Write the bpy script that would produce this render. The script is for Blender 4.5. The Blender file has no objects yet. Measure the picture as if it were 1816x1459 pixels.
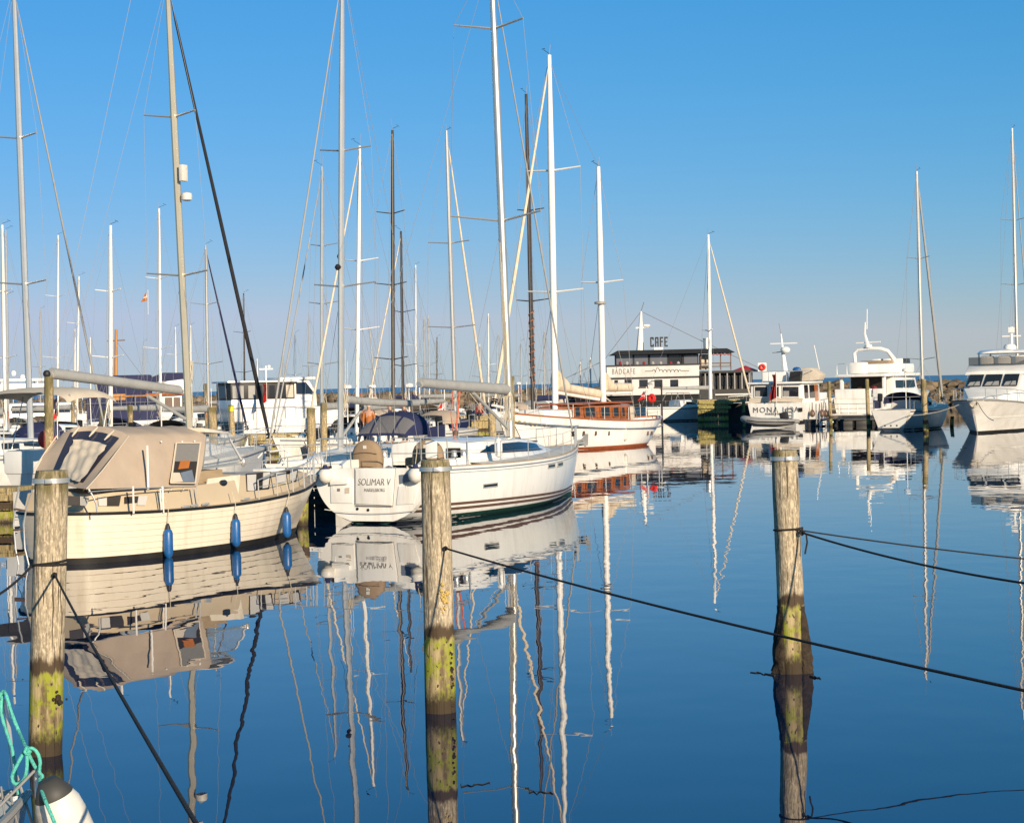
import bpy, bmesh, math, random
from mathutils import Vector, Matrix
random.seed(7)
V = Vector
scene = bpy.context.scene
COL = scene.collection

# ---------------------------------------------------------------- camera
# The picture is 1816 x 1459 pixels; the eye is EYE metres over the water.
F, CX, CY, EYE = 3600.0, 908.0, 729.5, 3.6
HORIZON, TILT = 681.2, 0.0222
zc = V((-TILT, 1.0, (CY - HORIZON) / F)).normalized()
fw = V((0, 0, -1))
yc = (fw - fw.dot(zc) * zc).normalized()
xc = yc.cross(zc)
ROT = Matrix((xc, yc, zc))
cam = bpy.data.cameras.new('camera')
cam.sensor_fit = 'HORIZONTAL'
cam.sensor_width = 36.0
cam.lens = 36.0 * F / 1816.0
cam.clip_start, cam.clip_end = 0.2, 30000.0
camo = bpy.data.objects.new('camera', cam)
COL.objects.link(camo)
camo.matrix_world = Matrix.Translation((0, 0, EYE)) @ ROT.to_4x4()
scene.camera = camo


def ray(px, py):
    return ROT @ V(((px - CX) / F, (CY - py) / F, -1.0))


def at(px, py, d):
    """world point seen at a photo pixel, d metres ahead"""
    r = ray(px, py)
    return V((0, 0, EYE)) + r * (d / r.y)


def wl(px, py, z=0.0):
    """world point of the plane at height z seen at a photo pixel"""
    r = ray(px, py)
    return V((0, 0, EYE)) + r * ((z - EYE) / r.z)


def proj(p):
    v = ROT.transposed() @ (V(p) - V((0, 0, EYE)))
    return (CX + F * v.x / -v.z, CY - F * v.y / -v.z)


# ---------------------------------------------------------------- meshes
def frame(d):
    d = d.normalized()
    a = V((0, 0, 1)) if abs(d.z) < 0.9 else V((1, 0, 0))
    u = d.cross(a).normalized()
    return u, u.cross(d).normalized()


class MB:
    def __init__(s):
        s.v, s.f, s.fm = [], [], []
        s.m = 0

    def face(s, idx):
        s.f.append(tuple(idx)); s.fm.append(s.m)

    def add(s, vs, fs):
        o = len(s.v)
        s.v += [V(p) for p in vs]
        for f in fs:
            s.face([o + i for i in f])
        return s

    def box(s, c, size, rz=0.0, ry=0.0):
        hx, hy, hz = size[0] / 2, size[1] / 2, size[2] / 2
        R = Matrix.Rotation(rz, 3, 'Z') @ Matrix.Rotation(ry, 3, 'Y')
        vs = [V(c) + R @ V((x * hx, y * hy, z * hz)) for x, y, z in
              ((-1, -1, -1), (1, -1, -1), (1, 1, -1), (-1, 1, -1), (-1, -1, 1), (1, -1, 1), (1, 1, 1), (-1, 1, 1))]
        return s.hexa(vs)

    def hexa(s, p):
        return s.add(p, [(3, 2, 1, 0), (4, 5, 6, 7), (0, 1, 5, 4), (1, 2, 6, 5), (2, 3, 7, 6), (3, 0, 4, 7)])

    def quad(s, *p):
        return s.add(p, [tuple(range(len(p)))])

    def prism(s, poly, vec):
        n = len(poly); vec = V(vec)
        vs = [V(p) for p in poly] + [V(p) + vec for p in poly]
        fs = [tuple(range(n))[::-1], tuple(range(n, 2 * n))]
        fs += [(i, (i + 1) % n, n + (i + 1) % n, n + i) for i in range(n)]
        return s.add(vs, fs)

    def panel(s, pts, t):
        """a plate of thickness t centred on a planar outline"""
        pts = [V(p) for p in pts]
        n = V((0, 0, 0))
        for i in range(len(pts)):
            n += pts[i].cross(pts[(i + 1) % len(pts)])
        n.normalize()
        return s.prism([p - n * t / 2 for p in pts], n * t)

    def rim(s, pts, w, t):
        """a frame of bars along a closed outline"""
        pts = [V(p) for p in pts]
        for i in range(len(pts)):
            s.bar(pts[i], pts[(i + 1) % len(pts)], w, t)
        return s

    def bar(s, a, b, w, h):
        a, b = V(a), V(b)
        u, v = frame(b - a)
        u, v = u * w / 2, v * h / 2
        return s.hexa([a - u - v, a + u - v, a + u + v, a - u + v, b - u - v, b + u - v, b + u + v, b - u + v])

    def tube(s, pts, r, n=6, closed=False, cap=True):
        pts = [V(p) for p in pts]
        rs = r if isinstance(r, (list, tuple)) else [r] * len(pts)
        o = len(s.v); N = len(pts)
        u = None
        for i, p in enumerate(pts):
            a = pts[i - 1] if (i > 0 or closed) else p
            b = pts[(i + 1) % N] if (i < N - 1 or closed) else p
            d = (b - a)
            if d.length < 1e-9: d = V((0, 0, 1))
            d.normalize()
            if u is None:
                u, w = frame(d)
            else:
                u = (u - d * u.dot(d))
                if u.length < 1e-6: u, _ = frame(d)
                u.normalize(); w = u.cross(d)
            for k in range(n):
                t = 2 * math.pi * k / n
                s.v.append(p + (u * math.cos(t) + w * math.sin(t)) * rs[i])
        for i in range(N if closed else N - 1):
            j = (i + 1) % N
            for k in range(n):
                l = (k + 1) % n
                s.face((o + i * n + k, o + i * n + l, o + j * n + l, o + j * n + k))
        if cap and not closed:
            s.face([o + k for k in range(n)][::-1])
            s.face([o + (N - 1) * n + k for k in range(n)])
        return s

    def lathe(s, base, axis, prof, n=16):
        """prof: (radius, distance along the axis)"""
        base, axis = V(base), V(axis).normalized()
        u, w = frame(axis)
        o = len(s.v)
        for r, h in prof:
            for k in range(n):
                t = 2 * math.pi * k / n
                s.v.append(base + axis * h + (u * math.cos(t) + w * math.sin(t)) * max(r, 1e-4))
        for i in range(len(prof) - 1):
            for k in range(n):
                l = (k + 1) % n
                s.face((o + i * n + k, o + i * n + l, o + (i + 1) * n + l, o + (i + 1) * n + k))
        s.face([o + k for k in range(n)][::-1])
        s.face([o + (len(prof) - 1) * n + k for k in range(n)])
        return s

    def ball(s, c, r, n=12, sc=(1, 1, 1)):
        c = V(c); o = len(s.v); m = n // 2
        for i in range(m + 1):
            a = math.pi * i / m
            for k in range(n):
                t = 2 * math.pi * k / n
                s.v.append(c + V((math.sin(a) * math.cos(t) * r * sc[0], math.sin(a) * math.sin(t) * r * sc[1], math.cos(a) * r * sc[2])))
        for i in range(m):
            for k in range(n):
                l = (k + 1) % n
                s.face((o + i * n + k, o + (i + 1) * n + k, o + (i + 1) * n + l, o + i * n + l))
        return s

    def loft(s, secs, cap=True, closed=False):
        n = len(secs[0]); o = len(s.v)
        for sec in secs:
            s.v += [V(p) for p in sec]
        for i in range(len(secs) - 1):
            for k in range(n if closed else n - 1):
                l = (k + 1) % n
                s.face((o + i * n + k, o + i * n + l, o + (i + 1) * n + l, o + (i + 1) * n + k))
        if cap:
            s.face([o + k for k in range(n)][::-1])
            s.face([o + (len(secs) - 1) * n + k for k in range(n)])
        return s

    def build(s, name, mats, parent=None, smooth=35, bevel=0.0):
        me = bpy.data.meshes.new(name)
        me.from_pydata([tuple(p) for p in s.v], [], s.f)
        if not isinstance(mats, (list, tuple)): mats = [mats]
        for m in mats: me.materials.append(m)
        for p, k in zip(me.polygons, s.fm): p.material_index = k
        bm = bmesh.new(); bm.from_mesh(me)
        bmesh.ops.remove_doubles(bm, verts=bm.verts, dist=0.0004)
        bmesh.ops.recalc_face_normals(bm, faces=bm.faces)
        if bevel > 0:
            es = [e for e in bm.edges if len(e.link_faces) == 2 and e.calc_face_angle(0) > 0.6]
            bmesh.ops.bevel(bm, geom=es, offset=bevel, segments=2, profile=0.6, affect='EDGES', clamp_overlap=True)
        bm.to_mesh(me); bm.free()
        if smooth:
            for p in me.polygons: p.use_smooth = True
            me.set_sharp_from_angle(angle=math.radians(smooth))
        o = bpy.data.objects.new(name, me)
        COL.objects.link(o)
        if parent is not None: o.parent = parent
        return o


def tag(o, label=None, cat=None, group=None, kind=None):
    if label: o['label'] = label
    if cat: o['category'] = cat
    if group: o['group'] = group
    if kind: o['kind'] = kind
    return o


class Thing:
    """an Empty at the thing's base; heading in degrees clockwise from straight ahead; local x forward, y to port, z up"""
    def __init__(s, name, label, cat, origin, head=90.0, group=None):
        s.root = bpy.data.objects.new(name, None)
        s.root.empty_display_size = 0.3
        COL.objects.link(s.root)
        s.o = V((origin[0], origin[1], origin[2] if len(origin) > 2 else 0.0))
        a = math.radians(90 - head)
        s.root.location = s.o
        s.root.rotation_euler = (0, 0, a)
        s.R = Matrix.Rotation(a, 3, 'Z')
        tag(s.root, label, cat, group)

    def loc(s, w): return s.R.transposed() @ (V(w) - s.o)
    def world(s, p): return s.R @ V(p) + s.o
    def at(s, px, py, d): return s.loc(at(px, py, d))

    def hit(s, px, py, x=None, y=None, z=None):
        """local point where the sight line of a pixel meets the plane x=, y= or z= of this thing"""
        c = s.loc((0, 0, EYE)); r = s.R.transposed() @ ray(px, py)
        k = (x - c.x) / r.x if x is not None else (y - c.y) / r.y if y is not None else (z - c.z) / r.z
        return c + r * k

    def part(s, name, mb, mats, parent=None, label=None, smooth=35, bevel=0.0):
        o = mb.build(name, mats, parent if parent is not None else s.root, smooth, bevel)
        if label: o['label'] = label
        return o

    def text(s, name, body, size, mat, origin, xdir, ydir, parent=None, shear=0.0, space=1.0, depth=0.004, align='CENTER', xs=1.0):
        cu = bpy.data.curves.new(name, 'FONT')
        cu.body = body; cu.size = size; cu.shear = shear; cu.space_character = space
        cu.extrude = depth; cu.align_x = align; cu.align_y = 'CENTER'
        cu.materials.append(mat)
        tmp = bpy.data.objects.new('tmp', cu); COL.objects.link(tmp)
        me = bpy.data.meshes.new_from_object(tmp.evaluated_get(bpy.context.evaluated_depsgraph_get()))
        bpy.data.objects.remove(tmp); bpy.data.curves.remove(cu)
        me.materials.clear(); me.materials.append(mat)
        o = bpy.data.objects.new(name, me); COL.objects.link(o)
        o.parent = parent if parent is not None else s.root
        x = V(xdir).normalized(); y = (V(ydir) - x * V(ydir).dot(x)).normalized(); z = x.cross(y)
        m = Matrix((x * xs, y, z)).transposed().to_4x4()
        o.matrix_local = Matrix.Translation(V(origin)) @ m
        return o


def curve(pts):
    """smooth interpolation through (t, value) pairs"""
    pts = sorted(pts)
    def g(t):
        if t <= pts[0][0]: return pts[0][1]
        if t >= pts[-1][0]: return pts[-1][1]
        for i in range(len(pts) - 1):
            if t <= pts[i + 1][0]: break
        x0, y0 = pts[i]; x1, y1 = pts[i + 1]
        h = x1 - x0
        def slope(j):
            if 0 < j < len(pts) - 1:
                return (pts[j + 1][1] - pts[j - 1][1]) / (pts[j + 1][0] - pts[j - 1][0])
            a, b = (0, 1) if j == 0 else (-2, -1)
            return (pts[b][1] - pts[a][1]) / (pts[b][0] - pts[a][0])
        m0, m1 = slope(i) * h, slope(i + 1) * h
        u = (t - x0) / h
        return (2 * u**3 - 3 * u**2 + 1) * y0 + (u**3 - 2 * u**2 + u) * m0 + (-2 * u**3 + 3 * u**2) * y1 + (u**3 - u**2) * m1
    return g


class Hull:
    """a hull seen from the water up: sheer height S, half breadths B (sheer) and W (waterline), ends (x at waterline, x at sheer)"""
    def __init__(s, S, B, W, stern, bow, p=0.6, n=None):
        s.n = n
        s.S, s.B, s.W = curve(S), curve(B), curve(W)
        s.stern, s.bow, s.p = stern, bow, p

    def pt(s, t, z, side=-1, off=0.0):
        S = s.S(t); k = min(max(z / S, 0), 1.25)
        b, w = s.B(t), s.W(t)
        f = k ** s.p if not s.n else (1 - (1 - min(k, 1)) ** s.n) ** (1 / s.n)
        y = w + (b - w) * f if z >= 0 else w * (1 + z * 0.35)
        xw = s.stern[0] + (s.bow[0] - s.stern[0]) * t
        xs = s.stern[1] + (s.bow[1] - s.stern[1]) * t
        x = xw + (xs - xw) * (k if z >= 0 else z / S)
        return V((x, side * (max(y, 0.004) + off), z))

    def shell(s, mb, n=36, rows=8, low=-0.35, laps=0):
        ts = [i / n for i in range(n + 1)]
        lw = low if callable(low) else (lambda t: low_)
        low_ = low
        for side in (-1, 1):
            secs = []
            for t in ts:
                S = s.S(t); low = lw(t)
                if laps:
                    pts = [s.pt(t, low, side), s.pt(t, 0.10, side)]
                    for k in range(laps):
                        z0 = 0.10 + (S - 0.10) * k / laps; z1 = 0.10 + (S - 0.10) * (k + 1) / laps
                        f = min(1.0, s.W(t) / 0.25)
                        pts += [s.pt(t, z0, side, 0.020 * f), s.pt(t, z1, side, 0.0)]
                else:
                    pts = [s.pt(t, low + (S - low) * (i / rows), side) for i in range(rows + 1)]
                secs.append(pts)
            mb.loft(secs, cap=False)
        # end plates where the ends are not sharp
        for t in (0.0, 1.0):
            if s.B(t) > 0.03:
                S = s.S(t); low = lw(t)
                zz = [low + (S - low) * i / rows for i in range(rows + 1)]
                mb.loft([[s.pt(t, z, -1), s.pt(t, z, 1)] for z in zz], cap=False)
        return mb

    def deck(s, mb, n=36, drop=0.02, camber=0.05, t0=0.0, t1=1.0, inset=0.0):
        secs = []
        for i in range(n + 1):
            t = t0 + (t1 - t0) * i / n
            S = s.S(t) - drop
            a = s.pt(t, S, -1, -inset); b = s.pt(t, S, 1, -inset)
            c = max(abs(a.y), 0.001)
            secs.append([a, V((a.x, a.y * .5, S + camber * c * .75)), V((a.x, 0, S + camber * c)), V((b.x, b.y * .5, S + camber * c * .75)), b])
        mb.loft(secs, cap=False)
        return mb

    def ribbon(s, mb, z0, z1, n=40, t0=0.0, t1=1.0, off=0.004, sides=(-1, 1)):
        """a band proud of the hull between heights z0(t) and z1(t)"""
        for sd in sides:
            secs = []
            for i in range(n + 1):
                t = t0 + (t1 - t0) * i / n
                a, b = z0(t), z1(t)
                secs.append([s.pt(t, a, sd, -.02)] + [s.pt(t, a + (b - a) * k / 5, sd, off) for k in range(6)] + [s.pt(t, b, sd, -.02)])
            mb.loft(secs, cap=True)
        return mb

    def rail(s, dz, n=40, t0=0.0, t1=1.0, side=-1, inset=0.0):
        return [s.pt(t0 + (t1 - t0) * i / n, s.S(t0 + (t1 - t0) * i / n), side, -inset) + V((0, 0, dz)) for i in range(n + 1)]


# ---------------------------------------------------------------- materials
def nodes(name):
    m = bpy.data.materials.new(name); m.use_nodes = True
    nt = m.node_tree
    return m, nt, nt.nodes['Principled BSDF']


def lin(r, g, b):
    f = lambda c: (c / 255 / 12.92) if c / 255 <= 0.04045 else ((c / 255 + 0.055) / 1.055) ** 2.4
    return (f(r), f(g), f(b))


def mat(name, col, rough=0.5, metal=0.0, var=0.12, scale=3.0, bump=0.0, bscale=40.0, coat=0.0, stretch=(1, 1, 1), dirt=None, dscale=1.5, dlev=(0.5, 0.75), alpha=1.0, trans=0.0):
    """base colour with uneven tone, optional dirt patches and a fine bump"""
    m, nt, b = nodes(name)
    N, L = nt.nodes, nt.links
    tc = N.new('ShaderNodeTexCoord'); mp = N.new('ShaderNodeMapping'); mp.inputs['Scale'].default_value = stretch
    L.new(tc.outputs['Object'], mp.inputs[0])
    nz = N.new('ShaderNodeTexNoise'); nz.inputs['Scale'].default_value = scale; nz.inputs['Detail'].default_value = 5
    L.new(mp.outputs[0], nz.inputs['Vector'])
    cr = N.new('ShaderNodeValToRGB')
    a = tuple(max(0, c * (1 - var)) for c in col) + (1,); z = tuple(min(1, c * (1 + var)) for c in col) + (1,)
    cr.color_ramp.elements[0].position, cr.color_ramp.elements[1].position = 0.3, 0.7
    cr.color_ramp.elements[0].color, cr.color_ramp.elements[1].color = a, z
    L.new(nz.outputs[0], cr.inputs[0])
    out = cr.outputs[0]
    if dirt:
        n2 = N.new('ShaderNodeTexNoise'); n2.inputs['Scale'].default_value = dscale; n2.inputs['Detail'].default_value = 8; n2.inputs['Roughness'].default_value = 0.65
        L.new(mp.outputs[0], n2.inputs['Vector'])
        r2 = N.new('ShaderNodeMapRange'); r2.inputs[1].default_value, r2.inputs[2].default_value = dlev
        L.new(n2.outputs[0], r2.inputs[0])
        mx = N.new('ShaderNodeMix'); mx.data_type = 'RGBA'
        L.new(r2.outputs[0], mx.inputs[0]); L.new(out, mx.inputs[6]); mx.inputs[7].default_value = tuple(dirt) + (1,)
        out = mx.outputs[2]
    L.new(out, b.inputs['Base Color'])
    b.inputs['Roughness'].default_value = rough
    b.inputs['Metallic'].default_value = metal
    b.inputs['Coat Weight'].default_value = coat
    b.inputs['Alpha'].default_value = alpha
    b.inputs['Transmission Weight'].default_value = trans
    if bump:
        n3 = N.new('ShaderNodeTexNoise'); n3.inputs['Scale'].default_value = bscale; n3.inputs['Detail'].default_value = 4
        L.new(mp.outputs[0], n3.inputs['Vector'])
        bp = N.new('ShaderNodeBump'); bp.inputs['Strength'].default_value = bump; bp.inputs['Distance'].default_value = 0.02
        L.new(n3.outputs[0], bp.inputs['Height']); L.new(bp.outputs[0], b.inputs['Normal'])
    return m


M = {}
M['gelcoat'] = mat('white gelcoat', (0.86, 0.84, 0.80), 0.22, var=0.03, scale=1.2, coat=0.3, stretch=(2, 2, .28), dirt=(0.58, 0.53, 0.44), dscale=1.5, dlev=(0.5, 0.9))
M['gelcoat2'] = mat('chalky white gelcoat', (0.80, 0.77, 0.72), 0.35, var=0.05, scale=1.5, dirt=(0.55, 0.50, 0.42), dscale=1.6, dlev=(0.5, 0.9))
M['deck'] = mat('pale deck paint', (0.66, 0.63, 0.58), 0.6, var=0.06, scale=4, bump=0.2, bscale=90, dirt=(0.5, 0.46, 0.4), dlev=(0.5, 0.9))
M['cream'] = mat('cream gelcoat', (0.77, 0.675, 0.535), 0.3, var=0.03, scale=1.0, coat=0.2, stretch=(2, 2, .3), dirt=(0.56, 0.46, 0.32), dscale=1.6, dlev=(0.5, 0.9))
M['beige'] = mat('beige gelcoat', (0.52, 0.42, 0.29), 0.45, var=0.05, scale=1.6)
M['canvas'] = mat('taupe canvas', (0.455, 0.36, 0.275), 0.85, var=0.09, scale=1.6, bump=0.6, bscale=3.2)
M['canvas2'] = mat('light canvas', (0.58, 0.50, 0.40), 0.85, var=0.06, scale=2.5, bump=0.3, bscale=6)
M['greycover'] = mat('grey sail cover', (0.33, 0.33, 0.32), 0.8, var=0.08, scale=3, bump=0.35, bscale=5)
M['navy'] = mat('navy canvas', (0.018, 0.022, 0.075), 0.8, var=0.15, scale=3, bump=0.3, bscale=6)
M['tan'] = mat('tan wheel cover', (0.30, 0.21, 0.13), 0.85, var=0.08, scale=4, bump=0.3, bscale=7)
M['sail'] = mat('cream sailcloth', (0.66, 0.56, 0.42), 0.8, var=0.10, scale=5, bump=0.6, bscale=4)
M['alu'] = mat('brushed aluminium mast', (0.72, 0.69, 0.64), 0.42, metal=0.8, var=0.05, scale=2)
M['alugold'] = mat('champagne anodised mast', (0.74, 0.63, 0.45), 0.42, metal=0.75, var=0.05, scale=2)
M['steel'] = mat('stainless steel', (0.62, 0.61, 0.59), 0.32, metal=0.6, var=0.05, scale=8)
M['wire'] = mat('rigging wire', (0.22, 0.22, 0.23), 0.6, metal=0.0, var=0.05)
M['paintmast'] = mat('white painted mast', (0.82, 0.80, 0.76), 0.4, var=0.03)
M['darkmast'] = mat('dark spar', (0.055, 0.045, 0.04), 0.4, var=0.2, scale=6)
M['woodmast'] = mat('varnished spar', (0.46, 0.22, 0.07), 0.35, var=0.2, scale=8, stretch=(1, 1, .1))
M['mahogany'] = mat('varnished mahogany', (0.36, 0.115, 0.03), 0.25, var=0.22, scale=5, stretch=(.3, .3, 2), coat=0.5)
M['black'] = mat('black rubber', (0.014, 0.014, 0.015), 0.55, var=0.2)
M['blackcloth'] = mat('black furled cloth', (0.016, 0.016, 0.02), 0.85, var=0.2, bump=0.4, bscale=10)
M['boot'] = mat('dark antifouling', (0.022, 0.02, 0.018), 0.5, var=0.3, scale=3)
M['green'] = mat('green antifouling', (0.012, 0.055, 0.04), 0.5, var=0.25, scale=3)
M['redboot'] = mat('red boot top', (0.32, 0.085, 0.028), 0.45, var=0.15, scale=3)
M['brown'] = mat('brown trim', (0.13, 0.075, 0.05), 0.4, var=0.1)
M['steelblue'] = mat('slate line', (0.16, 0.19, 0.24), 0.4, var=0.1)
M['blue'] = mat('blue fender vinyl', (0.012, 0.10, 0.31), 0.38, var=0.12, scale=6, dirt=(0.16, 0.28, 0.5), dscale=5, dlev=(0.56, 0.8))
M['white'] = mat('white paint', (0.80, 0.78, 0.74), 0.4, var=0.03)
M['fender'] = mat('white fender vinyl', (0.70, 0.67, 0.61), 0.45, var=0.08, scale=7, dirt=(0.36, 0.31, 0.24), dscale=7, dlev=(0.50, 0.8))
M['red'] = mat('red cloth', (0.55, 0.016, 0.014), 0.75, var=0.1)
M['redpaint'] = mat('red vinyl', (0.65, 0.03, 0.02), 0.45, var=0.08)
M['orange'] = mat('orange vinyl', (0.75, 0.14, 0.02), 0.5, var=0.1)
M['yellow'] = mat('yellow reflective tape', (0.75, 0.62, 0.03), 0.45, var=0.05)
M['teal'] = mat('turquoise rope', (0.10, 0.50, 0.40), 0.8, var=0.15, scale=20, bump=0.8, bscale=60)
M['rope'] = mat('dark mooring rope', (0.020, 0.016, 0.015), 0.85, var=0.3, scale=30, bump=0.8, bscale=90)
M['paleline'] = mat('pale rope', (0.55, 0.48, 0.36), 0.85, var=0.15, scale=20, bump=0.5, bscale=60)
M['redline'] = mat('red and white rope', (0.5, 0.12, 0.07), 0.85, var=0.5, scale=14)
M['rubber'] = mat('grey rubber tube', (0.33, 0.32, 0.30), 0.55, var=0.06)
M['letters'] = mat('grey lettering', (0.20, 0.19, 0.18), 0.5, var=0.05)
M['gold'] = mat('gold leaf paint', (0.48, 0.33, 0.09), 0.45, var=0.15)
M['skin'] = mat('skin', (0.46, 0.25, 0.17), 0.55, var=0.06)
M['hair'] = mat('dark hair', (0.04, 0.025, 0.018), 0.7, var=0.2)
M['teak'] = mat('grey teak', (0.36, 0.27, 0.17), 0.7, var=0.15, scale=6, stretch=(.2, 3, 1))
M['curtain'] = mat('white curtain', (0.52, 0.50, 0.47), 0.85, var=0.06, scale=8, stretch=(6, 1, .2))
M['navyhull'] = mat('navy topsides', (0.02, 0.03, 0.09), 0.25, var=0.1, coat=0.3)
M['greyhull'] = mat('grey topsides', (0.42, 0.43, 0.44), 0.3, var=0.06)
M['darkred'] = mat('dark red cloth', (0.20, 0.012, 0.018), 0.8, var=0.15)
M['barkdark'] = mat('weedy bark', (0.035, 0.024, 0.014), 0.95, var=0.6, scale=14, bump=1.0, bscale=30)
M['coat'] = mat('rust coloured coat', (0.40, 0.13, 0.025), 0.8, var=0.1)
M['brownwool'] = mat('dark brown coat', (0.12, 0.06, 0.045), 0.85, var=0.15)
M['jeans'] = mat('dark trousers', (0.03, 0.035, 0.06), 0.85, var=0.15)
M['collar'] = mat('dark grey vinyl', (0.05, 0.048, 0.045), 0.6, var=0.2, scale=8)
M['weed'] = mat('floating weed', (0.02, 0.018, 0.012), 0.7, var=0.4)
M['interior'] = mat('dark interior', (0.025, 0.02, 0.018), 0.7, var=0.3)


def glass_mat(name, tint, rough=0.05, alpha=0.35):
    m, nt, b = nodes(name)
    b.inputs['Base Color'].default_value = tuple(tint) + (1,)
    b.inputs['Roughness'].default_value = rough
    b.inputs['Alpha'].default_value = alpha
    b.inputs['Specular IOR Level'].default_value = 0.8
    nz = nt.nodes.new('ShaderNodeTexNoise'); nz.inputs['Scale'].default_value = 1.3
    tc = nt.nodes.new('ShaderNodeTexCoord'); nt.links.new(tc.outputs['Object'], nz.inputs['Vector'])
    bp = nt.nodes.new('ShaderNodeBump'); bp.inputs['Strength'].default_value = 0.12; bp.inputs['Distance'].default_value = 0.05
    nt.links.new(nz.outputs[0], bp.inputs['Height']); nt.links.new(bp.outputs[0], b.inputs['Normal'])
    return m


M['glass'] = glass_mat('dark window glass', (0.018, 0.02, 0.026), 0.04, 1.0)
M['clear'] = glass_mat('clear screen', (0.42, 0.46, 0.5), 0.05, 0.14)
M['vinyl'] = glass_mat('clear vinyl window', (0.40, 0.38, 0.35), 0.14, 0.42)
M['skyreflectglass'] = glass_mat('glass with painted grey sky reflection', (0.13, 0.135, 0.155), 0.08, 1.0)  # grey base colour paints in the sky mirrored by the panes
M['darkvinyl'] = glass_mat('dark blue vinyl', (0.035, 0.035, 0.06), 0.16, 1.0)
M['smoke'] = glass_mat('smoked screen', (0.03, 0.03, 0.032), 0.1, 0.75)


def wood_mat(name, base, dark, grain=1.0, tide=None, moss=(0.27, 0.29, 0.022), sc=1.0):
    """weathered timber with vertical grain; tide = heights (m over the water) of the wet band and the weed below it"""
    m, nt, b = nodes(name)
    N, L = nt.nodes, nt.links
    geo = N.new('ShaderNodeNewGeometry')
    tc = N.new('ShaderNodeTexCoord')
    def noise(scale, st, det=6, rough=0.6):
        mp = N.new('ShaderNodeMapping'); mp.inputs['Scale'].default_value = st
        L.new(tc.outputs['Object'], mp.inputs[0])
        n = N.new('ShaderNodeTexNoise'); n.inputs['Scale'].default_value = scale; n.inputs['Detail'].default_value = det; n.inputs['Roughness'].default_value = rough
        L.new(mp.outputs[0], n.inputs['Vector']); return n.outputs[0]
    def ramp(x, lo, hi):
        r = N.new('ShaderNodeMapRange'); r.interpolation_type = 'SMOOTHSTEP'
        r.inputs[1].default_value, r.inputs[2].default_value = lo, hi
        L.new(x, r.inputs[0]); return r.outputs[0]
    def mix(f, a, c):
        mx = N.new('ShaderNodeMix'); mx.data_type = 'RGBA'
        L.new(f, mx.inputs[0])
        for i, q in ((6, a), (7, c)):
            if isinstance(q, tuple): mx.inputs[i].default_value = q + (1,)
            else: L.new(q, mx.inputs[i])
        return mx.outputs[2]
    def mth(op, a, c):
        q = N.new('ShaderNodeMath'); q.operation = op
        for i, k in ((0, a), (1, c)):
            if isinstance(k, (int, float)): q.inputs[i].default_value = k
            else: L.new(k, q.inputs[i])
        return q.outputs[0]
    g1 = noise(26 * sc, (1, 1, .10)); g2 = noise(7 * sc, (1, 1, .22)); g3 = noise(70 * sc, (1, 1, .055), 3); g4 = noise(30 * sc, (1, 1, .035), 2)
    col = mix(ramp(g1, .38, .66), tuple(c * .70 for c in base), tuple(c * 1.15 for c in base))
    col = mix(ramp(g2, .52, .72), col, tuple(c * .58 for c in base))
    col = mix(ramp(g3, .56, .68), col, tuple(c * .45 for c in base))
    g5 = noise(48 * sc, (1, 1, .30), 4, .7)
    col = mix(ramp(g5, .50, .68), col, tuple(c * .50 for c in base))
    col = mix(ramp(g5, .50, .34), col, tuple(min(1, c * 1.45) for c in base))
    col = mix(ramp(g4, .61, .65), col, dark)
    if tide:
        sep = N.new('ShaderNodeSeparateXYZ'); L.new(geo.outputs['Position'], sep.inputs[0])
        wob = noise(9, (1, 1, .3)); wob2 = noise(24, (1, 1, .5))
        z = mth('ADD', sep.outputs[2], mth('MULTIPLY', mth('SUBTRACT', wob, .5), .32))
        zz = mth('ADD', sep.outputs[2], mth('MULTIPLY', mth('SUBTRACT', wob2, .5), .30))
        hi, mid, lo = tide
        # lichen and dirt on the uppermost hand's breadths
        capz = mth('MULTIPLY', ramp(z, 2.46, 2.72), ramp(g2, .30, .60))
        col = mix(capz, col, (0.15, 0.125, 0.05))
        # wet dark band
        wet = mth('SUBTRACT', 1.0, ramp(z, hi - .03, hi + .05))
        col = mix(wet, col, (0.07, 0.045, 0.024))
        # bleached zone with weed
        zone = mth('SUBTRACT', 1.0, ramp(z, mid - .03, mid + .03))
        pale = mix(ramp(g2, .45, .62), (0.42, 0.33, 0.17), (0.14, 0.10, 0.05))
        col = mix(zone, col, pale)
        sx = mth('SUBTRACT', noise(5, (1, 1, .8)), .0)
        weed = mth('MULTIPLY', mth('MULTIPLY', zone, ramp(sx, .42, .54)), ramp(wob2, .30, .50))
        col = mix(weed, col, moss)
        col = mix(mth('MULTIPLY', zone, ramp(wob2, .60, .68)), col, (0.02, 0.014, 0.008))
        foot = mth('SUBTRACT', 1.0, ramp(zz, lo - .05, lo + .16))
        col = mix(foot, col, (0.045, 0.03, 0.014))
    L.new(col, b.inputs['Base Color'])
    b.inputs['Roughness'].default_value = 0.85
    bp = N.new('ShaderNodeBump'); bp.inputs['Strength'].default_value = 0.8; bp.inputs['Distance'].default_value = 0.012
    L.new(mth('SUBTRACT', mth('ADD', g1, mth('MULTIPLY', g3, .5)), mth('MULTIPLY', ramp(g4, .60, .67), 1.2)), bp.inputs['Height']); L.new(bp.outputs[0], b.inputs['Normal'])
    return m


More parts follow.
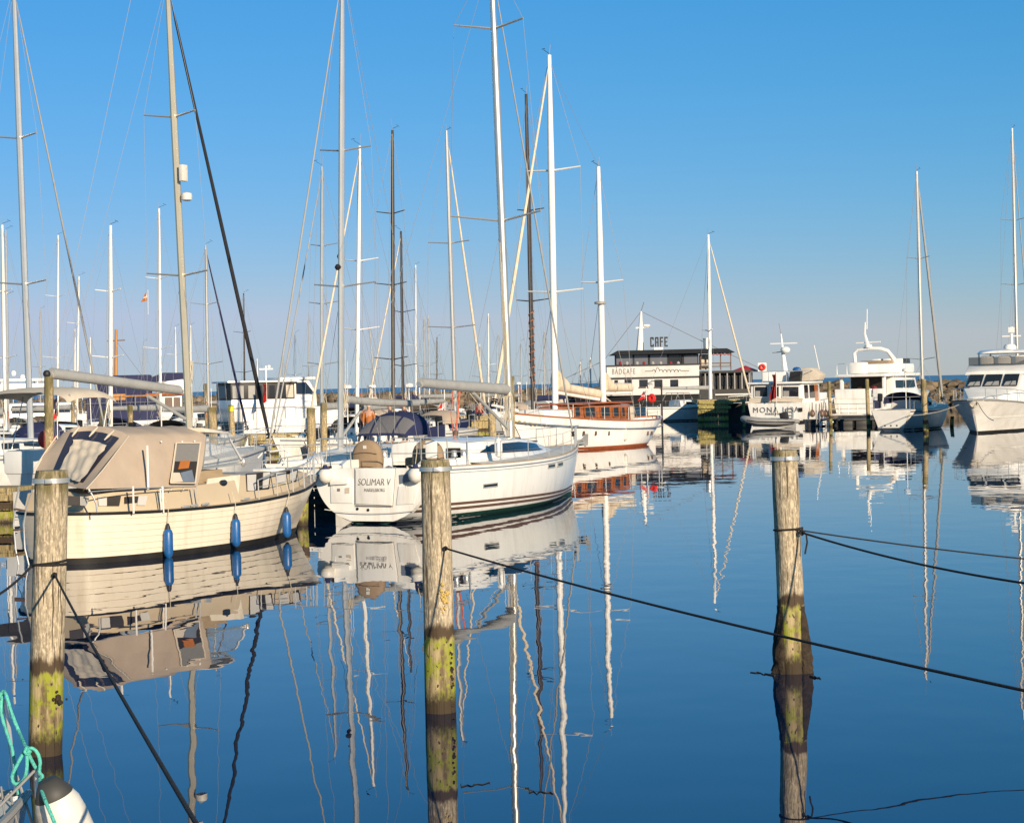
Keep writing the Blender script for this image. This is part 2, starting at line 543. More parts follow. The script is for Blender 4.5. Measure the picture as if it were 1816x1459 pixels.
M['pile'] = wood_mat('weathered pile', (0.455, 0.375, 0.26), (0.10, 0.07, 0.04), tide=(.95, .82, .16))
M['pile2'] = wood_mat('far pile', (0.42, 0.32, 0.17), (0.12, 0.08, 0.04), tide=(.8, .55, .1), sc=.8)
M['plank'] = wood_mat('jetty plank', (0.40, 0.31, 0.15), (0.10, 0.07, 0.03), tide=(.6, .35, .05), sc=.7)
M['mossplank'] = wood_mat('mossy quay plank', (0.34, 0.29, 0.10), (0.03, 0.03, 0.01), tide=(.75, .45, .05), sc=.5)
# ---------------------------------------------------------------- light, sky, water
SUN_AZ, SUN_EL = 26.0, 17.0        # degrees: the sun stands behind the eye, this far round to its right
az = math.radians(SUN_AZ); el = math.radians(SUN_EL)
to_sun = V((math.sin(az) * math.cos(el), -math.cos(az) * math.cos(el), math.sin(el)))
sl = bpy.data.lights.new('sun', 'SUN'); sl.energy = 5.0; sl.angle = math.radians(0.5); sl.color = (1.0, 0.83, 0.60)
so = bpy.data.objects.new('sun', sl); COL.objects.link(so)
so.rotation_euler = to_sun.to_track_quat('Z', 'Y').to_euler()
so.location = (20, -40, 30)
w = bpy.data.worlds.new('World'); scene.world = w; w.use_nodes = True
nt = w.node_tree
bg = nt.nodes['Background']
sky = nt.nodes.new('ShaderNodeTexSky'); sky.sky_type = 'NISHITA'; sky.sun_disc = False
sky.sun_elevation = el
sky.sun_rotation = math.atan2(to_sun.x, to_sun.y)
sky.air_density, sky.dust_density, sky.ozone_density, sky.altitude = 1.0, 0.0, 6.0, 0.0
# grade of the clear evening sky: deeper blue overhead, greyer towards the horizon
sp = nt.nodes.new('ShaderNodeSeparateColor'); cb = nt.nodes.new('ShaderNodeCombineColor')
nt.links.new(sky.outputs[0], sp.inputs[0])
for i, (gain, power) in enumerate(((1.15, 1.60), (0.58, 0.70), (1.0, 1.0))):
    m1 = nt.nodes.new('ShaderNodeMath'); m1.operation = 'MULTIPLY'; m1.inputs[1].default_value = 0.1
    m2 = nt.nodes.new('ShaderNodeMath'); m2.operation = 'POWER'; m2.inputs[1].default_value = power
    m3 = nt.nodes.new('ShaderNodeMath'); m3.operation = 'MULTIPLY'; m3.inputs[1].default_value = 10 * gain
    nt.links.new(sp.outputs[i], m1.inputs[0])
    mc = nt.nodes.new('ShaderNodeMath'); mc.operation = 'MINIMUM'; mc.inputs[1].default_value = (0.495, 0.70, 1.0)[i]
    nt.links.new(m1.outputs[0], mc.inputs[0]); nt.links.new(mc.outputs[0], m2.inputs[0]); nt.links.new(m2.outputs[0], m3.inputs[0])
    nt.links.new(m3.outputs[0], cb.inputs[i])
# the blue pales where the sight line runs long and low through the air
dv = nt.nodes.new('ShaderNodeMath'); dv.operation = 'DIVIDE'; dv.inputs[0].default_value = 0.31
nt.links.new(sp.outputs[0], dv.inputs[1])
ad = nt.nodes.new('ShaderNodeMath'); ad.operation = 'ADD'; ad.inputs[1].default_value = 0.705
nt.links.new(dv.outputs[0], ad.inputs[0])
mn = nt.nodes.new('ShaderNodeMath'); mn.operation = 'MINIMUM'; mn.inputs[1].default_value = 1.0
nt.links.new(ad.outputs[0], mn.inputs[0])
bl = nt.nodes.new('ShaderNodeMath'); bl.operation = 'MULTIPLY'
nt.links.new(m3.outputs[0], bl.inputs[0]); nt.links.new(mn.outputs[0], bl.inputs[1]); 
lo = nt.nodes.new('ShaderNodeMath'); lo.operation = 'SUBTRACT'; lo.inputs[1].default_value = 4.4
nt.links.new(sp.outputs[0], lo.inputs[0])
l2 = nt.nodes.new('ShaderNodeMath'); l2.operation = 'MAXIMUM'; l2.inputs[1].default_value = 0.0
nt.links.new(lo.outputs[0], l2.inputs[0])
l3 = nt.nodes.new('ShaderNodeMath'); l3.operation = 'MULTIPLY_ADD'; l3.inputs[1].default_value = 0.35
nt.links.new(l2.outputs[0], l3.inputs[0]); nt.links.new(bl.outputs[0], l3.inputs[2]); nt.links.new(l3.outputs[0], cb.inputs[2])
nt.links.new(cb.outputs[0], bg.inputs['Color'])
bg.inputs['Strength'].default_value = 0.1
scene.view_settings.view_transform = 'Standard'
scene.view_settings.look = 'None'
scene.view_settings.exposure = 0.30
scene.view_settings.gamma = 1.0


def water_mat():
    m, nt, b = nodes('harbour water')
    N, L = nt.nodes, nt.links
    b.inputs['Base Color'].default_value = (0.0002, 0.011, 0.042, 1)
    b.inputs['Roughness'].default_value = 0.0
    b.inputs['IOR'].default_value = 1.41
    geo = N.new('ShaderNodeNewGeometry')
    def noise(sc, st, det=2.0):
        mp = N.new('ShaderNodeMapping'); mp.inputs['Scale'].default_value = st
        L.new(geo.outputs['Position'], mp.inputs[0])
        n = N.new('ShaderNodeTexNoise'); n.inputs['Scale'].default_value = sc; n.inputs['Detail'].default_value = det; n.inputs['Roughness'].default_value = 0.45
        L.new(mp.outputs[0], n.inputs['Vector']); return n.outputs[0]
    def mth(op, a, c):
        q = N.new('ShaderNodeMath'); q.operation = op
        for i, k in ((0, a), (1, c)):
            if isinstance(k, (int, float)): q.inputs[i].default_value = k
            else: L.new(k, q.inputs[i])
        return q.outputs[0]
    swell = noise(0.75, (1, .7, 1), 1.5)       # slow undulation
    rip = noise(2.2, (1, .55, 1), 2.0)         # fine ripples
    patch = noise(0.035, (.6, 1, 1), 2.0)
    r = N.new('ShaderNodeMapRange'); r.inputs[1].default_value, r.inputs[2].default_value = .48, .62
    r.inputs[3].default_value, r.inputs[4].default_value = .25, 1.0
    L.new(patch, r.inputs[0])
    h = mth('ADD', mth('MULTIPLY', swell, 0.0055), mth('MULTIPLY', mth('MULTIPLY', rip, r.outputs[0]), 0.0026))
    bp = N.new('ShaderNodeBump'); bp.inputs['Strength'].default_value = 1.0; bp.inputs['Distance'].default_value = 1.0
    L.new(h, bp.inputs['Height']); L.new(bp.outputs[0], b.inputs['Normal'])
    return m


M['water'] = water_mat()
mb = MB(); mb.quad((-3000, -200, 0), (3000, -200, 0), (3000, 12000, 0), (-3000, 12000, 0))
tag(mb.build('water', M['water'], smooth=0), 'calm blue harbour water mirroring the boats and sky', 'water', kind='structure')

mb = MB(); mb.quad((-3000, 266, .02), (3000, 266, .02), (6000, 11000, .02), (-6000, 11000, .02))
M['sea'] = mat('open sea', (0.010, 0.045, 0.10), 0.28, var=0.2, scale=.05, bump=1.0, bscale=.35)
tag(mb.build('sea', M['sea'], smooth=0), 'dark blue open sea beyond the stone breakwater', 'sea', kind='structure')
# ---------------------------------------------------------------- the three near piles and their ropes
def pile(name, label, top, foot, d, r0, r1, band=True, mat_=None, group='mooring piles', flare=0.0, seed=1, n=40, rows=60, rough=0.006):
    """top and foot are photo pixels at distance d; radii in metres"""
    a, b = at(*foot, d), at(*top, d)
    b = V((b.x, b.y, b.z))
    a.z = 0.0
    t = Thing(name, label, 'pile', (a.x, a.y, 0), 90.0, group)
    rnd = random.Random(seed)
    from mathutils import noise as mn
    mb = MB(); A, Bv = t.loc(a), t.loc(b)
    low = A - (Bv - A).normalized() * 0.8
    secs = []
    for i in range(rows + 1):
        u = i / rows
        c = low.lerp(Bv, u)
        rr = r0 + (r1 - r0) * u
        z = c.z
        sec = []
        for k in range(n):
            th = 2 * math.pi * k / n
            q = V((math.cos(th), math.sin(th), 0))
            nn = mn.noise(V((q.x * 1.2 + seed, q.y * 1.2, z * .7))) * rough * 2 + mn.noise(V((q.x * 6 + seed, q.y * 6, z * 1.6))) * rough
            if flare and z < .85:
                k2 = min(1, (0.85 - z) / .35)
                side = abs(q.x) ** 1.5
                nn += flare * k2 * side * (0.55 + 0.9 * mn.noise(V((q.x * 5 + 9, q.y * 5, z * 5.0)))) + flare * .35 * k2 * side * mn.noise(V((q.x * 19, q.y * 19, z * 17)))
            top_in = 0.93 if i == rows else 1.0
            sec.append(c + q * (rr + nn) * top_in)
        secs.append(sec)
    mb.loft(secs, cap=True, closed=True)
    t.part('post', mb, mat_ or M['pile'], smooth=50)
    if band:
        mb = MB()
        c = A.lerp(Bv, 1 - .075 / Bv.z); c2 = A.lerp(Bv, 1 - .125 / Bv.z)
        R = r1 + rough * 2
        mb.loft([[c2 + V((math.cos(2 * math.pi * k / 32), math.sin(2 * math.pi * k / 32), 0)) * (R + .006) for k in range(32)],
                 [c + V((math.cos(2 * math.pi * k / 32), math.sin(2 * math.pi * k / 32), 0)) * (R + .006) for k in range(32)]], cap=False, closed=True)
        bd = t.part('metal_band', mb, M['steel'])
        mb = MB(); mb.box((c + c2) / 2 + V((0.02, -R - .015, 0)), (.07, .03, .05))
        t.part('band_clamp', mb, M['steel'], parent=bd, bevel=.004)
    return t


PL = pile('mooring_pile', 'weathered wooden mooring pile standing in front of the cream motor cruiser', (91, 834), (80, 1335), 20.3, .172, .164, seed=3)
PM = pile('mooring_pile', 'weathered wooden mooring pile with an orange lichen patch, in front of the white yacht transom', (772, 815), (782, 1262), 22.4, .171, .163, seed=11)
PR = pile('mooring_pile', 'lone wooden mooring pile with ragged bark at its foot, two ropes tied round it', (1391, 798), (1407, 1197), 24.8, .168, .158, seed=23)
# lichen on the middle pile
mb = MB(); rnd = random.Random(4)
for k in range(26):
    p = PM.loc(at(788 + rnd.gauss(0, 4.5), 1062 + rnd.gauss(0, 13), 22.24))
    x = p.x
    p.y = -math.sqrt(max(.002, .172 ** 2 - (x - .03) ** 2)) - .0
    mb.ball(p, rnd.uniform(.010, .022), 8, (1, .5, 1.2))
PM.part('lichen', mb, M['gold'], label='orange lichen patch')['kind'] = 'stuff'


def sag(a, b, s, n=24):
    a, b = V(a), V(b)
    return [a.lerp(b, i / n) - V((0, 0, s * 4 * (i / n) * (1 - i / n))) for i in range(n + 1)]


def rope_thing(label, pts, r, m=None, group='mooring ropes', name='mooring_rope', extra=()):
    mb = MB(); mb.tube(pts, r, 8)
    for q, rr in extra: mb.tube(q, rr, 8)
    o = mb.build(name, m or M['rope'])
    return tag(o, label, 'rope', group)


def wrap(c, R, z, a0, a1, dz=0.0, n=20):
    return [V((c.x + R * math.sin(a0 + (a1 - a0) * i / n), c.y - R * math.cos(a0 + (a1 - a0) * i / n), z + dz * i / n)) for i in range(n + 1)]


def knot(p, s):
    return [p + V((s * math.cos(t * 2.4) * (1 - t * .08), s * .6 * math.sin(t * 3.1) - s * .6, s * math.sin(t * 2.4))) for t in [i * .35 for i in range(24)]]


# rope of the middle pile, running to the right and towards the eye
k0 = at(790, 972, 22.23); e = at(1840, 1229, 12.6)
rope_thing('long dark rope from the lichen-spotted pile, crossing in front of the lone pile', sag(k0, e, .05, 40), .011, extra=[(knot(k0, .02), .009)])
# ropes of the lone pile
c = PR.world((0, 0, 0)); k1 = at(1422, 944, 24.62); zk = k1.z
cp = V((at(1398, 940, 24.8).x, 24.8, 0))
e1 = at(1850, 994, 24.2); e2 = at(1840, 1037, 20.3)
lp = wrap(cp, .176, zk + .02, -1.9, 1.2, 0.03)
rope_thing('thin dark upper rope tied to the lone pile', [cp + V((.12, -.13, zk + .05))] + sag(at(1412, 939, 24.64), e1, .02, 30), .009)
rope_thing('thick dark lower rope looped round the lone pile with a hanging end', lp + sag(k1, e2, .06, 30), .0125,
           extra=[(knot(k1, .028), .011), ([k1, k1 + V((.05, -.02, -.02)), k1 + V((.06, -.02, -.12)), k1 + V((.03, -.02, -.26))], .011)])
# ropes of the left pile
k2 = at(97, 1019, 20.12); e3 = at(360, 1480, 7.6)
rope_thing('dark rope slanting from the pile beside the cream cruiser towards the near quay', sag(k2, e3, .03, 24), .011, extra=[(knot(k2, .02), .009)])
cl = V((at(89, 995, 20.3).x, 20.3, 0)); zl = at(89, 1000, 20.12).z
e4 = at(-40, 1072, 17.5)
rope_thing('dark rope looped round the pile beside the cream cruiser', wrap(cl, .178, zl - .01, 2.0, -1.3, 0.0)[::1] + sag(cl + V((-.17, -.06, zl - .02)), e4, .05, 16), .012,
           extra=[(wrap(cl, .177, zl + .03, 1.5, -1.5, -.05), .011)])
# ragged bark round the foot of the lone pile
from mathutils import noise as mnoise
for sd, a0, a1, seed in ((-1, 1.75, 4.0, 3), (1, -1.05, .95, 8)):
    mb = MB(); secs = []
    for i in range(34):
        u = i / 33; z = -.5 + 1.32 * u
        sec = []
        for k in range(23):
            g = k / 22; th = a0 + (a1 - a0) * g
            edge = math.sin(math.pi * g) ** .45
            flare = (1 - max(0, min(1, (z - .02) / .72)) ** 1.4)
            q = .155 + edge * (.022 + .065 * flare * (1 + .8 * mnoise.noise(V((k * .55 + seed, z * 6, 2))) + .5 * mnoise.noise(V((k * 1.7, z * 17 + seed, 5)))))
            if u > .93: q = min(q, .17)
            c = PR.root.location
            ctr = V((0, 0, 0)).lerp(PR.loc(at(1391, 798, 24.8)), max(0, z) / 2.8)
            sec.append(V((ctr.x + q * math.cos(th), ctr.y + q * math.sin(th), z)))
        secs.append(sec)
    mb.loft(secs, cap=False); PR.part('bark', mb, M['barkdark'], smooth=50)
mb = MB(); rn = random.Random(9)
for k in range(26):
    p = PL.loc(at(104 + rn.gauss(0, 4), 1240 + rn.gauss(0, 6), 20.15)); mb.ball(p, rn.uniform(.012, .024), 6)
PL.part('mussels', mb, M['barkdark'])['kind'] = 'stuff'
mb = MB()
for k in range(30):
    p = PM.loc(at(800 + rn.gauss(0, 3), 1190 + rn.gauss(0, 28), 22.3)); mb.ball(p, rn.uniform(.010, .022), 6)
PM.part('mussels', mb, M['barkdark'])['kind'] = 'stuff'

# bow of the boat on the near quay, bottom left corner
nb = at(40, 1408, 10.9); hd = 22.0
NL = 7.0
NBo = V((nb.x - math.sin(math.radians(hd)) * NL, nb.y - math.cos(math.radians(hd)) * NL, 0))
NB = Thing('small_boat', 'grey bow of a small boat with pulpit rails in the bottom corner', 'boat', NBo, hd)
zb = nb.z
nh = Hull(S=[(0, zb * .92), (1, zb)], B=[(0, 1.0), (.4, 1.15), (.7, .85), (.9, .36), (1, .04)], W=[(0, .8), (.4, .9), (.7, .5), (.9, .12), (1, .02)], stern=(0, 0), bow=(NL - .5, NL), p=.8)
mb = MB(); nh.shell(mb, n=30, rows=8); NB.part('hull', mb, M['greyhull'])
mb = MB(); nh.deck(mb, n=24, drop=.02); NB.part('deck', mb, M['deck'])
mb = MB()
for sd in (-1, 1): mb.tube(nh.rail(.01, 30, 0, 1, sd, .0), .022, 6)
NB.part('toe_rail', mb, M['rubber'])
n_ = lambda px, py, d: NB.at(px, py, d)
for q in (((7, 1238, 10.9), (14, 1275, 10.9), (28, 1400, 10.85)), ((65, 1364, 10.6), (66, 1410, 10.6), (69, 1475, 10.5))):
    mb = MB(); mb.tube([n_(*p) for p in q], .0125, 8); NB.part('pulpit_post', mb, M['steel'])
mb = MB(); mb.tube([n_(65, 1362, 10.6), n_(30, 1398, 10.4), n_(-12, 1440, 10.2)], .008, 6); NB.part('guard_wire', mb, M['rubber'])
mb = MB(); mb.tube([n_(30, 1375, 10.8), n_(45, 1420, 10.7), n_(62, 1475, 10.5)], .008, 6); NB.part('guard_wire', mb, M['rubber'])
mb = MB(); mb.tube([n_(2, 1395, 10.5), n_(12, 1475, 10.2)], .006, 6); NB.part('guard_wire', mb, M['rubber'])
mb = MB(); mb.tube([n_(18, 1405, 10.7), n_(34, 1475, 10.4)], .006, 6); NB.part('guard_wire', mb, M['rubber'])
mb = MB(); mb.tube([n_(31, 1416, 10.8), n_(31, 1438, 10.75)], .03, 10); mb.tube([n_(31, 1413, 10.8), n_(31, 1418, 10.8)], .038, 10); NB.part('bow_fitting', mb, M['white'])
mb = MB(); mb.bar(n_(-10, 1396, 10.9), n_(18, 1412, 10.9), .03, .02); NB.part('anchor_stock', mb, M['greycover'])
# big white fender
a = at(88, 1392, 10.35); b = at(110, 1560, 10.2); d = b - a
FW = Thing('fender', 'big white fender with a dark collar hung on the near boat bow', 'fender', a, 0)
prof = [(.03, -.01), (.07, .01), (.095, .05), (.118, .10), (.128, .18), (.130, .30), (.120, .42), (.06, .50)]
mb = MB(); mb.lathe((0, 0, 0), d, prof, 24); FW.part('body', mb, M['fender'], smooth=60)
mb = MB(); mb.lathe((0, 0, 0), d, [(.02, -.035), (.05, -.03), (.078, .012), (.103, .055), (.100, .062), (.02, .03)], 24); FW.part('collar', mb, M['collar'], smooth=60)
# turquoise rope looped over the pulpit
def tq(pts, n=8):
    out = []
    P_ = [at(*p) for p in pts]
    for i in range(len(P_) - 1):
        p0, p1, p2, p3 = P_[max(0, i - 1)], P_[i], P_[i + 1], P_[min(len(P_) - 1, i + 2)]
        for k in range(n):
            t = k / n
            out.append(.5 * ((2 * p1) + (p2 - p0) * t + (2 * p0 - 5 * p1 + 4 * p2 - p3) * t * t + (3 * p1 - p0 - 3 * p2 + p3) * t ** 3))
    return out + [P_[-1]]
rope_thing('turquoise rope looped over the rails of the near boat bow', tq([(-10, 1262, 10.85), (-2, 1238, 10.85), (5, 1226, 10.85), (11, 1232, 10.83), (20, 1262, 10.8), (33, 1295, 10.8), (46, 1325, 10.6), (55, 1345, 10.58), (64, 1362, 10.55)]), .0095, m=M['teal'], group='turquoise ropes', extra=[
    (tq([(4, 1230, 10.87), (2, 1262, 10.87), (12, 1298, 10.86), (22, 1330, 10.82), (28, 1375, 10.8), (33, 1408, 10.78)]), .009),
    (tq([(46, 1327, 10.58), (32, 1352, 10.56), (22, 1374, 10.56), (25, 1388, 10.55), (36, 1388, 10.55), (45, 1375, 10.55), (48, 1350, 10.55), (47, 1328, 10.55)]), .0095),
    (tq([(44, 1330, 10.54), (56, 1326, 10.53), (66, 1334, 10.53), (71, 1350, 10.53), (70, 1368, 10.52), (75, 1376, 10.52), (70, 1384, 10.51), (74, 1402, 10.3), (84, 1428, 10.17), (98, 1462, 10.1), (104, 1490, 10.0)]), .0095),
    ([p for p in knot(at(50, 1330, 10.55), .016)], .009)])

# strands of weed afloat
rn = random.Random(31)
def strand(label, pts, r):
    mb = MB()
    for a, b in pts:
        p, q = wl(*a, .004), wl(*b, .004); n = 9
        mb.tube([p.lerp(q, i / n) + V((rn.gauss(0, .012), rn.gauss(0, .05), 0)) for i in range(n + 1)], [r * rn.uniform(.4, 1.2) for i in range(n + 1)], 5)
    return tag(mb.build('floating_weed', M['weed']), label, 'seaweed', 'weed afloat on the water')
strand('dark weed strand drifting left of the foot of the lone pile', [((1330, 1192), (1372, 1197))], .012)
strand('short dark weed strand touching the right of the lone pile foot', [((1438, 1199), (1456, 1202))], .012)
strand('thin weed strand afloat just right of the lichen-spotted pile', [((815, 1393), (868, 1389))], .006)
strand('thin weed strand farther off to the right of the lichen-spotted pile', [((930, 1397), (978, 1408))], .006)
# ---------------------------------------------------------------- the cream motor cruiser with the canvas tent
CR = Thing('motor_cruiser', 'cream lapstrake motor cruiser with taupe canvas tent and three blue fenders', 'motorboat', (-10.05, 42.9), 29.0)
LC = 10.35
hull = Hull(S=[(0, 1.10), (.25, 1.03), (.5, 1.03), (.75, 1.15), (.9, 1.28), (1, 1.40)],
            B=[(0, .02), (.012, .55), (.04, .98), (.09, 1.28), (.18, 1.5), (.35, 1.6), (.55, 1.58), (.72, 1.38), (.85, .92), (.94, .42), (1, .03)],
            W=[(0, .02), (.012, .40), (.04, .78), (.09, 1.05), (.2, 1.36), (.4, 1.48), (.58, 1.36), (.75, .95), (.9, .36), (1, .02)],
            stern=(0.12, 0.0), bow=(LC - 1.1, LC), p=.8)
mb = MB(); hull.shell(mb, n=70, laps=7)
HUL = CR.part('hull', mb, M['cream'], smooth=25)
mb = MB(); hull.ribbon(mb, lambda t: -.2, lambda t: .13, n=60, off=.034)
CR.part('boot_stripe', mb, M['boot'])
mb = MB()
for sd in (-1, 1):
    mb.tube(hull.rail(-.02, 70, 0, 1, sd, -.02), .032, 6)
CR.part('rubbing_strake', mb, M['black'])
mb = MB(); hull.deck(mb, n=60, drop=.0, inset=.03)
CR.part('deck', mb, M['beige'])


def side(px, py, y): return CR.hit(px, py, y=y)


# aft coaming (long low trunk) following the hull, with little windows
def trunk(t0, t1, h0, h1, ins, y_min=0.0, n=14):
    secs = []
    for i in range(n + 1):
        t = t0 + (t1 - t0) * i / n
        h = h0 + (h1 - h0) * i / n
        S = hull.S(t); a = hull.pt(t, S, -1, -ins)
        x, yb = a.x, max(abs(a.y), .15)
        yt = yb - .10 * h / .3
        secs.append([V((x, -yb, S - .02)), V((x, -yt, S + h)), V((x, -yt * .5, S + h + .05)), V((x, 0, S + h + .07)), V((x, yt * .5, S + h + .05)), V((x, yt, S + h)), V((x, yb, S - .02))])
    return secs


mb = MB(); mb.loft(trunk(.045, .50, .40, .50, .17))
AFT = CR.part('aft_cabin', mb, M['beige'])
# forward cabin
mb = MB()
mb.loft(trunk(.50, .885, .62, .26, .26))
FWD = CR.part('fore_cabin', mb, M['beige'])
YS = -1.33
def quadwin(parent, name, pts, y, m, t=.03, out=.0):
    mb = MB(); mb.panel([side(px, py, y) for px, py in pts], t)
    return CR.part(name, mb, m, parent=parent)


def on_side(px, py, ins, extra=0.01):
    """point of the cabin side (following the hull plan) under a pixel"""
    y = -1.2
    for _ in range(8):
        p = CR.hit(px, py, y=y)
        t = min(max(p.x / LC, 0.0), 1.0)
        S = hull.S(t); q = hull.pt(t, S, -1, -ins)
        y = -max(abs(q.y), .15) + (p.z - S) * .33 - extra
    return CR.hit(px, py, y=y)


def swin(parent, name, pts, ins, m, extra=.02, t=.03):
    mb = MB(); mb.panel([on_side(px, py, ins, extra) for px, py in pts], t)
    return CR.part(name, mb, m, parent=parent)


for q, mm in (([(118, 879), (142, 880), (142, 896), (118, 896)], 'interior'), ([(189, 881), (214, 880), (211, 897), (189, 897)], 'interior'), ([(221, 881), (245, 880), (243, 891), (221, 893)], 'interior')):
    w_ = swin(AFT, 'window', q, .17, M[mm])
for q in ([(142, 880), (158, 881), (152, 897), (142, 896)], [(173, 881), (189, 881), (189, 897), (175, 897)], [(245, 880), (261, 879), (257, 896), (243, 896)]):
    swin(AFT, 'curtain', q, .17, M['curtain'])
# forward windows, curtains behind dark glass
for k, (a, b_, cu) in enumerate((((436, 840), (480, 836), None), ((489, 836), (528, 832), None))):
    x0, y0 = a; x1, y1 = b_
    hb = 31 if k == 0 else 22
    wd = swin(FWD, 'window', [(x0, y0), (x1, y1), (x1 - 3, y1 + hb), (x0 + 2, y0 + hb)], .26, M['interior'], extra=.012, t=.02)
    swin(wd, 'curtain', [(x0 + 2, y0 + 2), (x0 + 18, y0 + 1), (x0 + 17, y0 + hb - 1), (x0 + 3, y0 + hb - 1)], .26, M['curtain'], extra=.024, t=.015)
    swin(wd, 'curtain', [(x1 - 13, y1 + 2), (x1 - 1, y1 + 1), (x1 - 5, y1 + hb - 2), (x1 - 14, y1 + hb - 1)], .26, M['curtain'], extra=.024, t=.015)
pn = swin(FWD, 'side_panel', [(368, 849), (425, 842), (422, 876), (361, 883)], .26, M['cream'], extra=.06)
c_ = on_side(396, 856, .26, .10)
mb = MB(); mb.lathe(c_, (0, -1, 0), [(.13, -.02), (.13, .02), (.10, .03), (0, .03)], 18)
for v_ in mb.v: v_.z = c_.z + (v_.z - c_.z) * .55
CR.part('porthole', mb, M['glass'], parent=FWD)

# canvas tent: measured corners at the starboard side, mirrored to port
def sp(px, py, y): return CR.hit(px, py, y=y)
A0 = sp(153, 867, -1.30)      # aft lower corner
A1 = sp(227, 771, -.98)       # aft upper corner
F1 = sp(364, 770, -.98)       # fore upper
F0 = sp(350, 862, -1.33)      # fore lower
zt = A1.z
mir = lambda p: V((p.x, -p.y, p.z))
def tent_ring(x, u):
    """ring of the tent across the boat at length x; u 0 aft edge .. 1 fore"""
    pass
top = [V((A1.x, A1.y, A1.z)), V((A1.x - .12, A1.y * .45, A1.z + .16)), V((A1.x - .16, 0, A1.z + .2))]
P0, P1 = CR.hit(63, 835, y=.95), CR.hit(106, 772, y=.74)
mb = MB()
def ring(f, sagz=0.0):
    lo = A0.lerp(F0, f); hi = A1.lerp(F1, f)
    bulge = V((0, -.05, 0))
    lp, hp = P0.lerp(mir(F0), f), P1.lerp(mir(F1), f)
    half = [lo, lo.lerp(hi, .35) + bulge, lo.lerp(hi, .75) + bulge * .9, hi + V((0, -.01, -.03)), V((hi.x, hi.y * .86, hi.z + .06 - sagz)), V((hi.x, hi.y * .45, hi.z + .17 - sagz)), V((hi.x, 0, hi.z + .21 - sagz))]
    bulge = V((0, .05, 0))
    port = [lp, lp.lerp(hp, .35) + bulge, lp.lerp(hp, .75) + bulge * .9, hp + V((0, .01, -.03)), V((hp.x, hp.y * .86, hp.z + .06 - sagz)), V((hp.x, hp.y * .45, hp.z + .17 - sagz))]
    return half + port[::-1]
mb.loft([ring(f, .03 * math.sin(f * math.pi * 3) ** 2) for f in [i / 12 for i in range(13)]], cap=False)
TENT = CR.part('tent', mb, M['canvas'], smooth=60)
# sloping aft panel of the tent down to the stern coaming
bl, br = V((A0.x - .85, .95, A0.z + .02)), V((A0.x, A0.y, A0.z))
mb = MB()
r0 = ring(0)
lowr = [A0] + [CR.hit(px, py, y=y) for px, py, y in ((137, 865, -.9), (120, 861, -.45), (104, 855, 0), (90, 849, .4), (76, 842, .70))] + [P0]
upr = [r0[3], r0[4], r0[5], r0[6], r0[7], r0[8], r0[9]]
def aftpt(u, v):
    i = min(int(u * 6), 5); f = u * 6 - i
    a = lowr[i].lerp(lowr[i + 1], f); b = upr[i].lerp(upr[i + 1], f)
    return a.lerp(b, v) + V((-.03 * math.sin(v * math.pi), 0, 0))
mb.loft([[aftpt(u / 18, v / 8) for u in range(19)] for v in range(9)], cap=False)
AFTP = CR.part('aft_screen', mb, M['canvas'], smooth=60)
# side gores between aft panel edge and the side curtain
for s_ in (1, -1):
    mb = MB(); pts = [A0, r0[1], r0[2], r0[3]] if s_ == 1 else [P0, r0[-2], r0[-3], r0[-4]]
    mb.add(pts, [(0, 1, 2, 3)])
    CR.part('tent_seam', mb, M['canvas'], parent=AFTP)
# clear vinyl window in the aft panel with crumpled blind behind
mb = MB(); mb.loft([[aftpt(u, v) + V((-.02, 0, .01)) for u in [.12 + .55 * i / 12 for i in range(13)]] for v in [.10 + .80 * j / 8 for j in range(9)]], cap=False)
AW = CR.part('vinyl_window', mb, M['darkvinyl'], parent=AFTP)
mb = MB(); rn = random.Random(2)
def blind(u0, u1, v0, v1):
    secs = []
    for j in range(15):
        v = v0 + (v1 - v0) * j / 14
        secs.append([aftpt(u0 + (u1 - u0) * i / 14 + .05 * (v - .5), v) + V((-.085 - .03 * math.sin(i * .8 + j * .9 + 2 * math.sin(j * .55)) - .022 * math.sin(i * 1.7 - j * .6), 0, .02)) for i in range(15)])
    mb.loft(secs, cap=False)
blind(.17, .56, .10, .74)
CR.part('rolled_blind', mb, M['canvas2'], parent=AW, smooth=60)
for u in (.24, .42, .6):
    mb = MB(); mb.tube([aftpt(u, .97) + V((-.05, 0, .02)), aftpt(u, .88) + V((-.09, 0, .02)), aftpt(u + .01, .80) + V((-.08, 0, .02))], [.02, .03, .012], 6)
    CR.part('strap', mb, M['canvas2'], parent=AFTP)
# poles and piping
for f_, n_ in (((153, 867), (227, 771)), ((63, 834), (105, 771))):
    pass
mb = MB(); mb.tube([A0 + V((-.03, -.03, 0)), r0[1] + V((-.03, -.03, 0)), r0[2] + V((-.03, -.03, 0)), r0[3] + V((-.03, -.03, 0))], .016, 6)
CR.part('tent_piping', mb, M['canvas2'], parent=TENT)
mb = MB(); mb.tube([aftpt(.98, v / 8) + V((-.05, .03, .02)) for v in range(9)], .016, 6)
CR.part('tent_piping', mb, M['canvas2'], parent=TENT)
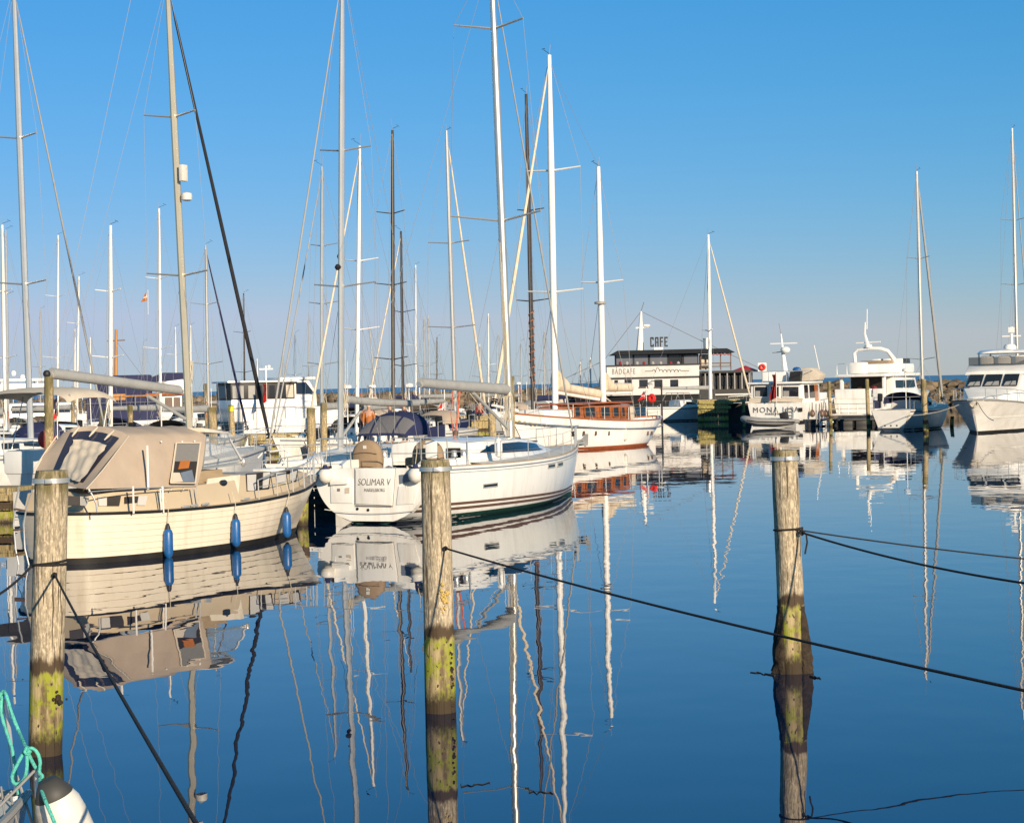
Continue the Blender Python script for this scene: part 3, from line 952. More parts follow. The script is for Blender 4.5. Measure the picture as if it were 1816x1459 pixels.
# side window of the tent: frame, clear sheet, things inside
def tp(px, py, out=.075):
    f = 0.5
    for _ in range(6):
        y = A0.lerp(F0, f).y
        p = CR.hit(px, py, y=y)
        k = (p.z - A0.z) / (A1.z - A0.z)
        y = A0.y + (A1.y - A0.y) * k - out
        p = CR.hit(px, py, y=y)
    return p
wq = [(313, 785), (356, 785), (347, 856), (303, 856)]
mb = MB(); mb.panel([tp(*q, .085) for q in wq], .012)
TW = CR.part('side_window', mb, M['interior'], parent=TENT)
mb = MB(); mb.panel([tp(*q, .105) for q in [(315, 787), (354, 787), (350, 818), (309, 818)]], .012)
CR.part('window_sheet', mb, M['vinyl'], parent=TW)
mb = MB(); mb.panel([tp(*q, .11) for q in [(320, 817), (337, 816), (334, 830), (316, 832)]], .02)
CR.part('orange_cushion', mb, M['coat'], parent=TW)
mb = MB(); mb.panel([tp(*q, .12) for q in [(307, 838), (318, 838), (324, 854), (305, 855)]], .02)
CR.part('white_cushion', mb, M['canvas2'], parent=TW)
mb = MB(); mb.panel([tp(*q, .115) for q in [(320, 838), (340, 833), (345, 854), (324, 854)]], .02)
CR.part('striped_cushion', mb, M['steelblue'], parent=TW)
mb = MB(); mb.rim([tp(*q, .10) for q in wq], .035, .03)
CR.part('window_frame', mb, M['canvas2'], parent=TW)
# windscreen
W0, W1 = sp(364, 770, -.98), sp(356, 866, -1.28)
W2 = sp(408, 776, -.96); W3 = sp(431, 816, -1.12)
W4 = sp(360, 829, -1.2)
mb = MB(); mb.panel([sp(364, 776, -1.0), sp(407, 778, -1.0), sp(428, 818, -1.14), sp(359, 828, -1.17)], .012)
WS = CR.part('side_screen', mb, M['clear'])
c0, c1 = sp(407, 778, -1.0), sp(430, 819, -1.14)
mb = MB(); mb.panel([c0, mir(c0), mir(c1), c1], .012)
CR.part('windscreen', mb, M['clear'])
for s_ in (1, -1):
    g = (lambda p: p) if s_ == 1 else mir
    for a_, b_, w_ in ((c0, c1, .05), (sp(364, 776, -1.0), sp(359, 828, -1.17), .05), (sp(359, 829, -1.17), c1, .04), (sp(364, 775, -1.0), c0, .05)):
        mb = MB(); mb.bar(g(a_), g(b_), w_, .04); CR.part('screen_frame', mb, M['alu'])
mb = MB(); mb.bar(V((c0.x, 0, c0.z)), V((c1.x, 0, c1.z)), .05, .04); CR.part('screen_frame', mb, M['alu'])
h0, h1 = sp(364, 766, -1.02), sp(412, 769, -1.02)
mb = MB(); mb.hexa([h0, h1, mir(h1), mir(h0), h0 + V((0, .06, .10)), h1 + V((-.05, .1, .05)), mir(h1 + V((-.05, .1, .05))), mir(h0 + V((0, .06, .10)))])
CR.part('hardtop', mb, M['cream'], bevel=.01)
mb = MB(); mb.ball(c1 + V((-.05, -.06, .0)), .09, 12, (.7, .7, 1.2)); CR.part('side_lamp', mb, M['steel'])
for pq in ((286, 783), (323, 783), (345, 782), (290, 866), (303, 868), (325, 867)):
    mb = MB(); mb.ball(tp(*pq, .09), .022, 8); CR.part('press_stud', mb, M['white'], parent=TENT)
# inside: wheel, seat, dash seen through the screens
mb = MB(); mb.box(((c1.x + W1.x) / 2 - .3, 0, A0.z + .0), (1.2, 2.0, .35)); CR.part('dashboard', mb, M['teak'])
mb = MB(); mb.tube([V((c1.x - 1.1 + .05 * math.sin(t), -.55 + .2 * math.cos(t), A0.z + .35 + .2 * math.sin(t))) for t in [i * math.pi / 8 for i in range(16)]], .018, 6, closed=True)
CR.part('steering_wheel', mb, M['black'])
# stanchions and handrails
def deck_y(px, py_):
    return None
def post(px0, py0, px1, py1, y, r=.022, m='white', name='stanchion', parent=None):
    mb = MB(); mb.tube([CR.hit(px0, py0, y=y), CR.hit(px1, py1, y=y)], r, 6)
    return CR.part(name, mb, M[m], parent=parent)
post(237, 910, 236, 862, -1.55); post(290, 909, 288, 862, -1.57); post(286, 909, 284, 866, -1.55, .014)
post(263, 868, 261, 790, -1.42, .026, name='boathook')
mb = MB(); mb.tube([sp(172, 908, -1.5), sp(171, 894, -1.5), sp(165, 880, -1.46), sp(157, 867, -1.4)], .02, 6); CR.part('stanchion', mb, M['steel'])
# grab rail along the tent foot
mb = MB(); mb.tube([sp(157, 872, -1.45), sp(236, 866, -1.55), sp(288, 864, -1.56), sp(340, 863, -1.52)], .014, 6); CR.part('handrail', mb, M['steel'])
for q in ((342, 863, 344, 900), (349, 862, 351, 902)):
    post(*q, -1.5, .016, 'steel')
# pulpit: posts with two rails round the bow
tops, mids = {}, {}
for sd in (-1, 1):
    ts = [.56, .64, .72, .80, .87, .93, .975]
    tp_ = [hull.pt(t, hull.S(t), sd, -.10) + V((0, 0, .56 if t > .6 else .45)) for t in ts]
    md_ = [hull.pt(t, hull.S(t), sd, -.09) + V((0, 0, .29)) for t in ts]
    for t, p in zip(ts, tp_):
        mb = MB(); mb.tube([hull.pt(t, hull.S(t), sd, -.08), p], .016, 6); CR.part('stanchion', mb, M['steel'])
    tops[sd], mids[sd] = tp_, md_
nose = V((LC - .02, 0, 1.40 + .60))
mb = MB(); mb.tube(tops[-1] + [nose] + tops[1][::-1], .017, 6); CR.part('pulpit_rail', mb, M['steel'])
for sd in (-1, 1):
    mb = MB(); mb.tube(mids[sd], .010, 5); CR.part('lower_rail', mb, M['steel'])
# coarse bits on the fore deck
mb = MB(); mb.box((LC * .80, 0, 1.62), (.6, .55, .07)); CR.part('deck_hatch', mb, M['gelcoat'], bevel=.02)
mb = MB(); mb.box((LC * .93, 0, 1.42), (.3, .16, .12)); CR.part('mooring_bitt', mb, M['teak'])
mb = MB()
for k in range(5):
    z = hull.S(.5)
for px in (365, 437, 345, 330):
    mb = MB(); p = CR.hit(px, 898 - (px - 330) * .13, y=-1.5); mb.box(p, (.22, .05, .05)); CR.part('cleat', mb, M['steel'], bevel=.01)
# ladder and tube on the round stern
mb = MB()
def st(px, py, dd): return CR.hit(px, py, x=-.03 if px < 40 else -.0)
L1 = [st(34, 862, 42.9), st(27, 895, 42.75), st(24, 930, 42.7), st(28, 975, 42.75), st(36, 1015, 42.9)]
L2 = [st(58, 868, 42.2), st(47, 900, 41.95), st(42, 930, 41.9), st(44, 972, 41.95), st(52, 1005, 42.1)]
LD = CR.part('boarding_ladder', mb.tube(L1, .018, 6), M['steel'])
mb = MB(); mb.tube(L2, .018, 6); CR.part('ladder_rail', mb, M['steel'], parent=LD)
for i in range(1, 5):
    mb = MB(); a_ = L1[i].lerp(L1[min(i + 1, 4)], .2 if i < 4 else 0); b_ = L2[i].lerp(L2[min(i + 1, 4)], .2 if i < 4 else 0)
    mb.bar(a_, b_, .09, .03); CR.part('ladder_step', mb, M['brown'], parent=LD)
# fenders hanging along the side
for px, y0, y1, lab in ((299, 938, 987, 'blue fender hanging nearest the stern of the cream cruiser'), (419, 920, 967, 'scuffed blue fender hanging amidships on the cream cruiser'), (509, 908, 951, 'blue fender hanging near the bow of the cream cruiser')):
    yy = -1.6
    for _ in range(6):
        p = CR.hit(px, (y0 + y1) / 2, y=yy); t = min(max(p.x / LC, 0), 1); yy = hull.pt(t, max(p.z, .1), -1).y - .15
    a_ = CR.world(CR.hit(px, y0, y=yy)); b_ = CR.world(CR.hit(px, y1, y=yy)); L_ = (a_ - b_).length
    FD = Thing('fender', lab, 'fender', (b_.x, b_.y, b_.z), 29, 'blue fenders of the cream cruiser')
    mb = MB(); mb.lathe((0, 0, 0), (0, 0, 1), [(.05, -.02), (.09, .03), (.105, .09), (.105, L_ - .09), (.085, L_ - .03), (.05, L_ + .01)], 18)
    FD.part('body', mb, M['blue'], smooth=40)
    mb = MB(); mb.lathe((0, 0, L_), (0, 0, 1), [(.06, -.01), (.05, .05), (.03, .11), (.018, .13)], 12); FD.part('end_cap', mb, M['black'])
    mb = MB(); mb.lathe((0, 0, 0), (0, 0, -1), [(.06, -.0), (.05, .03), (.03, .06), (.015, .07)], 12); FD.part('end_cap', mb, M['black'])
    tq = min(max(CR.loc(a_).x / LC, 0), 1); dk = CR.world(hull.pt(tq, hull.S(tq), -1, -.03) + V((0, 0, .30)))
    mb = MB(); mb.tube([V((0, 0, L_ + .1)), FD.loc(CR.world(hull.pt(tq, hull.S(tq), -1, .06))), FD.loc(dk)], .009, 5); FD.part('cord', mb, M['paleline'])
# ---------------------------------------------------------------- rigs
def rig(T, x, z0, top, r, spreaders, mast='alu', boat='', fore=None, aft=None, chain=None, furl=None, furl_m='sail', wire=.006, top_gear=True, xt=None, yt=0.0, n=12, shrouds=True, y0=0.0):
    """mast at local x from z0 to top; spreaders (z, half span, sweep aft, rise); fore/aft/chain = foot points of the stays"""
    xt = x if xt is None else xt
    P = lambda z: V((x + (xt - x) * (z - z0) / (top - z0), y0 + (yt - y0) * (z - z0) / (top - z0), z))
    mb = MB(); k = 10
    pts = [P(z0 + (top - z0) * i / k) for i in range(k + 1)]
    mb.tube(pts, [r * (1 if i < k * .7 else 1 - .35 * (i - k * .7) / (k * .3)) for i in range(k + 1)], n)
    mo = T.part('mast', mb, M[mast])
    tips = {-1: [], 1: []}
    for zs, hs, sw, up in spreaders:
        for sd in (-1, 1):
            a = P(zs); b = a + V((-sw, sd * hs, up))
            mb = MB(); mb.tube([a, b], [r * .34, r * .24], 6)
            T.part('spreader', mb, M['darkmast'] if mast == 'darkmast' else M['alu'] if mast != 'paintmast' else M['paintmast'], parent=mo)
            tips[sd].append(b)
    if shrouds and chain:
        for sd in (-1, 1):
            c = V((chain[0], sd * chain[1], chain[2]))
            mb = MB(); mb.tube([P(top - .1)] + tips[sd][::-1] + [c], wire, 4); T.part('shroud', mb, M['wire'])
            if spreaders:
                mb = MB(); mb.tube([P(spreaders[0][0] - .1), c + V((-.3, 0, 0))], wire, 4); T.part('shroud', mb, M['wire'])
    if fore is not None:
        a = P(fore[1] if isinstance(fore, tuple) and len(fore) == 2 else top - .15); b = V(fore[0]) if isinstance(fore, tuple) and len(fore) == 2 else V(fore)
        if furl:
            mb = MB()
            q = [a.lerp(b, u) for u in (0, .04, .08, .5, .9, .965, 1)]
            mb.tube(q, [wire * 1.5, wire * 1.5, furl * .55, furl * .85, furl, furl * .8, wire * 2], 8)
            T.part('furled_jib', mb, M[furl_m])
            d = (a - b).normalized()
            mb = MB(); mb.lathe(b + d * .12, d, [(.03, 0), (furl * 1.7, .01), (furl * 1.7, .03), (.04, .05), (.04, .12), (furl * 1.7, .13), (furl * 1.7, .15), (.03, .16)], 12)
            T.part('furler_drum', mb, M['black'])
        else:
            mb = MB(); mb.tube([a, b], wire, 4); T.part('forestay', mb, M['wire'])
    if aft is not None:
        mb = MB(); mb.tube([P(top - .05), V(aft)], wire, 4); T.part('backstay', mb, M['wire'])
    if top_gear:
        t = P(top)
        mb = MB(); mb.tube([t, t + V((-.05, .05, .55))], max(wire, r * .1), 4); T.part('antenna', mb, M['wire'], parent=mo)
        mb = MB(); mb.tube([t + V((0, 0, .08)), t + V((.45, -.05, .22))], max(wire, r * .1), 4)
        mb.tube([t + V((.35, -.05, .30)), t + V((.62, -.05, .24))], max(wire, r * .12), 4); T.part('wind_vane', mb, M['black'], parent=mo)
    return mo, P


def boom(T, a, b, r, m='alu', cover=None, cm='greycover', sagm=0.0, parent=None):
    """boom from the mast a to its end b, with a stowed sail under a cover (r fore, r aft)"""
    a, b = V(a), V(b)
    mb = MB(); mb.tube([a, b], r, 10); bo = T.part('boom', mb, M[m])
    if cover:
        mb = MB(); d = (b - a); u, w = frame(d); w = V((0, 0, 1)); u = d.cross(w).normalized()
        secs = []
        for i in range(15):
            f = .02 + .96 * i / 14
            c = a + d * f; h = cover[0] + (cover[1] - cover[0]) * f ** .7; wd = .5 * h * (1 + .10 * math.sin(i * 2.1))
            sec = []
            for k in range(12):
                t = 2 * math.pi * k / 12
                sec.append(c + u * math.cos(t) * wd + w * (math.sin(t) * h * .5 + h * .38 - r * .9 - sagm * math.sin(f * math.pi)))
            secs.append(sec)
        mb.loft(secs, closed=True); T.part('sail_cover', mb, M[cm], parent=bo, smooth=60)
    return bo


def pulpit(T, hull, ts, h, sides=(-1, 1), nose=None, r=.014, name='pulpit_rail', inset=.08):
    tops = {}
    for sd in sides:
        tp_ = [hull.pt(t, hull.S(t), sd, -inset) + V((0, 0, h)) for t in ts]
        tops[sd] = tp_
        for t, p in zip(ts, tp_):
            mb = MB(); mb.tube([hull.pt(t, hull.S(t), sd, -inset * .8), p], r, 5); T.part('stanchion', mb, M['steel'])
    pts = tops[-1] + ([nose] if nose is not None else []) + tops[1][::-1] if len(sides) == 2 and nose is not None else None
    if pts:
        mb = MB(); mb.tube(pts, r, 5); T.part(name, mb, M['steel'])
    return tops


def lifeline(T, hull, ts, hs, r=.005, post=.012, inset=.08):
    for sd in (-1, 1):
        for t in ts:
            b = hull.pt(t, hull.S(t), sd, -inset)
            mb = MB(); mb.tube([b, b + V((0, 0, max(hs)))], post, 5); T.part('stanchion', mb, M['steel'])
        for h in hs:
            mb = MB(); mb.tube([hull.pt(t, hull.S(t), sd, -inset) + V((0, 0, h)) for t in ts], r, 4); T.part('lifeline', mb, M['wire'])


def loft_cabin(T, name, st, m, parent=None, bevel=0.03, smooth=35):
    """st: list of (x, half width at foot, half width at top, z foot, z top)"""
    mb = MB(); secs = []
    for x, wb, wt, zb, zt in st:
        secs.append([V((x, -wb, zb)), V((x, -wt, zt - .03)), V((x, -wt * .55, zt + .03)), V((x, 0, zt + .05)), V((x, wt * .55, zt + .03)), V((x, wt, zt - .03)), V((x, wb, zb))])
    mb.loft(secs); return T.part(name, mb, M[m], parent=parent, bevel=bevel, smooth=smooth)
# ---------------------------------------------------------------- the white sailing yacht
SO = Thing('sailing_yacht', 'white sailing yacht with SOLIMAR V on its transom and a navy sprayhood', 'sailboat', (-3.80, 53.45), 24.3)
LS = 14.45
shull = Hull(S=[(0, 1.47), (.3, 1.40), (.6, 1.42), (1, 1.58)],
             B=[(0, 1.66), (.15, 1.86), (.35, 2.0), (.55, 1.88), (.72, 1.42), (.86, .80), (.95, .30), (1, .03)],
             W=[(0, .04), (.06, .80), (.15, 1.36), (.35, 1.62), (.55, 1.45), (.72, .95), (.86, .42), (.95, .13), (1, .015)],
             stern=(.10, 0.0), bow=(LS - .75, LS), p=.31, n=2.3)
mb = MB(); shull.shell(mb, n=60, rows=34, low=lambda t: .07 - .42 * min(1, t / .16))
SH = SO.part('hull', mb, M['gelcoat'], smooth=45)
mb = MB(); shull.deck(mb, n=50, drop=.0, camber=.06, t0=.24, t1=1.0)
SO.part('deck', mb, M['deck'])
mb = MB(); shull.ribbon(mb, lambda t: -.15, lambda t: .17 - .07 * t, off=.006)
SO.part('boot_stripe', mb, M['green'])
for a, b in ((.47, .27), (.335, .165)):
    mb = MB(); shull.ribbon(mb, lambda t: a + (b - a) * t - .045, lambda t: a + (b - a) * t + .03, off=.006, t0=.01)
    SO.part('stripe', mb, M['brown'])
mb = MB(); shull.ribbon(mb, lambda t: shull.S(t) - .17, lambda t: shull.S(t) - .155, off=.005, t0=.02); SO.part('stripe', mb, M['steelblue'])
mb = MB(); shull.ribbon(mb, lambda t: shull.S(t) - .10, lambda t: shull.S(t) - .065, off=.006, t0=.02, t1=.985); SO.part('stripe', mb, M['steelblue'])
mb = MB()
for sd in (-1, 1): mb.tube(shull.rail(.015, 50, .0, 1, sd, .04), .022, 6)
SO.part('toe_rail', mb, M['teak'])
# cockpit: side decks, coamings, sole, open at the transom top
x_t = LS * .24
for sd in (-1, 1):
    mb = MB(); secs = []
    for i in range(13):
        t = .24 * i / 12; p = shull.pt(t, shull.S(t), sd)
        yi = 1.18 * sd
        secs.append([V((p.x, p.y, p.z)), V((p.x, yi + .12 * sd, p.z + .01)), V((p.x, yi + .06 * sd, p.z + (.20 if i > 2 else .07))), V((p.x, yi - .06 * sd, p.z + (.20 if i > 2 else .07))), V((p.x, yi - .1 * sd, p.z - .55))])
    mb.loft(secs, cap=False); SO.part('cockpit_coaming', mb, M['gelcoat'])
mb = MB(); mb.box((x_t / 2 + .1, 0, .78), (x_t, 2.2, .08)); SO.part('cockpit_sole', mb, M['teak'])
mb = MB(); mb.box((.14, 0, 1.40), (.25, 2.6, .14)); SO.part('transom_seat', mb, M['gelcoat'], bevel=.04)
# transom: drop-down bathing platform panel, lockers, name
tz = lambda z, y, out=.0: V((shull.pt(0, z).x - out, y, z))
def tpx(px, py, out=.0):
    p = SO.hit(px, py, x=0.0)
    for _ in range(4): p = SO.hit(px, py, x=shull.pt(0, p.z).x - out)
    return p
def tplate(name, q, m, out, t=.012, parent=None, bevel=0):
    mb = MB(); mb.panel([tpx(px, py, out) for px, py in q], t); return SO.part(name, mb, M[m], parent=parent, bevel=bevel)
BP = tplate('bathing_platform', [(631, 832), (700, 830), (695, 896), (631, 893)], 'gelcoat', .02, .04, bevel=.01)
mb = MB(); mb.rim([tpx(*q, .012) for q in ((629, 830), (702, 828), (697, 898), (629, 895))], .008, .010); SO.part('panel_gap', mb, M['rubber'], parent=BP)
mb = MB(); mb.bar(tpx(631, 896.5, .03), tpx(695, 897.5, .03), .03, .02); SO.part('panel_gap', mb, M['letters'], parent=BP)
tplate('stern_locker', [(586, 851), (626, 849), (626, 892), (587, 892)], 'gelcoat', .01, .03, bevel=.01)
tplate('stern_locker', [(707, 862), (742, 862), (734, 893), (703, 895)], 'gelcoat', .01, .03, bevel=.01)
tplate('step', [(586, 849), (617, 847), (617, 858), (586, 860)], 'gelcoat', .06, .08, bevel=.02)
tplate('shower_hatch', [(612, 865), (620, 864), (620, 874), (612, 875)], 'canvas2', .03, .02)
tplate('gas_symbol', [(598, 866), (603, 866), (603, 871), (598, 871)], 'letters', .03, .01)
tplate('locker_vent', [(708, 842), (727, 840), (733, 852), (709, 858)], 'steelblue', .012, .02)
for q in ((634, 902), (653, 904)):
    mb = MB(); p = tpx(*q, .0); mb.lathe(p, (-1, 0, 0), [(.04, -.02), (.04, .015), (.0, .016)], 10); SO.part('drain', mb, M['black'])
mb = MB(); mb.tube([V((-.03, y, .30 + .10 * (y / 1.5) ** 2)) for y in [-1.35 + 2.7 * i / 20 for i in range(21)]], .012, 5); SO.part('transom_edge', mb, M['gelcoat2'])
c = tpx(663, 855, .045); SO.text('boat_name', 'SOLIMAR V', .245, M['letters'], c, (0, -1, 0), (0, 0, 1), parent=BP, shear=.18, xs=.80)
c = tpx(664, 869, .045); SO.text('home_port', 'MARSELISBORG', .125, M['letters'], c, (0, -1, 0), (0, 0, 1), parent=BP, shear=.18, xs=.72)
# coachroof with the dark side window
CB = loft_cabin(SO, 'coachroof', [(3.5, 1.30, 1.12, 1.40, 2.02), (5.2, 1.34, 1.10, 1.42, 2.06), (7.4, 1.25, .95, 1.45, 2.02), (9.2, 1.0, .66, 1.46, 1.90), (10.8, .68, .38, 1.49, 1.68), (11.6, .35, .2, 1.5, 1.56)], 'gelcoat', bevel=.03)
def cpt(x, k, sd=-1, out=.022):
    st = [(3.5, 1.30, 1.12, 1.40, 1.99), (5.2, 1.34, 1.10, 1.42, 2.03), (7.4, 1.25, .95, 1.45, 1.99), (9.2, 1.0, .66, 1.46, 1.87), (10.8, .68, .38, 1.49, 1.65), (11.6, .35, .2, 1.5, 1.56)]
    for a, b in zip(st, st[1:]):
        if x <= b[0]: break
    f = (x - a[0]) / (b[0] - a[0]); L_ = [p + (q - p) * f for p, q in zip(a, b)]
    return V((x, sd * (L_[1] + (L_[2] - L_[1]) * k + out), L_[3] + (L_[4] - L_[3]) * k))
for sd in (-1, 1):
    mb = MB(); mb.loft([[cpt(x, k0, sd), cpt(x, k1, sd)] for x, k0, k1 in ((4.3, .50, .54), (5.2, .40, .80), (7.4, .32, .84), (9.2, .32, .84), (9.9, .36, .80))], cap=False)
    SO.part('side_window', mb, M['glass'], parent=CB)
for q in ((6.3, 2.07), (8.3, 1.98), (10.3, 1.80)):
    mb = MB(); mb.box((q[0], 0, q[1] + .03), (.55, .5, .05), ry=.06); SO.part('deck_hatch', mb, M['smoke'], parent=CB, bevel=.01)
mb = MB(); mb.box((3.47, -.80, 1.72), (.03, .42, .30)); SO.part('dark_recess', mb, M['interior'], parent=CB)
mb = MB(); mb.box((3.46, 0, 1.55), (.04, .62, .85)); SO.part('companionway', mb, M['mahogany'], parent=CB)
# ports in the topsides
def hullport(q, name='hull_port'):
    pts = []
    for px, py in q:
        y = -1.6
        for _ in range(12):
            p = SO.hit(px, py, y=y); t = min(max(p.x / LS, .02), .99); z = max(.1, p.z); y = shull.pt(t, z, -1).y - .006
            # correct the length for the raked ends
        pts.append(SO.hit(px, py, y=y))
    mb = MB(); mb.panel(pts, .02); o = SO.part(name, mb, M['glass'])
    mb = MB(); mb.rim(pts, .03, .03); SO.part('port_frame', mb, M['greycover'], parent=o)
hullport([(857, 859), (882, 856), (882, 862), (857, 865)]); hullport([(972, 824), (984, 822), (984, 828), (972, 830)]); hullport([(989, 821), (998, 819), (998, 825), (989, 827)])
# wheels under brown covers, table and winches
for sd in (1, -1):
    mb = MB(); c = V((1.65, sd * .92, 1.60)); sec = []
    for dx, sc in ((-.16, .80), (-.10, .96), (0, 1.0), (.10, .96), (.16, .80)):
        sec.append([c + V((dx, .46 * sc * math.cos(2 * math.pi * k / 20), (.58 if math.sin(2 * math.pi * k / 20) > 0 else .46) * sc * math.copysign(abs(math.sin(2 * math.pi * k / 20)) ** .75, math.sin(2 * math.pi * k / 20)) + .0)) for k in range(20)])
    mb.loft(sec, closed=True); WC = SO.part('wheel_cover', mb, M['tan'], smooth=50)
    mb = MB(); mb.box(c + V((-.165, 0, .38)), (.02, .10, .09)); SO.part('label', mb, M['fender'], parent=WC)
    for dz in (.18, -.2):
        mb = MB(); mb.tube([c + V((-.17, y, dz + .05 * math.cos(y * 4))) for y in (-.36, -.18, 0, .18, .36)], .012, 4); SO.part('seam', mb, M['brown'], parent=WC)
    mb = MB(); mb.box((2.0, sd * .92, 1.15), (.3, .3, .7)); SO.part('steering_pedestal', mb, M['gelcoat'], bevel=.04)
    for x in (2.6, 3.2):
        mb = MB(); mb.lathe((x, sd * 1.24, 1.66), (0, 0, 1), [(.10, 0), (.07, .08), (.09, .17), (.03, .18)], 14); SO.part('winch', mb, M['steel'])
mb = MB(); mb.box((2.6, -.1, 1.50), (.7, .42, .32)); SO.part('table_cover', mb, M['tan'], bevel=.06)
mb = MB(); mb.box((2.25, 0.05, 1.1), (.25, .2, .5)); SO.part('table_leg', mb, M['mahogany'])
mb = MB(); mb.box((1.0, -1.35, 1.92), (.10, .32, .46)); SO.part('lifebuoy_case', mb, M['white'], bevel=.03)
# guard rails
psh = .66
for sd in (-1, 1):
    ps = [V((.15, sd * .62, 1.47)), V((.12, sd * 1.5, 1.47)), V((1.1, sd * 1.78, 1.46)), V((2.2, sd * 1.85, 1.45))]
    up = [p + V((-.04, 0, psh + .12)) for p in ps]
    for a, b in zip(ps, up):
        mb = MB(); mb.tube([a, b], .016, 6); SO.part('stanchion', mb, M['steel'])
    mb = MB(); mb.tube([ps[0] + V((0, 0, .2)), up[0]] + up[1:] + [ps[3]], .016, 6); SO.part('stern_rail', mb, M['steel'])
    mb = MB(); mb.tube([p + V((-.02, 0, .38)) for p in ps], .012, 5); SO.part('stern_rail', mb, M['steel'])
lifeline(SO, shull, [.155, .29, .42, .54, .66, .77, .87], (.33, .64), r=.006, post=.014)
nose = V((LS + .08, 0, 1.58 + .62))
pulpit(SO, shull, [.87, .93, .985], .62, nose=nose, r=.016)
mb = MB(); mb.box((LS + .12, 0, 1.62), (.5, .16, .08)); BR = SO.part('bow_roller', mb, M['steel'])
mb = MB(); mb.tube([V((LS - .1, .0, 1.68)), V((LS + .4, 0, 1.72)), V((LS + .62, 0, 1.5))], .035, 6); mb.hexa([V((LS + .35, -.2, 1.52)), V((LS + .75, -.05, 1.86)), V((LS + .75, .05, 1.86)), V((LS + .35, .2, 1.52)), V((LS + .38, -.2, 1.56)), V((LS + .79, -.05, 1.9)), V((LS + .79, .05, 1.9)), V((LS + .38, .2, 1.56))])
SO.part('anchor', mb, M['rubber'])
# rig
mx = SO.hit(905, 766, y=0.0).x
zt = SO.hit(884, 0, y=0.0).z + 1.4
mo, PM_ = rig(SO, mx, 1.98, zt, .115, [(8.55, 1.5, .45, .20), (14.35, 1.15, .40, .15)], fore=(V((LS - .35, 0, 1.75)), zt - .3), aft=None, chain=(mx - .5, 1.55, 1.5), furl=.035, furl_m='greycover', xt=mx - .30, yt=.16, wire=.007, top_gear=False, n=16)
for sd in (-1, 1):
    mb = MB(); mb.tube([PM_(zt - .1), V((1.6, 0, 6.0)), V((.2, sd * 1.45, 1.6))], .006, 4); SO.part('backstay', mb, M['wire'])
b0, b1 = V((mx - .15, 0, 3.38)), SO.hit(742, 681, y=.05)
boom(SO, b0, b1, .07, cover=(.34, .27))
mb = MB(); mb.tube([SO.hit(840, 697, y=0), SO.hit(903, 762, y=0)], .05, 8); SO.part('vang', mb, M['greycover'])
mb = MB(); mb.tube([SO.hit(833, 697, y=0), SO.hit(868, 742, y=-.15), SO.hit(898, 763, y=-.1)], .012, 5); SO.part('vang_line', mb, M['paleline'])
# halyards and coils on the mast
for k in range(5):
    y = -.14 + .05 * k
    mb = MB(); mb.tube([PM_(2.0) + V((-.18 - .04 * (k % 3), y, 0)), PM_(3.4) + V((-.15, y * .9, 0)), PM_(5.5 + k * .6) + V((-.13, y * .5, 0))], .010, 4); SO.part('halyard', mb, M['paleline'])
for k in range(4):
    c = PM_(2.9) + V((-.18, -.15 + .1 * k, 0))
    mb = MB(); mb.tube([c + V((.02 * math.sin(t * 3), .05 * math.cos(t), .42 * math.sin(t))) for t in [i * .4 for i in range(30)]], .012, 4); SO.part('rope_coil', mb, M['paleline'])
mb = MB(); mb.tube([SO.hit(815, 694, y=0), SO.hit(812, 735, y=0), SO.hit(806, 776, y=0)], .03, 6); SO.part('mainsheet', mb, M['redline'])
mb = MB(); mb.tube([SO.hit(803, 694, y=.1), SO.hit(800, 735, y=.1), SO.hit(804, 774, y=.1)], .015, 5); SO.part('mainsheet', mb, M['redline'])
mb = MB(); mb.lathe(SO.hit(808, 777, y=0) - V((0, 0, .1)), (0, 0, 1), [(.11, -.08), (.06, .1), (.09, .3), (.03, .32)], 12); SO.part('winch', mb, M['brown'])
mb = MB(); mb.tube([SO.hit(700, 766, y=.55), SO.hit(698, 640, y=.55)], .008, 4); SO.part('flag_halyard', mb, M['wire'])
# round fenders on the quarters, long one on the rail
for px, py, y, lab in ((577, 843, 1.86, 'round white fender on the far corner of the SOLIMAR V transom'), (737, 842, -1.86, 'round white fender by the pile at the SOLIMAR V transom')):
    p = SO.hit(px, py, x=-.12)
    wp = SO.world(p); FB = Thing('ball_fender', lab, 'fender', wp, 24.3, 'round stern fenders')
    mb = MB(); mb.lathe((0, 0, -.21), (0, 0, 1), [(.02, 0), (.10, .02), (.17, .09), (.20, .19), (.185, .29), (.12, .38), (.06, .42), (.05, .47), (.02, .48)], 18); FB.part('body', mb, M['fender'], smooth=60)
    mb = MB(); mb.lathe((0, 0, .17), (0, 0, 1), [(.125, 0), (.07, .05), (.055, .11), (.02, .12)], 14); FB.part('collar', mb, M['navy'])
    mb = MB(); mb.tube([(0, 0, .28), (.1, 0, .6), (.12, 0, .85)], .010, 4); FB.part('cord', mb, M['paleline'])
p = SO.world(SO.hit(884, 795, y=-1.72)); FB = Thing('long_fender', 'white cylindrical fender hung on the guard rail of the SOLIMAR V', 'fender', p, 24.3)
mb = MB(); mb.lathe((0, 0, -.25), (0, 0, 1), [(.03, 0), (.09, .05), (.11, .12), (.11, .42), (.08, .5), (.03, .54)], 14); FB.part('body', mb, M['white'], smooth=50)
mb = MB(); mb.tube([(0, 0, .27), (0.02, -.02, .42)], .010, 4); FB.part('cord', mb, M['paleline'])
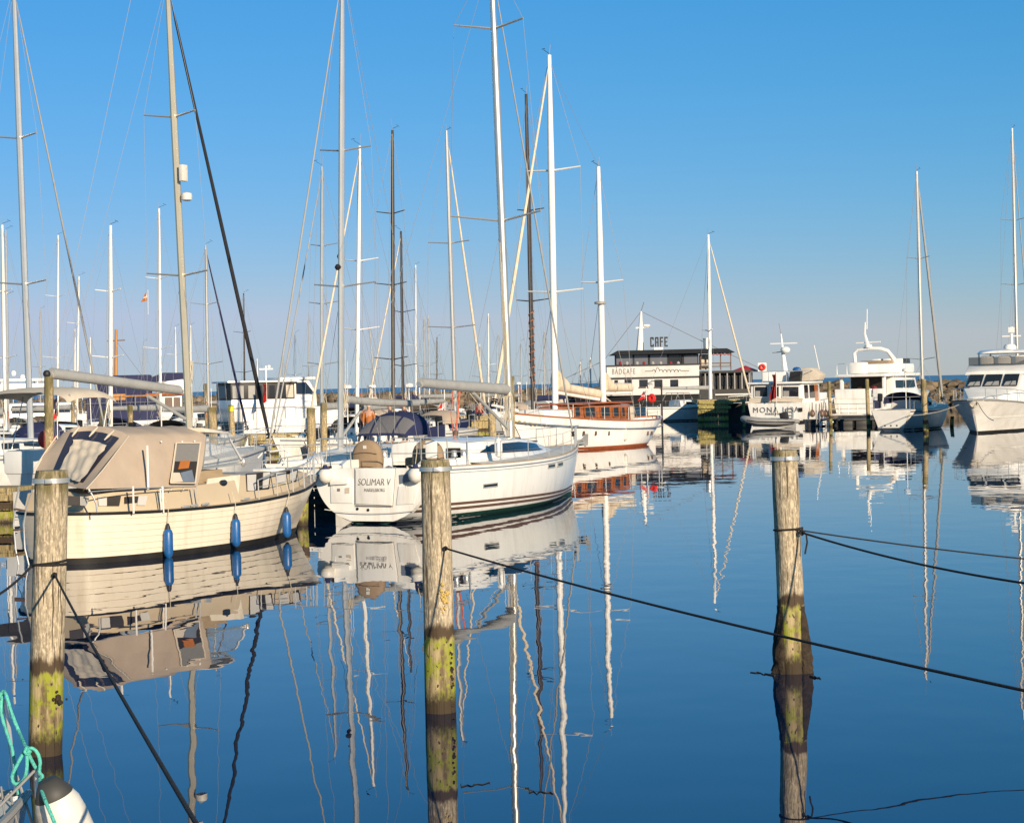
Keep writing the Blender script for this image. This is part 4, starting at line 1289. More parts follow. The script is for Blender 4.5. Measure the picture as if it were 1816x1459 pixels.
# ---------------------------------------------------------------- helper for plain sailing boats
def sailboat(label, origin, head, L, beam, fb, mast_px=None, mast_top=None, mast='alu', mr=.085, hullm='gelcoat2', cabin='gelcoat2', stripe='steelblue',
             spr=(), jib=None, jib_m='sail', cover='greycover', boom_=True, group='sailing boats of the marina', mast_f=.60, hood=None, wire=.006, name='sailing_yacht',
             lean=0.0, rails=True, boom_len=None, boot='boot', gear=True, shrouds=True, forestay=True, cab=True, clutter=False):
    T = Thing(name, label, 'sailboat', origin, head, group)
    h = Hull(S=[(0, fb * .95), (.4, fb * .92), (1, fb * 1.15)], B=[(0, beam * .36), (.2, beam * .46), (.42, beam * .5), (.65, beam * .42), (.85, beam * .2), (1, .03)],
             W=[(0, beam * .14), (.1, beam * .28), (.4, beam * .42), (.65, beam * .30), (.85, beam * .1), (1, .02)], stern=(.35, 0), bow=(L * .91, L), p=.5)
    mb = MB(); h.shell(mb, n=24, rows=8); T.part('hull', mb, M[hullm])
    mb = MB(); h.deck(mb, n=20); T.part('deck', mb, M['deck'])
    mb = MB(); h.ribbon(mb, lambda t: -.1, lambda t: .13, n=20, off=.006); T.part('boot_stripe', mb, M[boot])
    mb = MB(); h.ribbon(mb, lambda t: h.S(t) - .17, lambda t: h.S(t) - .10, n=20, off=.006, t1=.97); T.part('stripe', mb, M[stripe])
    if cab:
        C_ = loft_cabin(T, 'coachroof', [(L * .30, beam * .33, beam * .28, fb * .9, fb + .48), (L * .45, beam * .33, beam * .27, fb * .9, fb + .50), (L * .62, beam * .25, beam * .19, fb * .95, fb + .40), (L * .78, beam * .12, beam * .08, fb, fb + .18)], cabin)
        for sd in (-1, 1):
            for x0, x1 in ((.35, .43), (.46, .56)):
                y0 = beam * (.31 if x0 < .44 else .285); y1 = beam * (.305 if x0 < .44 else .235)
                mb = MB(); mb.panel([(L * x0, sd * (y0 + .02), fb + .12), (L * x1, sd * (y1 + .03), fb + .12), (L * x1, sd * (y1 - .0), fb + .34), (L * x0, sd * (y0 - .01), fb + .36)], .03)
                T.part('window', mb, M['glass'], parent=C_)
    mx = L * mast_f
    if mast_px:
        mx = T.hit(mast_px[0], mast_px[1], y=0.0).x
        zt = T.hit(mast_top[0], mast_top[1], y=0.0).z
        xt = mx
        # lean along the picture: keep the top over its own pixel by raking the mast
        pt = T.hit(mast_top[0], mast_top[1], x=mx); 
        yt = max(-.5, min(.5, pt.y)); zt = pt.z if abs(pt.y) < 1.5 else zt
    else:
        zt = mast_top; yt = 0.0
    z0 = fb + .4
    mo, P = rig(T, mx, z0, zt, mr, [(z0 + (zt - z0) * f, s_, .25, .12) for f, s_ in spr], mast=mast, fore=((L - .15, 0, fb * 1.15 + .1), zt - .25) if forestay else None, aft=(.15, 0, fb + .1),
                chain=(mx - .3, beam * .40, fb), furl=jib, furl_m=jib_m, yt=yt, wire=wire, top_gear=gear, n=8, shrouds=shrouds)
    if boom_:
        bl = boom_len or mx * .72
        boom(T, (mx - .12, 0, fb + 1.45), (mx - bl, 0, fb + 1.55), .06, cover=(.42, .24), cm=cover)
    if hood:
        mb = MB(); secs = []
        for i in range(6):
            f = i / 5; x = L * .24 + (L * .15) * f; hh = (1 - f ** 2) * .62 + .02
            secs.append([V((x, -beam * .33 * math.cos(math.pi * k / 10), fb + .35 + hh * math.sin(math.pi * k / 10) ** .6)) for k in range(11)])
        mb.loft(secs, cap=False); T.part('sprayhood', mb, M[hood], smooth=60)
    if rails:
        lifeline(T, h, [.05, .3, .55, .8], (.55,), r=.006, post=.013)
        pulpit(T, h, [.82, .93], .58, nose=V((L, 0, fb * 1.15 + .58)), r=.014)
    if clutter and shrouds:
        for k, (dx, dy) in enumerate(((-.16, .06), (-.14, -.07), (.15, .05))):
            mb = MB(); mb.tube([P(zt - .2) + V((dx * .5, dy * .5, 0)), P((zt + z0) / 2) + V((dx * 1.6, dy * 1.6, 0)), P(z0 + .2) + V((dx * 1.4, dy * 1.4, 0))], wire * (1.2 if k else 1.6), 4); T.part('halyard', mb, M['paleline' if k == 1 else 'wire'])
        if boom_:
            for sd in (-1, 1):
                mb = MB(); mb.tube([P(z0 + (zt - z0) * .55), V((mx - (boom_len or mx * .72) * .55, sd * .16, fb + 1.75))], wire * .8, 4); T.part('lazy_jack', mb, M['wire'])
    if clutter:
        q = random.Random(sum(map(ord, label)))
        for sd in (-1, 1):
            mb = MB(); mb.tube([V((.15, 0, fb + .75)), V((.25, sd * beam * .32, fb + .75)), V((1.6, sd * beam * .42, fb + .75))], .018, 5); T.part('stern_rail', mb, M['steel'])
            for x, y in ((.25, .32), (1.6, .42)):
                mb = MB(); mb.tube([V((x, sd * beam * y, fb * .95)), V((x, sd * beam * y, fb + .75))], .018, 5); T.part('stanchion', mb, M['steel'])
        if q.random() < .6:
            mb = MB(); mb.box((.15, beam * .2, fb + .75), (.3, .28, .5), ry=.15); mb.box((.1, beam * .2, fb + .35), (.16, .14, .6)); T.part('outboard', mb, M['black'], bevel=.05)
        if q.random() < .6:
            mb = MB(); mb.tube([V((.3, -beam * .25, fb)), V((.3, -beam * .25, fb + 2.4))], .03, 5); T.part('antenna_pole', mb, M['white'])
            mb = MB(); mb.lathe((.3, -beam * .25, fb + 2.4), (0, 0, 1), [(.1, 0), (.22, .03), (.22, .16), (.1, .22)], 12); T.part('radar_dome', mb, M['white'])
        hm = hood or q.choice(['navy', 'canvas', 'greycover', 'navy', 'blackcloth', 'canvas2'])
        mb = MB(); secs = []
        for i in range(7):
            f = i / 6; x = L * .20 + (L * .17) * f; hh = (1 - f ** 2.4) * .75 + .02
            secs.append([V((x, -beam * .34 * math.cos(math.pi * k / 10), fb + .30 + hh * math.sin(math.pi * k / 10) ** .6)) for k in range(11)])
        mb.loft(secs, cap=False); sh = T.part('sprayhood', mb, M[hm], smooth=60)
        mb = MB(); mb.loft([[p + V((.02, 0, .02)) for p in sec[3:8]] for sec in secs[4:]], cap=False); T.part('window', mb, M['smoke'], parent=sh, smooth=60)
        for sd in (-1, 1):
            if q.random() < .7:
                mb = MB(); mb.panel([h.pt(t, h.S(t), sd, -.06) + V((0, 0, z)) for t, z in ((.06, .1), (.26, .1), (.26, .62), (.06, .66))], .02); T.part('dodger_cloth', mb, M[hm])
        for k in range(3):
            mb = MB(); x = L * (.5 + .08 * k); mb.box((x, q.uniform(-.3, .3), fb + .52 - .06 * k), (.45, .4, .12)); T.part('deck_hatch', mb, M['smoke'], bevel=.02)
        mb = MB(); mb.lathe((L * .66, 0, fb + .3), (0, 0, 1), [(.3, 0), (.32, .1), (.3, .3), (.1, .34)], 12); T.part('liferaft', mb, M['white'])
        for sd in (-1, 1):
            mb = MB(); mb.tube([V((L * .28, sd * beam * .38, fb + .1)), V((L * .28, sd * beam * .38, fb + .3))], .09, 8); T.part('winch', mb, M['steel'])
        for k in range(3):
            mb = MB(); c = P(fb + 1.2 + .3 * k) + V((-.16, -.1 + .1 * k, 0)); mb.tube([c + V((.02 * math.sin(t * 3), .07 * math.cos(t), .4 * math.sin(t))) for t in [i * .5 for i in range(24)]], .016, 4); T.part('rope_coil', mb, M['paleline'] if q.random() < .7 else M['redline'])
    return T, h, P, mx


# the yacht with the grey boom behind the cruiser (its round bimini shades the cockpit)
DY, dh, dP, dmx = sailboat('white sailing yacht under a cream bimini behind the motor cruiser, with a black furled jib', (-14.3, 61.3), 27, 12.6, 3.9, 1.45,
                           mast_px=(336, 742), mast_top=(296, -40), mast='alugold', mr=.12, spr=((.36, 1.25), (.70, 1.05)), jib=.075, jib_m='blackcloth', boom_=False, mast_f=.6, wire=.007, hullm='gelcoat', gear=False)
b1, b0 = DY.hit(86, 664, y=.0), DY.hit(322, 694, y=0)
boom(DY, b0, b1, .09, cover=(.30, .34), cm='greycover')
mb = MB(); mb.ball(b1 + V((-.08, 0, .02)), .12, 10); DY.part('boom_end', mb, M['black'])
mb = MB(); mb.tube([DY.hit(262, 702, y=0), DY.hit(328, 742, y=0)], .06, 8); DY.part('vang', mb, M['greycover'])
p = DY.hit(325, 307, y=-.05); mb = MB(); mb.box(p, (.3, .16, .55)); DY.part('radar_reflector', mb, M['fender'], bevel=.03)
p = DY.hit(331, 349, y=-.1); mb = MB(); mb.lathe(p - V((0, 0, .14)), (0, 0, 1), [(.1, 0), (.18, .03), (.19, .14), (.19, .17), (.17, .25), (.08, .29)], 16); DY.part('radar_dome', mb, M['fender'])
mb = MB(); mb.tube([DY.hit(236, -20, y=0), DY.hit(92, 658, y=0)], .009, 4); DY.part('topping_lift', mb, M['wire'])
for k in range(3):
    mb = MB(); a = DY.hit(338 + 2 * k, 640, y=.02 * k); b = DY.hit(336 + 3 * k, 740, y=.03 * k)
    mb.tube([a, a.lerp(b, .5) + V((0, .05, 0)), b], .018, 5); DY.part('rope_bundle', mb, M['paleline'])
# bimini on hoops
mb = MB(); secs = []
bc = DY.hit(82, 705, y=0.0)
for i in range(9):
    f = -1 + 2 * i / 8
    secs.append([V((bc.x + 1.15 * f, 1.75 * math.sin(g * 1.45) / math.sin(1.45), bc.z + .10 + .22 * math.cos(g * 1.3) - .16 * abs(f) ** 3 - .18 * abs(g) ** 4)) for g in [-1 + 2 * k / 14 for k in range(15)]])
mb.loft(secs, cap=False); BM = DY.part('bimini', mb, M['canvas2'], smooth=60)
for f in (-.85, 0, .85):
    for sd in (-1, 1):
        mb = MB(); mb.tube([V((bc.x + 1.1 * f, sd * 1.66, bc.z + .1)), V((bc.x + .25 * f, sd * 1.72, 1.5))], .018, 5); DY.part('bimini_hoop', mb, M['steel'], parent=BM)
# stern lockers and rails of that yacht
mb = MB(); mb.box((.35, .6, 1.55), (.7, 1.6, .7)); DY.part('stern_locker', mb, M['gelcoat'], bevel=.06)
mb = MB(); mb.box((.2, -.75, 1.45), (.35, .5, .75)); DY.part('outboard_cover', mb, M['gelcoat2'], bevel=.05)
mb = MB(); mb.box((1.2, 0, 1.75), (1.2, 2.7, .3)); DY.part('cockpit_cushion', mb, M['steelblue'], bevel=.05)
for sd in (-1, 1):
    for z in (1.9, 2.15):
        mb = MB(); mb.tube([V((.05, 0, z)), V((.1, sd * 1.3, z)), V((1.8, sd * 1.75, z))], .014, 5); DY.part('stern_rail', mb, M['steel'])
    for x, y in ((.1, 1.3), (.9, 1.55), (1.8, 1.75)):
        mb = MB(); mb.tube([V((x, sd * y, 1.35)), V((x, sd * y, 2.15))], .014, 5); DY.part('stanchion', mb, M['steel'])
w_ = at(82, 779, 60.2)
LB = Thing('lifebuoy', 'round red lifebuoy cover hung behind the tall thin pile', 'lifebuoy', w_, 27)
mb = MB(); mb.lathe((-.09, 0, 0), (1, 0, 0), [(.20, 0), (.27, .03), (.28, .09), (.27, .15), (.20, .18)], 20); LB.part('body', mb, M['redpaint'])
mb = MB(); mb.tube([(0, 0, .27), (.02, 0, .42)], .012, 4); LB.part('strap', mb, M['wire'])


def flag(label, px, py0, py1, d, w=.5, h=None, cross=True, head=60, lean=0.0, m='red', sc=1.0, limp=False):
    """limp ensign on a staff: cloth from py0 down to py1"""
    a, b = at(px, py0, d), at(px, py1, d)
    T = Thing('ensign', label, 'flag', (b.x, b.y, b.z), head, 'ensigns')
    H_ = (a - b).length
    mb = MB(); mb.tube([(0, 0, -.9 * sc), (0.02, 0, H_ + .15 * sc)], .016 * sc, 5); T.part('staff', mb, M['white'])
    def cloth(u0, u1, v0, v1, out):
        m2 = MB(); secs = []
        for i in range(9):
            v = v0 + (v1 - v0) * i / 8
            secs.append([V((-(u * w) * (.7 + .3 * math.sin(v * 5 + 1)), .16 * sc * math.sin(u * 11 + v * 2) * (.4 + .6 * u) + out, H_ * v - .45 * w * u * (1 - v))) if limp else V((-(u * w) * (.45 + .55 * (1 - v)), .07 * sc * math.sin(u * 9 + v * 3) + out, H_ * v - .25 * w * u)) for u in [u0 + (u1 - u0) * k / 10 for k in range(11)]])
        m2.loft(secs, cap=False); return m2
    c = T.part('cloth', cloth(0, 1, 0, 1, 0), M[m], smooth=60)
    if cross:
        for s_ in (-1, 1):
            T.part('cross', cloth(.30, .42, 0, 1, .008 * s_), M['white'], parent=c, smooth=60)
            T.part('cross', cloth(0, 1, .44, .56, .009 * s_), M['white'], parent=c, smooth=60)
    return T


flag('red and white ensign hanging between the tall thin pile and the navy tarpaulin', 101, 706, 742, 61.0, w=.35)

# the yacht lying bow-on with the blue sprayhood and sagging grey boom
EY, eh, eP, emx = sailboat('white sailing yacht pointing this way with a navy sprayhood behind the SOLIMAR V wheels', (-2.65, 70.2), 207, 10.6, 3.3, 1.2,
                           mast_px=(603, 765), mast_top=(607, -60), mast='alu', mr=.10, spr=((.34, 1.15), (.62, .95)), jib=.035, jib_m='greycover', boom_=False, hullm='gelcoat', wire=.007, gear=False)
boom(EY, EY.hit(608, 709, y=0), EY.hit(744, 716, y=0), .07, cover=(.26, .22), sagm=.05)
hc = EY.hit(697, 768, y=0)
def hoodpt(f, k, out=0.0):
    """f 0 aft .. 1 fore; k 0..16 across"""
    th = math.pi * k / 16
    x = hc.x - .55 + 1.35 * f; h = (1 - f ** 2.4) * .78 + .02; wd = 1.08 - .12 * f
    return V((x, -(wd + out) * math.cos(th), 1.98 + (h + out) * math.sin(th) ** .62))
mb = MB(); mb.loft([[hoodpt(i / 8, k) for k in range(17)] for i in range(9)], cap=False); SP = EY.part('sprayhood', mb, M['navy'], smooth=70)
for k0, k1 in ((2.2, 5.4), (5.9, 10.1), (10.6, 13.8)):
    mb = MB(); mb.loft([[hoodpt(.50 + .46 * i / 6, k0 + (k1 - k0) * j / 8, .014) for j in range(9)] for i in range(7)], cap=False)
    EY.part('window', mb, M['vinyl'], parent=SP, smooth=70)
    mb = MB(); mb.loft([[hoodpt(.53 + .40 * i / 6, k0 + .2 + (k1 - k0 - .4) * j / 8, -.02) for j in range(9)] for i in range(7)], cap=False)
    EY.part('inner_window', mb, M['canvas2'], parent=SP, smooth=70)
mb = MB(); q0, q1 = EY.hit(648, 772, y=-.5), EY.hit(672, 745, y=-.6)
mb = MB(); mb.tube([EY.hit(606, 775, y=-.5), EY.hit(644, 722, y=-.5)], .05, 6); EY.part('spinnaker_pole', mb, M['greycover'])
p = EY.hit(604, 455, y=.12); mb = MB(); mb.ball(p, .12, 8); EY.part('deck_light', mb, M['black'])
p = EY.hit(602, 474, y=.12); mb = MB(); mb.ball(p, .15, 8, (1.2, 1, .8)); EY.part('steaming_light', mb, M['black'])
for k in range(5):
    mb = MB(); a = EY.hit(600 + 4 * k, 560 + 20 * k, y=.04 * k); b = EY.hit(601 + 4 * k, 735, y=.05 * k); mb.tube([a, b], .012, 4); EY.part('halyard', mb, M['paleline'])
for k in range(3):
    c = EY.hit(604 + 3 * k, 705, y=.05 * k); mb = MB(); mb.tube([c + V((.02 * math.sin(t * 3), .08 * math.cos(t), .45 * math.sin(t))) for t in [i * .4 for i in range(30)]], .014, 4); EY.part('rope_coil', mb, M['paleline'])
# white bow hoop and gear on its fore deck
mb = MB(); mb.tube([EY.hit(457, 812, y=-.4), EY.hit(466, 803, y=-.4), EY.hit(505, 797, y=.3), EY.hit(512, 803, y=.4), EY.hit(504, 822, y=.4)], .028, 6); EY.part('bow_hoop', mb, M['white'])
mb = MB(); mb.box((9.0, 0, 1.36), (.9, .6, .10)); EY.part('anchor_locker', mb, M['gelcoat'], bevel=.03)

# the yacht far left whose mast leaves the picture
CY_, ch, cP, cmx = sailboat('sailing yacht at the picture edge with a tall mast and cream furled jib', (-22.8, 75.3), 27, 12.4, 3.8, 1.4,
                            mast_px=(54, 745), mast_top=(24, -30), mast='alu', mr=.13, spr=((.34, 1.3), (.66, 1.1)), boom_=False, jib=.05, jib_m='greycover', wire=.008, gear=False)

# ---------------------------------------------------------------- the old white ketch with the mahogany wheelhouse
KO, KB = V((8.35, 118.0, 0)), V((-.17, 105.0, 0))
KT = Thing('wooden_ketch', 'old white wooden ketch with varnished wheelhouse and two white masts', 'sailboat', KO, math.degrees(math.atan2(KB.x - KO.x, KB.y - KO.y)))
KL = (KB - KO).length
kh = Hull(S=[(0, 1.55), (.2, 1.42), (.5, 1.48), (.8, 1.78), (1, 2.08)], B=[(0, .03), (.03, .65), (.08, 1.1), (.2, 1.75), (.45, 2.05), (.65, 1.85), (.82, 1.15), (.94, .42), (1, .03)],
          W=[(0, .02), (.05, .35), (.12, .9), (.25, 1.5), (.45, 1.8), (.65, 1.4), (.82, .6), (.94, .15), (1, .02)], stern=(1.3, 0), bow=(KL - 1.7, KL), p=.6)
mb = MB(); kh.shell(mb, n=44, rows=10); KT.part('hull', mb, M['gelcoat'], smooth=50)
mb = MB(); kh.deck(mb, n=40, drop=.25); KT.part('deck', mb, M['teak'])
mb = MB(); kh.ribbon(mb, lambda t: -.15, lambda t: .15, off=.012); KT.part('boot_stripe', mb, M['redboot'])
mb = MB()
for sd in (-1, 1): mb.tube(kh.rail(.02, 44, 0, 1, sd, .03), .05, 6)
KT.part('cap_rail', mb, M['mahogany'])
mb = MB()
for sd in (-1, 1): mb.tube([p + V((0, 0, -.42)) for p in kh.rail(0, 40, .05, .97, sd, -.03)], .04, 5)
KT.part('rubbing_strake', mb, M['steelblue'])
ys = 1.6
def kq(name, q, y, m, t=.03, parent=None):
    mb = MB(); mb.panel([KT.hit(px, py, y=y) for px, py in q], t); return KT.part(name, mb, M[m], parent=parent)
# port side faces the eye (heading this way): plane y > 0
wa, wb = KT.hit(1017, 740, y=1.15), KT.hit(1118, 742, y=1.15)
zt_ = KT.hit(1060, 718, y=1.15).z
x0, x1 = min(wa.x, wb.x), max(wa.x, wb.x)
WH = loft_cabin(KT, 'wheelhouse', [(x0, 1.2, 1.12, 1.2, zt_), (x1, 1.2, 1.10, 1.2, zt_ - .02)], 'mahogany', bevel=.02)
mb = MB(); mb.box(((x0 + x1) / 2, 0, zt_ + .10), (x1 - x0 + .3, 2.6, .09)); KT.part('wheelhouse_roof', mb, M['redboot'], parent=WH, bevel=.03)
for a, b in ((1018, 1027), (1036, 1054), (1064, 1080), (1086, 1096), (1101, 1107), (1110, 1115)):
    mb = MB(); pa, pb = KT.hit(a, 722, y=1.17), KT.hit(b, 722, y=1.17)
    z0_, z1_ = KT.hit(a, 739, y=1.17).z, KT.hit(a, 722, y=1.17).z
    mb.panel([V((pa.x, 1.2, z0_)), V((pb.x, 1.2, z0_)), V((pb.x, 1.165, z1_)), V((pa.x, 1.165, z1_))], .04); wn = KT.part('window', mb, M['glass'], parent=WH)
    mb = MB(); mb.rim([V((pa.x, 1.22, z0_)), V((pb.x, 1.22, z0_)), V((pb.x, 1.18, z1_)), V((pa.x, 1.18, z1_))], .08, .04); KT.part('window_frame', mb, M['mahogany'], parent=wn)
for y_ in (-.8, 0, .8):
    mb = MB(); mb.box((x1 + .01, y_, zt_ - .45), (.04, .6, .45)); KT.part('window', mb, M['glass'], parent=WH)
fa = KT.hit(1000, 728, y=.7)
loft_cabin(KT, 'coachroof', [(x1, 1.15, 1.05, 1.3, 2.2), (x1 + 2.4, .95, .8, 1.4, 2.2)], 'gelcoat')
mb = MB(); mb.box((x0 - .65, 0, 1.85), (.8, 1.7, .75)); KT.part('cockpit_cover', mb, M['canvas2'], bevel=.08)
for q in ((1036, 768), (1057, 768), (1080, 768), (1149, 768), (1156, 768)):
    y = 1.8
    for _ in range(10):
        p = KT.hit(q[0], q[1], y=y); y = kh.pt(min(max(p.x / KL, .02), .98), max(p.z, .1), 1).y
    mb = MB(); mb.box(p + V((0, .0, 0)), (.10, .06, .22)); KT.part('scupper', mb, M['brown'])
mb = MB(); p = KT.hit(1108, 762, y=1.95); mb.lathe(p - V((0, 0, .6)), (0, 0, 1), [(.05, 0), (.13, .1), (.14, .9), (.10, 1.05), (.03, 1.1)], 12); KT.part('side_fender', mb, M['fender'])
# gilded scroll at the bow
mb = MB(); sc_ = []
for i in range(30):
    px, py = 914 + i * 1.3, 746.5 + i * .22 + 1.6 * math.sin(i * .9)
    y = .9
    for _ in range(8):
        p = KT.hit(px, py, y=y); y = kh.pt(min(max(p.x / KL, .02), .985), max(p.z, .1), 1).y + .015
    sc_.append(V((p.x, y, p.z)))
mb.tube(sc_, .035, 5); KT.part('bow_scroll', mb, M['gold'])
bs = KT.hit(866, 716, y=0)
mb = MB(); mb.tube([V((KL - .8, 0, 2.2)), V((KL + 1.5, 0, 2.55))], [.11, .07], 8); KT.part('bowsprit', mb, M['paintmast'])
m1 = KT.hit(985, 735, y=0).x; m2 = KT.hit(1070, 715, y=0).x
z1t = KT.hit(990, 96, x=m1).z; z2t = KT.hit(1071, 295, x=m2).z
mo, kP = rig(KT, m1, 1.6, z1t, .175, [(KT.hit(986, 518, x=m1).z, 1.75, .2, .12), (KT.hit(988, 302, x=m1).z, 1.7, .2, .12)], mast='paintmast', fore=((KL + 1.35, 0, 2.6), z1t - .3), chain=(m1 - .4, 1.95, 1.6), furl=.10, furl_m='sail', wire=.012, yt=.1, n=12)
mo2, kP2 = rig(KT, m2, 1.6, z2t, .17, [(KT.hit(1070, 501, x=m2).z, 1.35, .15, .1)], mast='paintmast', fore=None, chain=(m2 - .4, 1.75, 1.5), wire=.012, n=12)
mb = MB(); mb.tube([kP(z1t - .3), kP2(z2t)], .010, 4); KT.part('triatic_stay', mb, M['wire'])
p = kP2(KT.hit(1070, 535, x=m2).z); mb = MB(); mb.lathe(p + V((.1, 0, -.15)), (0, 0, 1), [(.1, 0), (.33, .03), (.33, .14), (.12, .18)], 14); KT.part('radar', mb, M['rubber'], parent=mo2)
def stowed(xm, px0, py0, px1, py1, ptop, wd, name):
    """sail bundled on its boom, rising in a peak at the mast"""
    a, b = KT.hit(px0, py0, y=0), KT.hit(px1, py1, y=0); zt = KT.hit(px0, ptop, x=xm).z
    mb = MB(); mb.tube([V((xm - .15, 0, a.z - .25)), V((b.x, 0, b.z - .2))], .09, 8); bo = KT.part('boom', mb, M['paintmast'])
    mb = MB(); secs = []
    for i in range(19):
        f = i / 18; x = xm - .1 + (b.x - xm) * f
        zt_l = a.z + .35 + (zt - a.z - .35) * max(0, 1 - f * 4.2) ** .8; zt_l += (b.z - a.z) * f
        zb = a.z - .15 + (b.z - a.z) * f
        w_ = wd * (1 - .45 * f) * (1 + .12 * math.sin(i * 2.3))
        c = (zt_l + zb) / 2; hh = (zt_l - zb) / 2
        secs.append([V((x + .05 * math.sin(k + i), w_ * math.cos(2 * math.pi * k / 12), c + hh * math.sin(2 * math.pi * k / 12))) for k in range(12)])
    mb.loft(secs, closed=True); KT.part('stowed_sail', mb, M['sail'], parent=bo, smooth=60)
stowed(m1, 986, 688, 1062, 702, 652, .34, 'main')
stowed(m2, 1071, 690, 1118, 690, 658, .34, 'mizzen')
mb = MB(); mb.tube([KT.hit(1074, 705, y=0), KT.hit(1116, 738, y=.2)], .04, 5); KT.part('mizzen_sheet', mb, M['paleline'])
lifeline(KT, kh, [.04, .15, .28, .42, .58, .74, .9], (.4, .75), r=.010, post=.022, inset=.1)
flag('small red ensign drooping at the stern of the old white ketch', 1146, 692, 706, 118.5, w=.6, sc=1.4)
p = at(1156, 706, 117.6); LR = Thing('life_ring', 'orange life ring on the stern rail of the old ketch', 'lifebuoy', p, 33)
mb = MB(); mb.tube([V((0, .15 * math.cos(t), .15 * math.sin(t))) for t in [i * math.pi / 8 for i in range(16)]], .12, 8, closed=True); LR.part('ring', mb, M['redpaint'])
mb = MB(); mb.tube([(0, 0, .38), (.05, 0, .62)], .02, 4); LR.part('line', mb, M['paleline'])
# ---------------------------------------------------------------- the row of sailing yachts behind
def far_yacht(label, top, foot, d, head=27, L=11.0, mast='alu', mr=.085, spr=((.36, 1.0), (.68, .8)), fb=1.15, mast_f=.6, **k):
    """place a yacht so that its mast foot stands under photo pixel `foot` at distance d"""
    a = at(foot[0], foot[1], d); hd = math.radians(head)
    o = V((a.x - math.sin(hd) * L * mast_f, a.y - math.cos(hd) * L * mast_f, 0))
    return sailboat(label, o, head, L, L * .31, fb, mast_px=foot, mast_top=top, mast=mast, mr=mr, spr=spr, mast_f=mast_f, wire=k.pop('wire', .007), clutter=k.pop('clutter', True), hullm=k.pop('hullm', ('gelcoat2', 'gelcoat', 'cream', 'navyhull', 'greyhull', 'gelcoat2')[sum(map(ord, label)) % 6]), **k)


far_yacht('distant sailing yacht at the picture edge with a white mast cut by the bimini', (4, 399), (8, 700), 112, mast='paintmast', mr=.10)
far_yacht('distant sailing yacht with a slim grey mast close beside a white mast at the edge', (10, 408), (13, 700), 124)
far_yacht('distant sailing yacht with a thin pale mast just past the cut-off tall mast', (103, 417), (101, 700), 128, mast='paintmast', mr=.07, L=10)
far_yacht('distant sailing yacht with a short pale mast between two taller ones', (140, 490), (135, 700), 138, mast='paintmast', mr=.07, L=9.5)
far_yacht('distant small sailing yacht with the shortest mast on that side', (133, 583), (132, 700), 178, mast='paintmast', mr=.06, L=8, spr=((.5, .8),), boom_=False)
far_yacht('sailing yacht with a thick white mast above the grey boom', (196, 400), (195, 720), 108, mast='paintmast', mr=.12, head=24, boom_=False)
far_yacht('sailing yacht with a white radar box half way up its mast', (282, 370), (284, 720), 118, mast='paintmast', mr=.09)
far_yacht('sailing yacht with a slim mast beside a furled blue jib', (365, 435), (370, 735), 104, head=20, mr=.075, jib=.07, jib_m='navy')
far_yacht('distant sailing yacht with a thin dark mast above the canvas wheelhouse', (432, 520), (433, 700), 156, mast='darkmast', mr=.07)
far_yacht('tiny distant sailing yacht with a pale mast right of the orange spar', (311, 580), (312, 700), 190, mast='paintmast', mr=.07, L=9, boom_=False)
far_yacht('tiny distant sailing yacht with a pale mast next to the champagne mast', (338, 577), (338, 700), 200, mast='paintmast', mr=.07, L=9, boom_=False)
far_yacht('sailing yacht with the mast nearest to the tall one over the navy sprayhood', (571, 296), (570, 735), 100, head=207, spr=((.25, 1.0), (.48, .9), (.70, .8)), mr=.09, jib=.04, jib_m='greycover')
far_yacht('sailing yacht with a white mast and cream jib rolled towards the canvas trawler', (639, 259), (632, 735), 92, head=207, mast='paintmast', mr=.095, spr=((.36, 1.0), (.60, .9)), jib=.055)
far_yacht('sailing yacht with a tall black mast and three pairs of spreaders', (696, 231), (697, 735), 102, head=24, mast='darkmast', mr=.10, spr=((.23, .95), (.48, .9), (.72, .8)), cover='navy')
far_yacht('sailing yacht with a shorter black mast beside the tall black mast', (711, 410), (715, 735), 112, head=207, mast='darkmast', mr=.085, spr=((.30, .8), (.58, .7)), jib=.05)
far_yacht('sailing yacht with a grey mast and its cream jib rolled along a slanting stay', (792, 232), (808, 735), 147, head=24, mast='alu', mr=.165, spr=((.30, 1.9), (.60, 1.65)), jib=.105, L=13.5, fb=1.3)
W14, _, P14, x14 = far_yacht('sailing yacht with a dark brown mast wound with a red line', (933, 167), (946, 735), 123, head=207, mast='darkmast', mr=.14, spr=((.36, 1.1), (.64, .9)), cover='navy')
mb = MB(); mb.tube([P14(3.6 + i * .06) + V((.16 * math.cos(i * .8), .16 * math.sin(i * .8), 0)) for i in range(75)], .035, 5); W14.part('wound_line', mb, M['mahogany'])
for k, (px, py, d, L_, hd) in enumerate(((762, 735, 160, 9, 24), (880, 735, 152, 9, 207), (500, 730, 140, 9, 27), (668, 730, 150, 9, 27), (852, 730, 165, 8, 200))):
    a = at(px, 600, d)
    tops = ((760, 560), (883, 590), (503, 640), (655, 575), (851, 610))[k]
    labs = ('distant sailing yacht with a low grey mast behind the SOLIMAR V boom', 'distant sailing yacht with a faint mast behind the SOLIMAR V mast', 'distant small yacht with a stub mast behind the canvas trawler', 'distant yacht flying a small pennant between black and white masts', 'distant yacht with a faint low mast by the slanting cream jib')
    far_yacht(labs[k], tops, (px, 700), d, head=hd, L=L_, mr=.06, spr=((.5, .8),), gear=False, cover=('navy', 'greycover', 'navy', 'canvas2', 'greycover')[k])

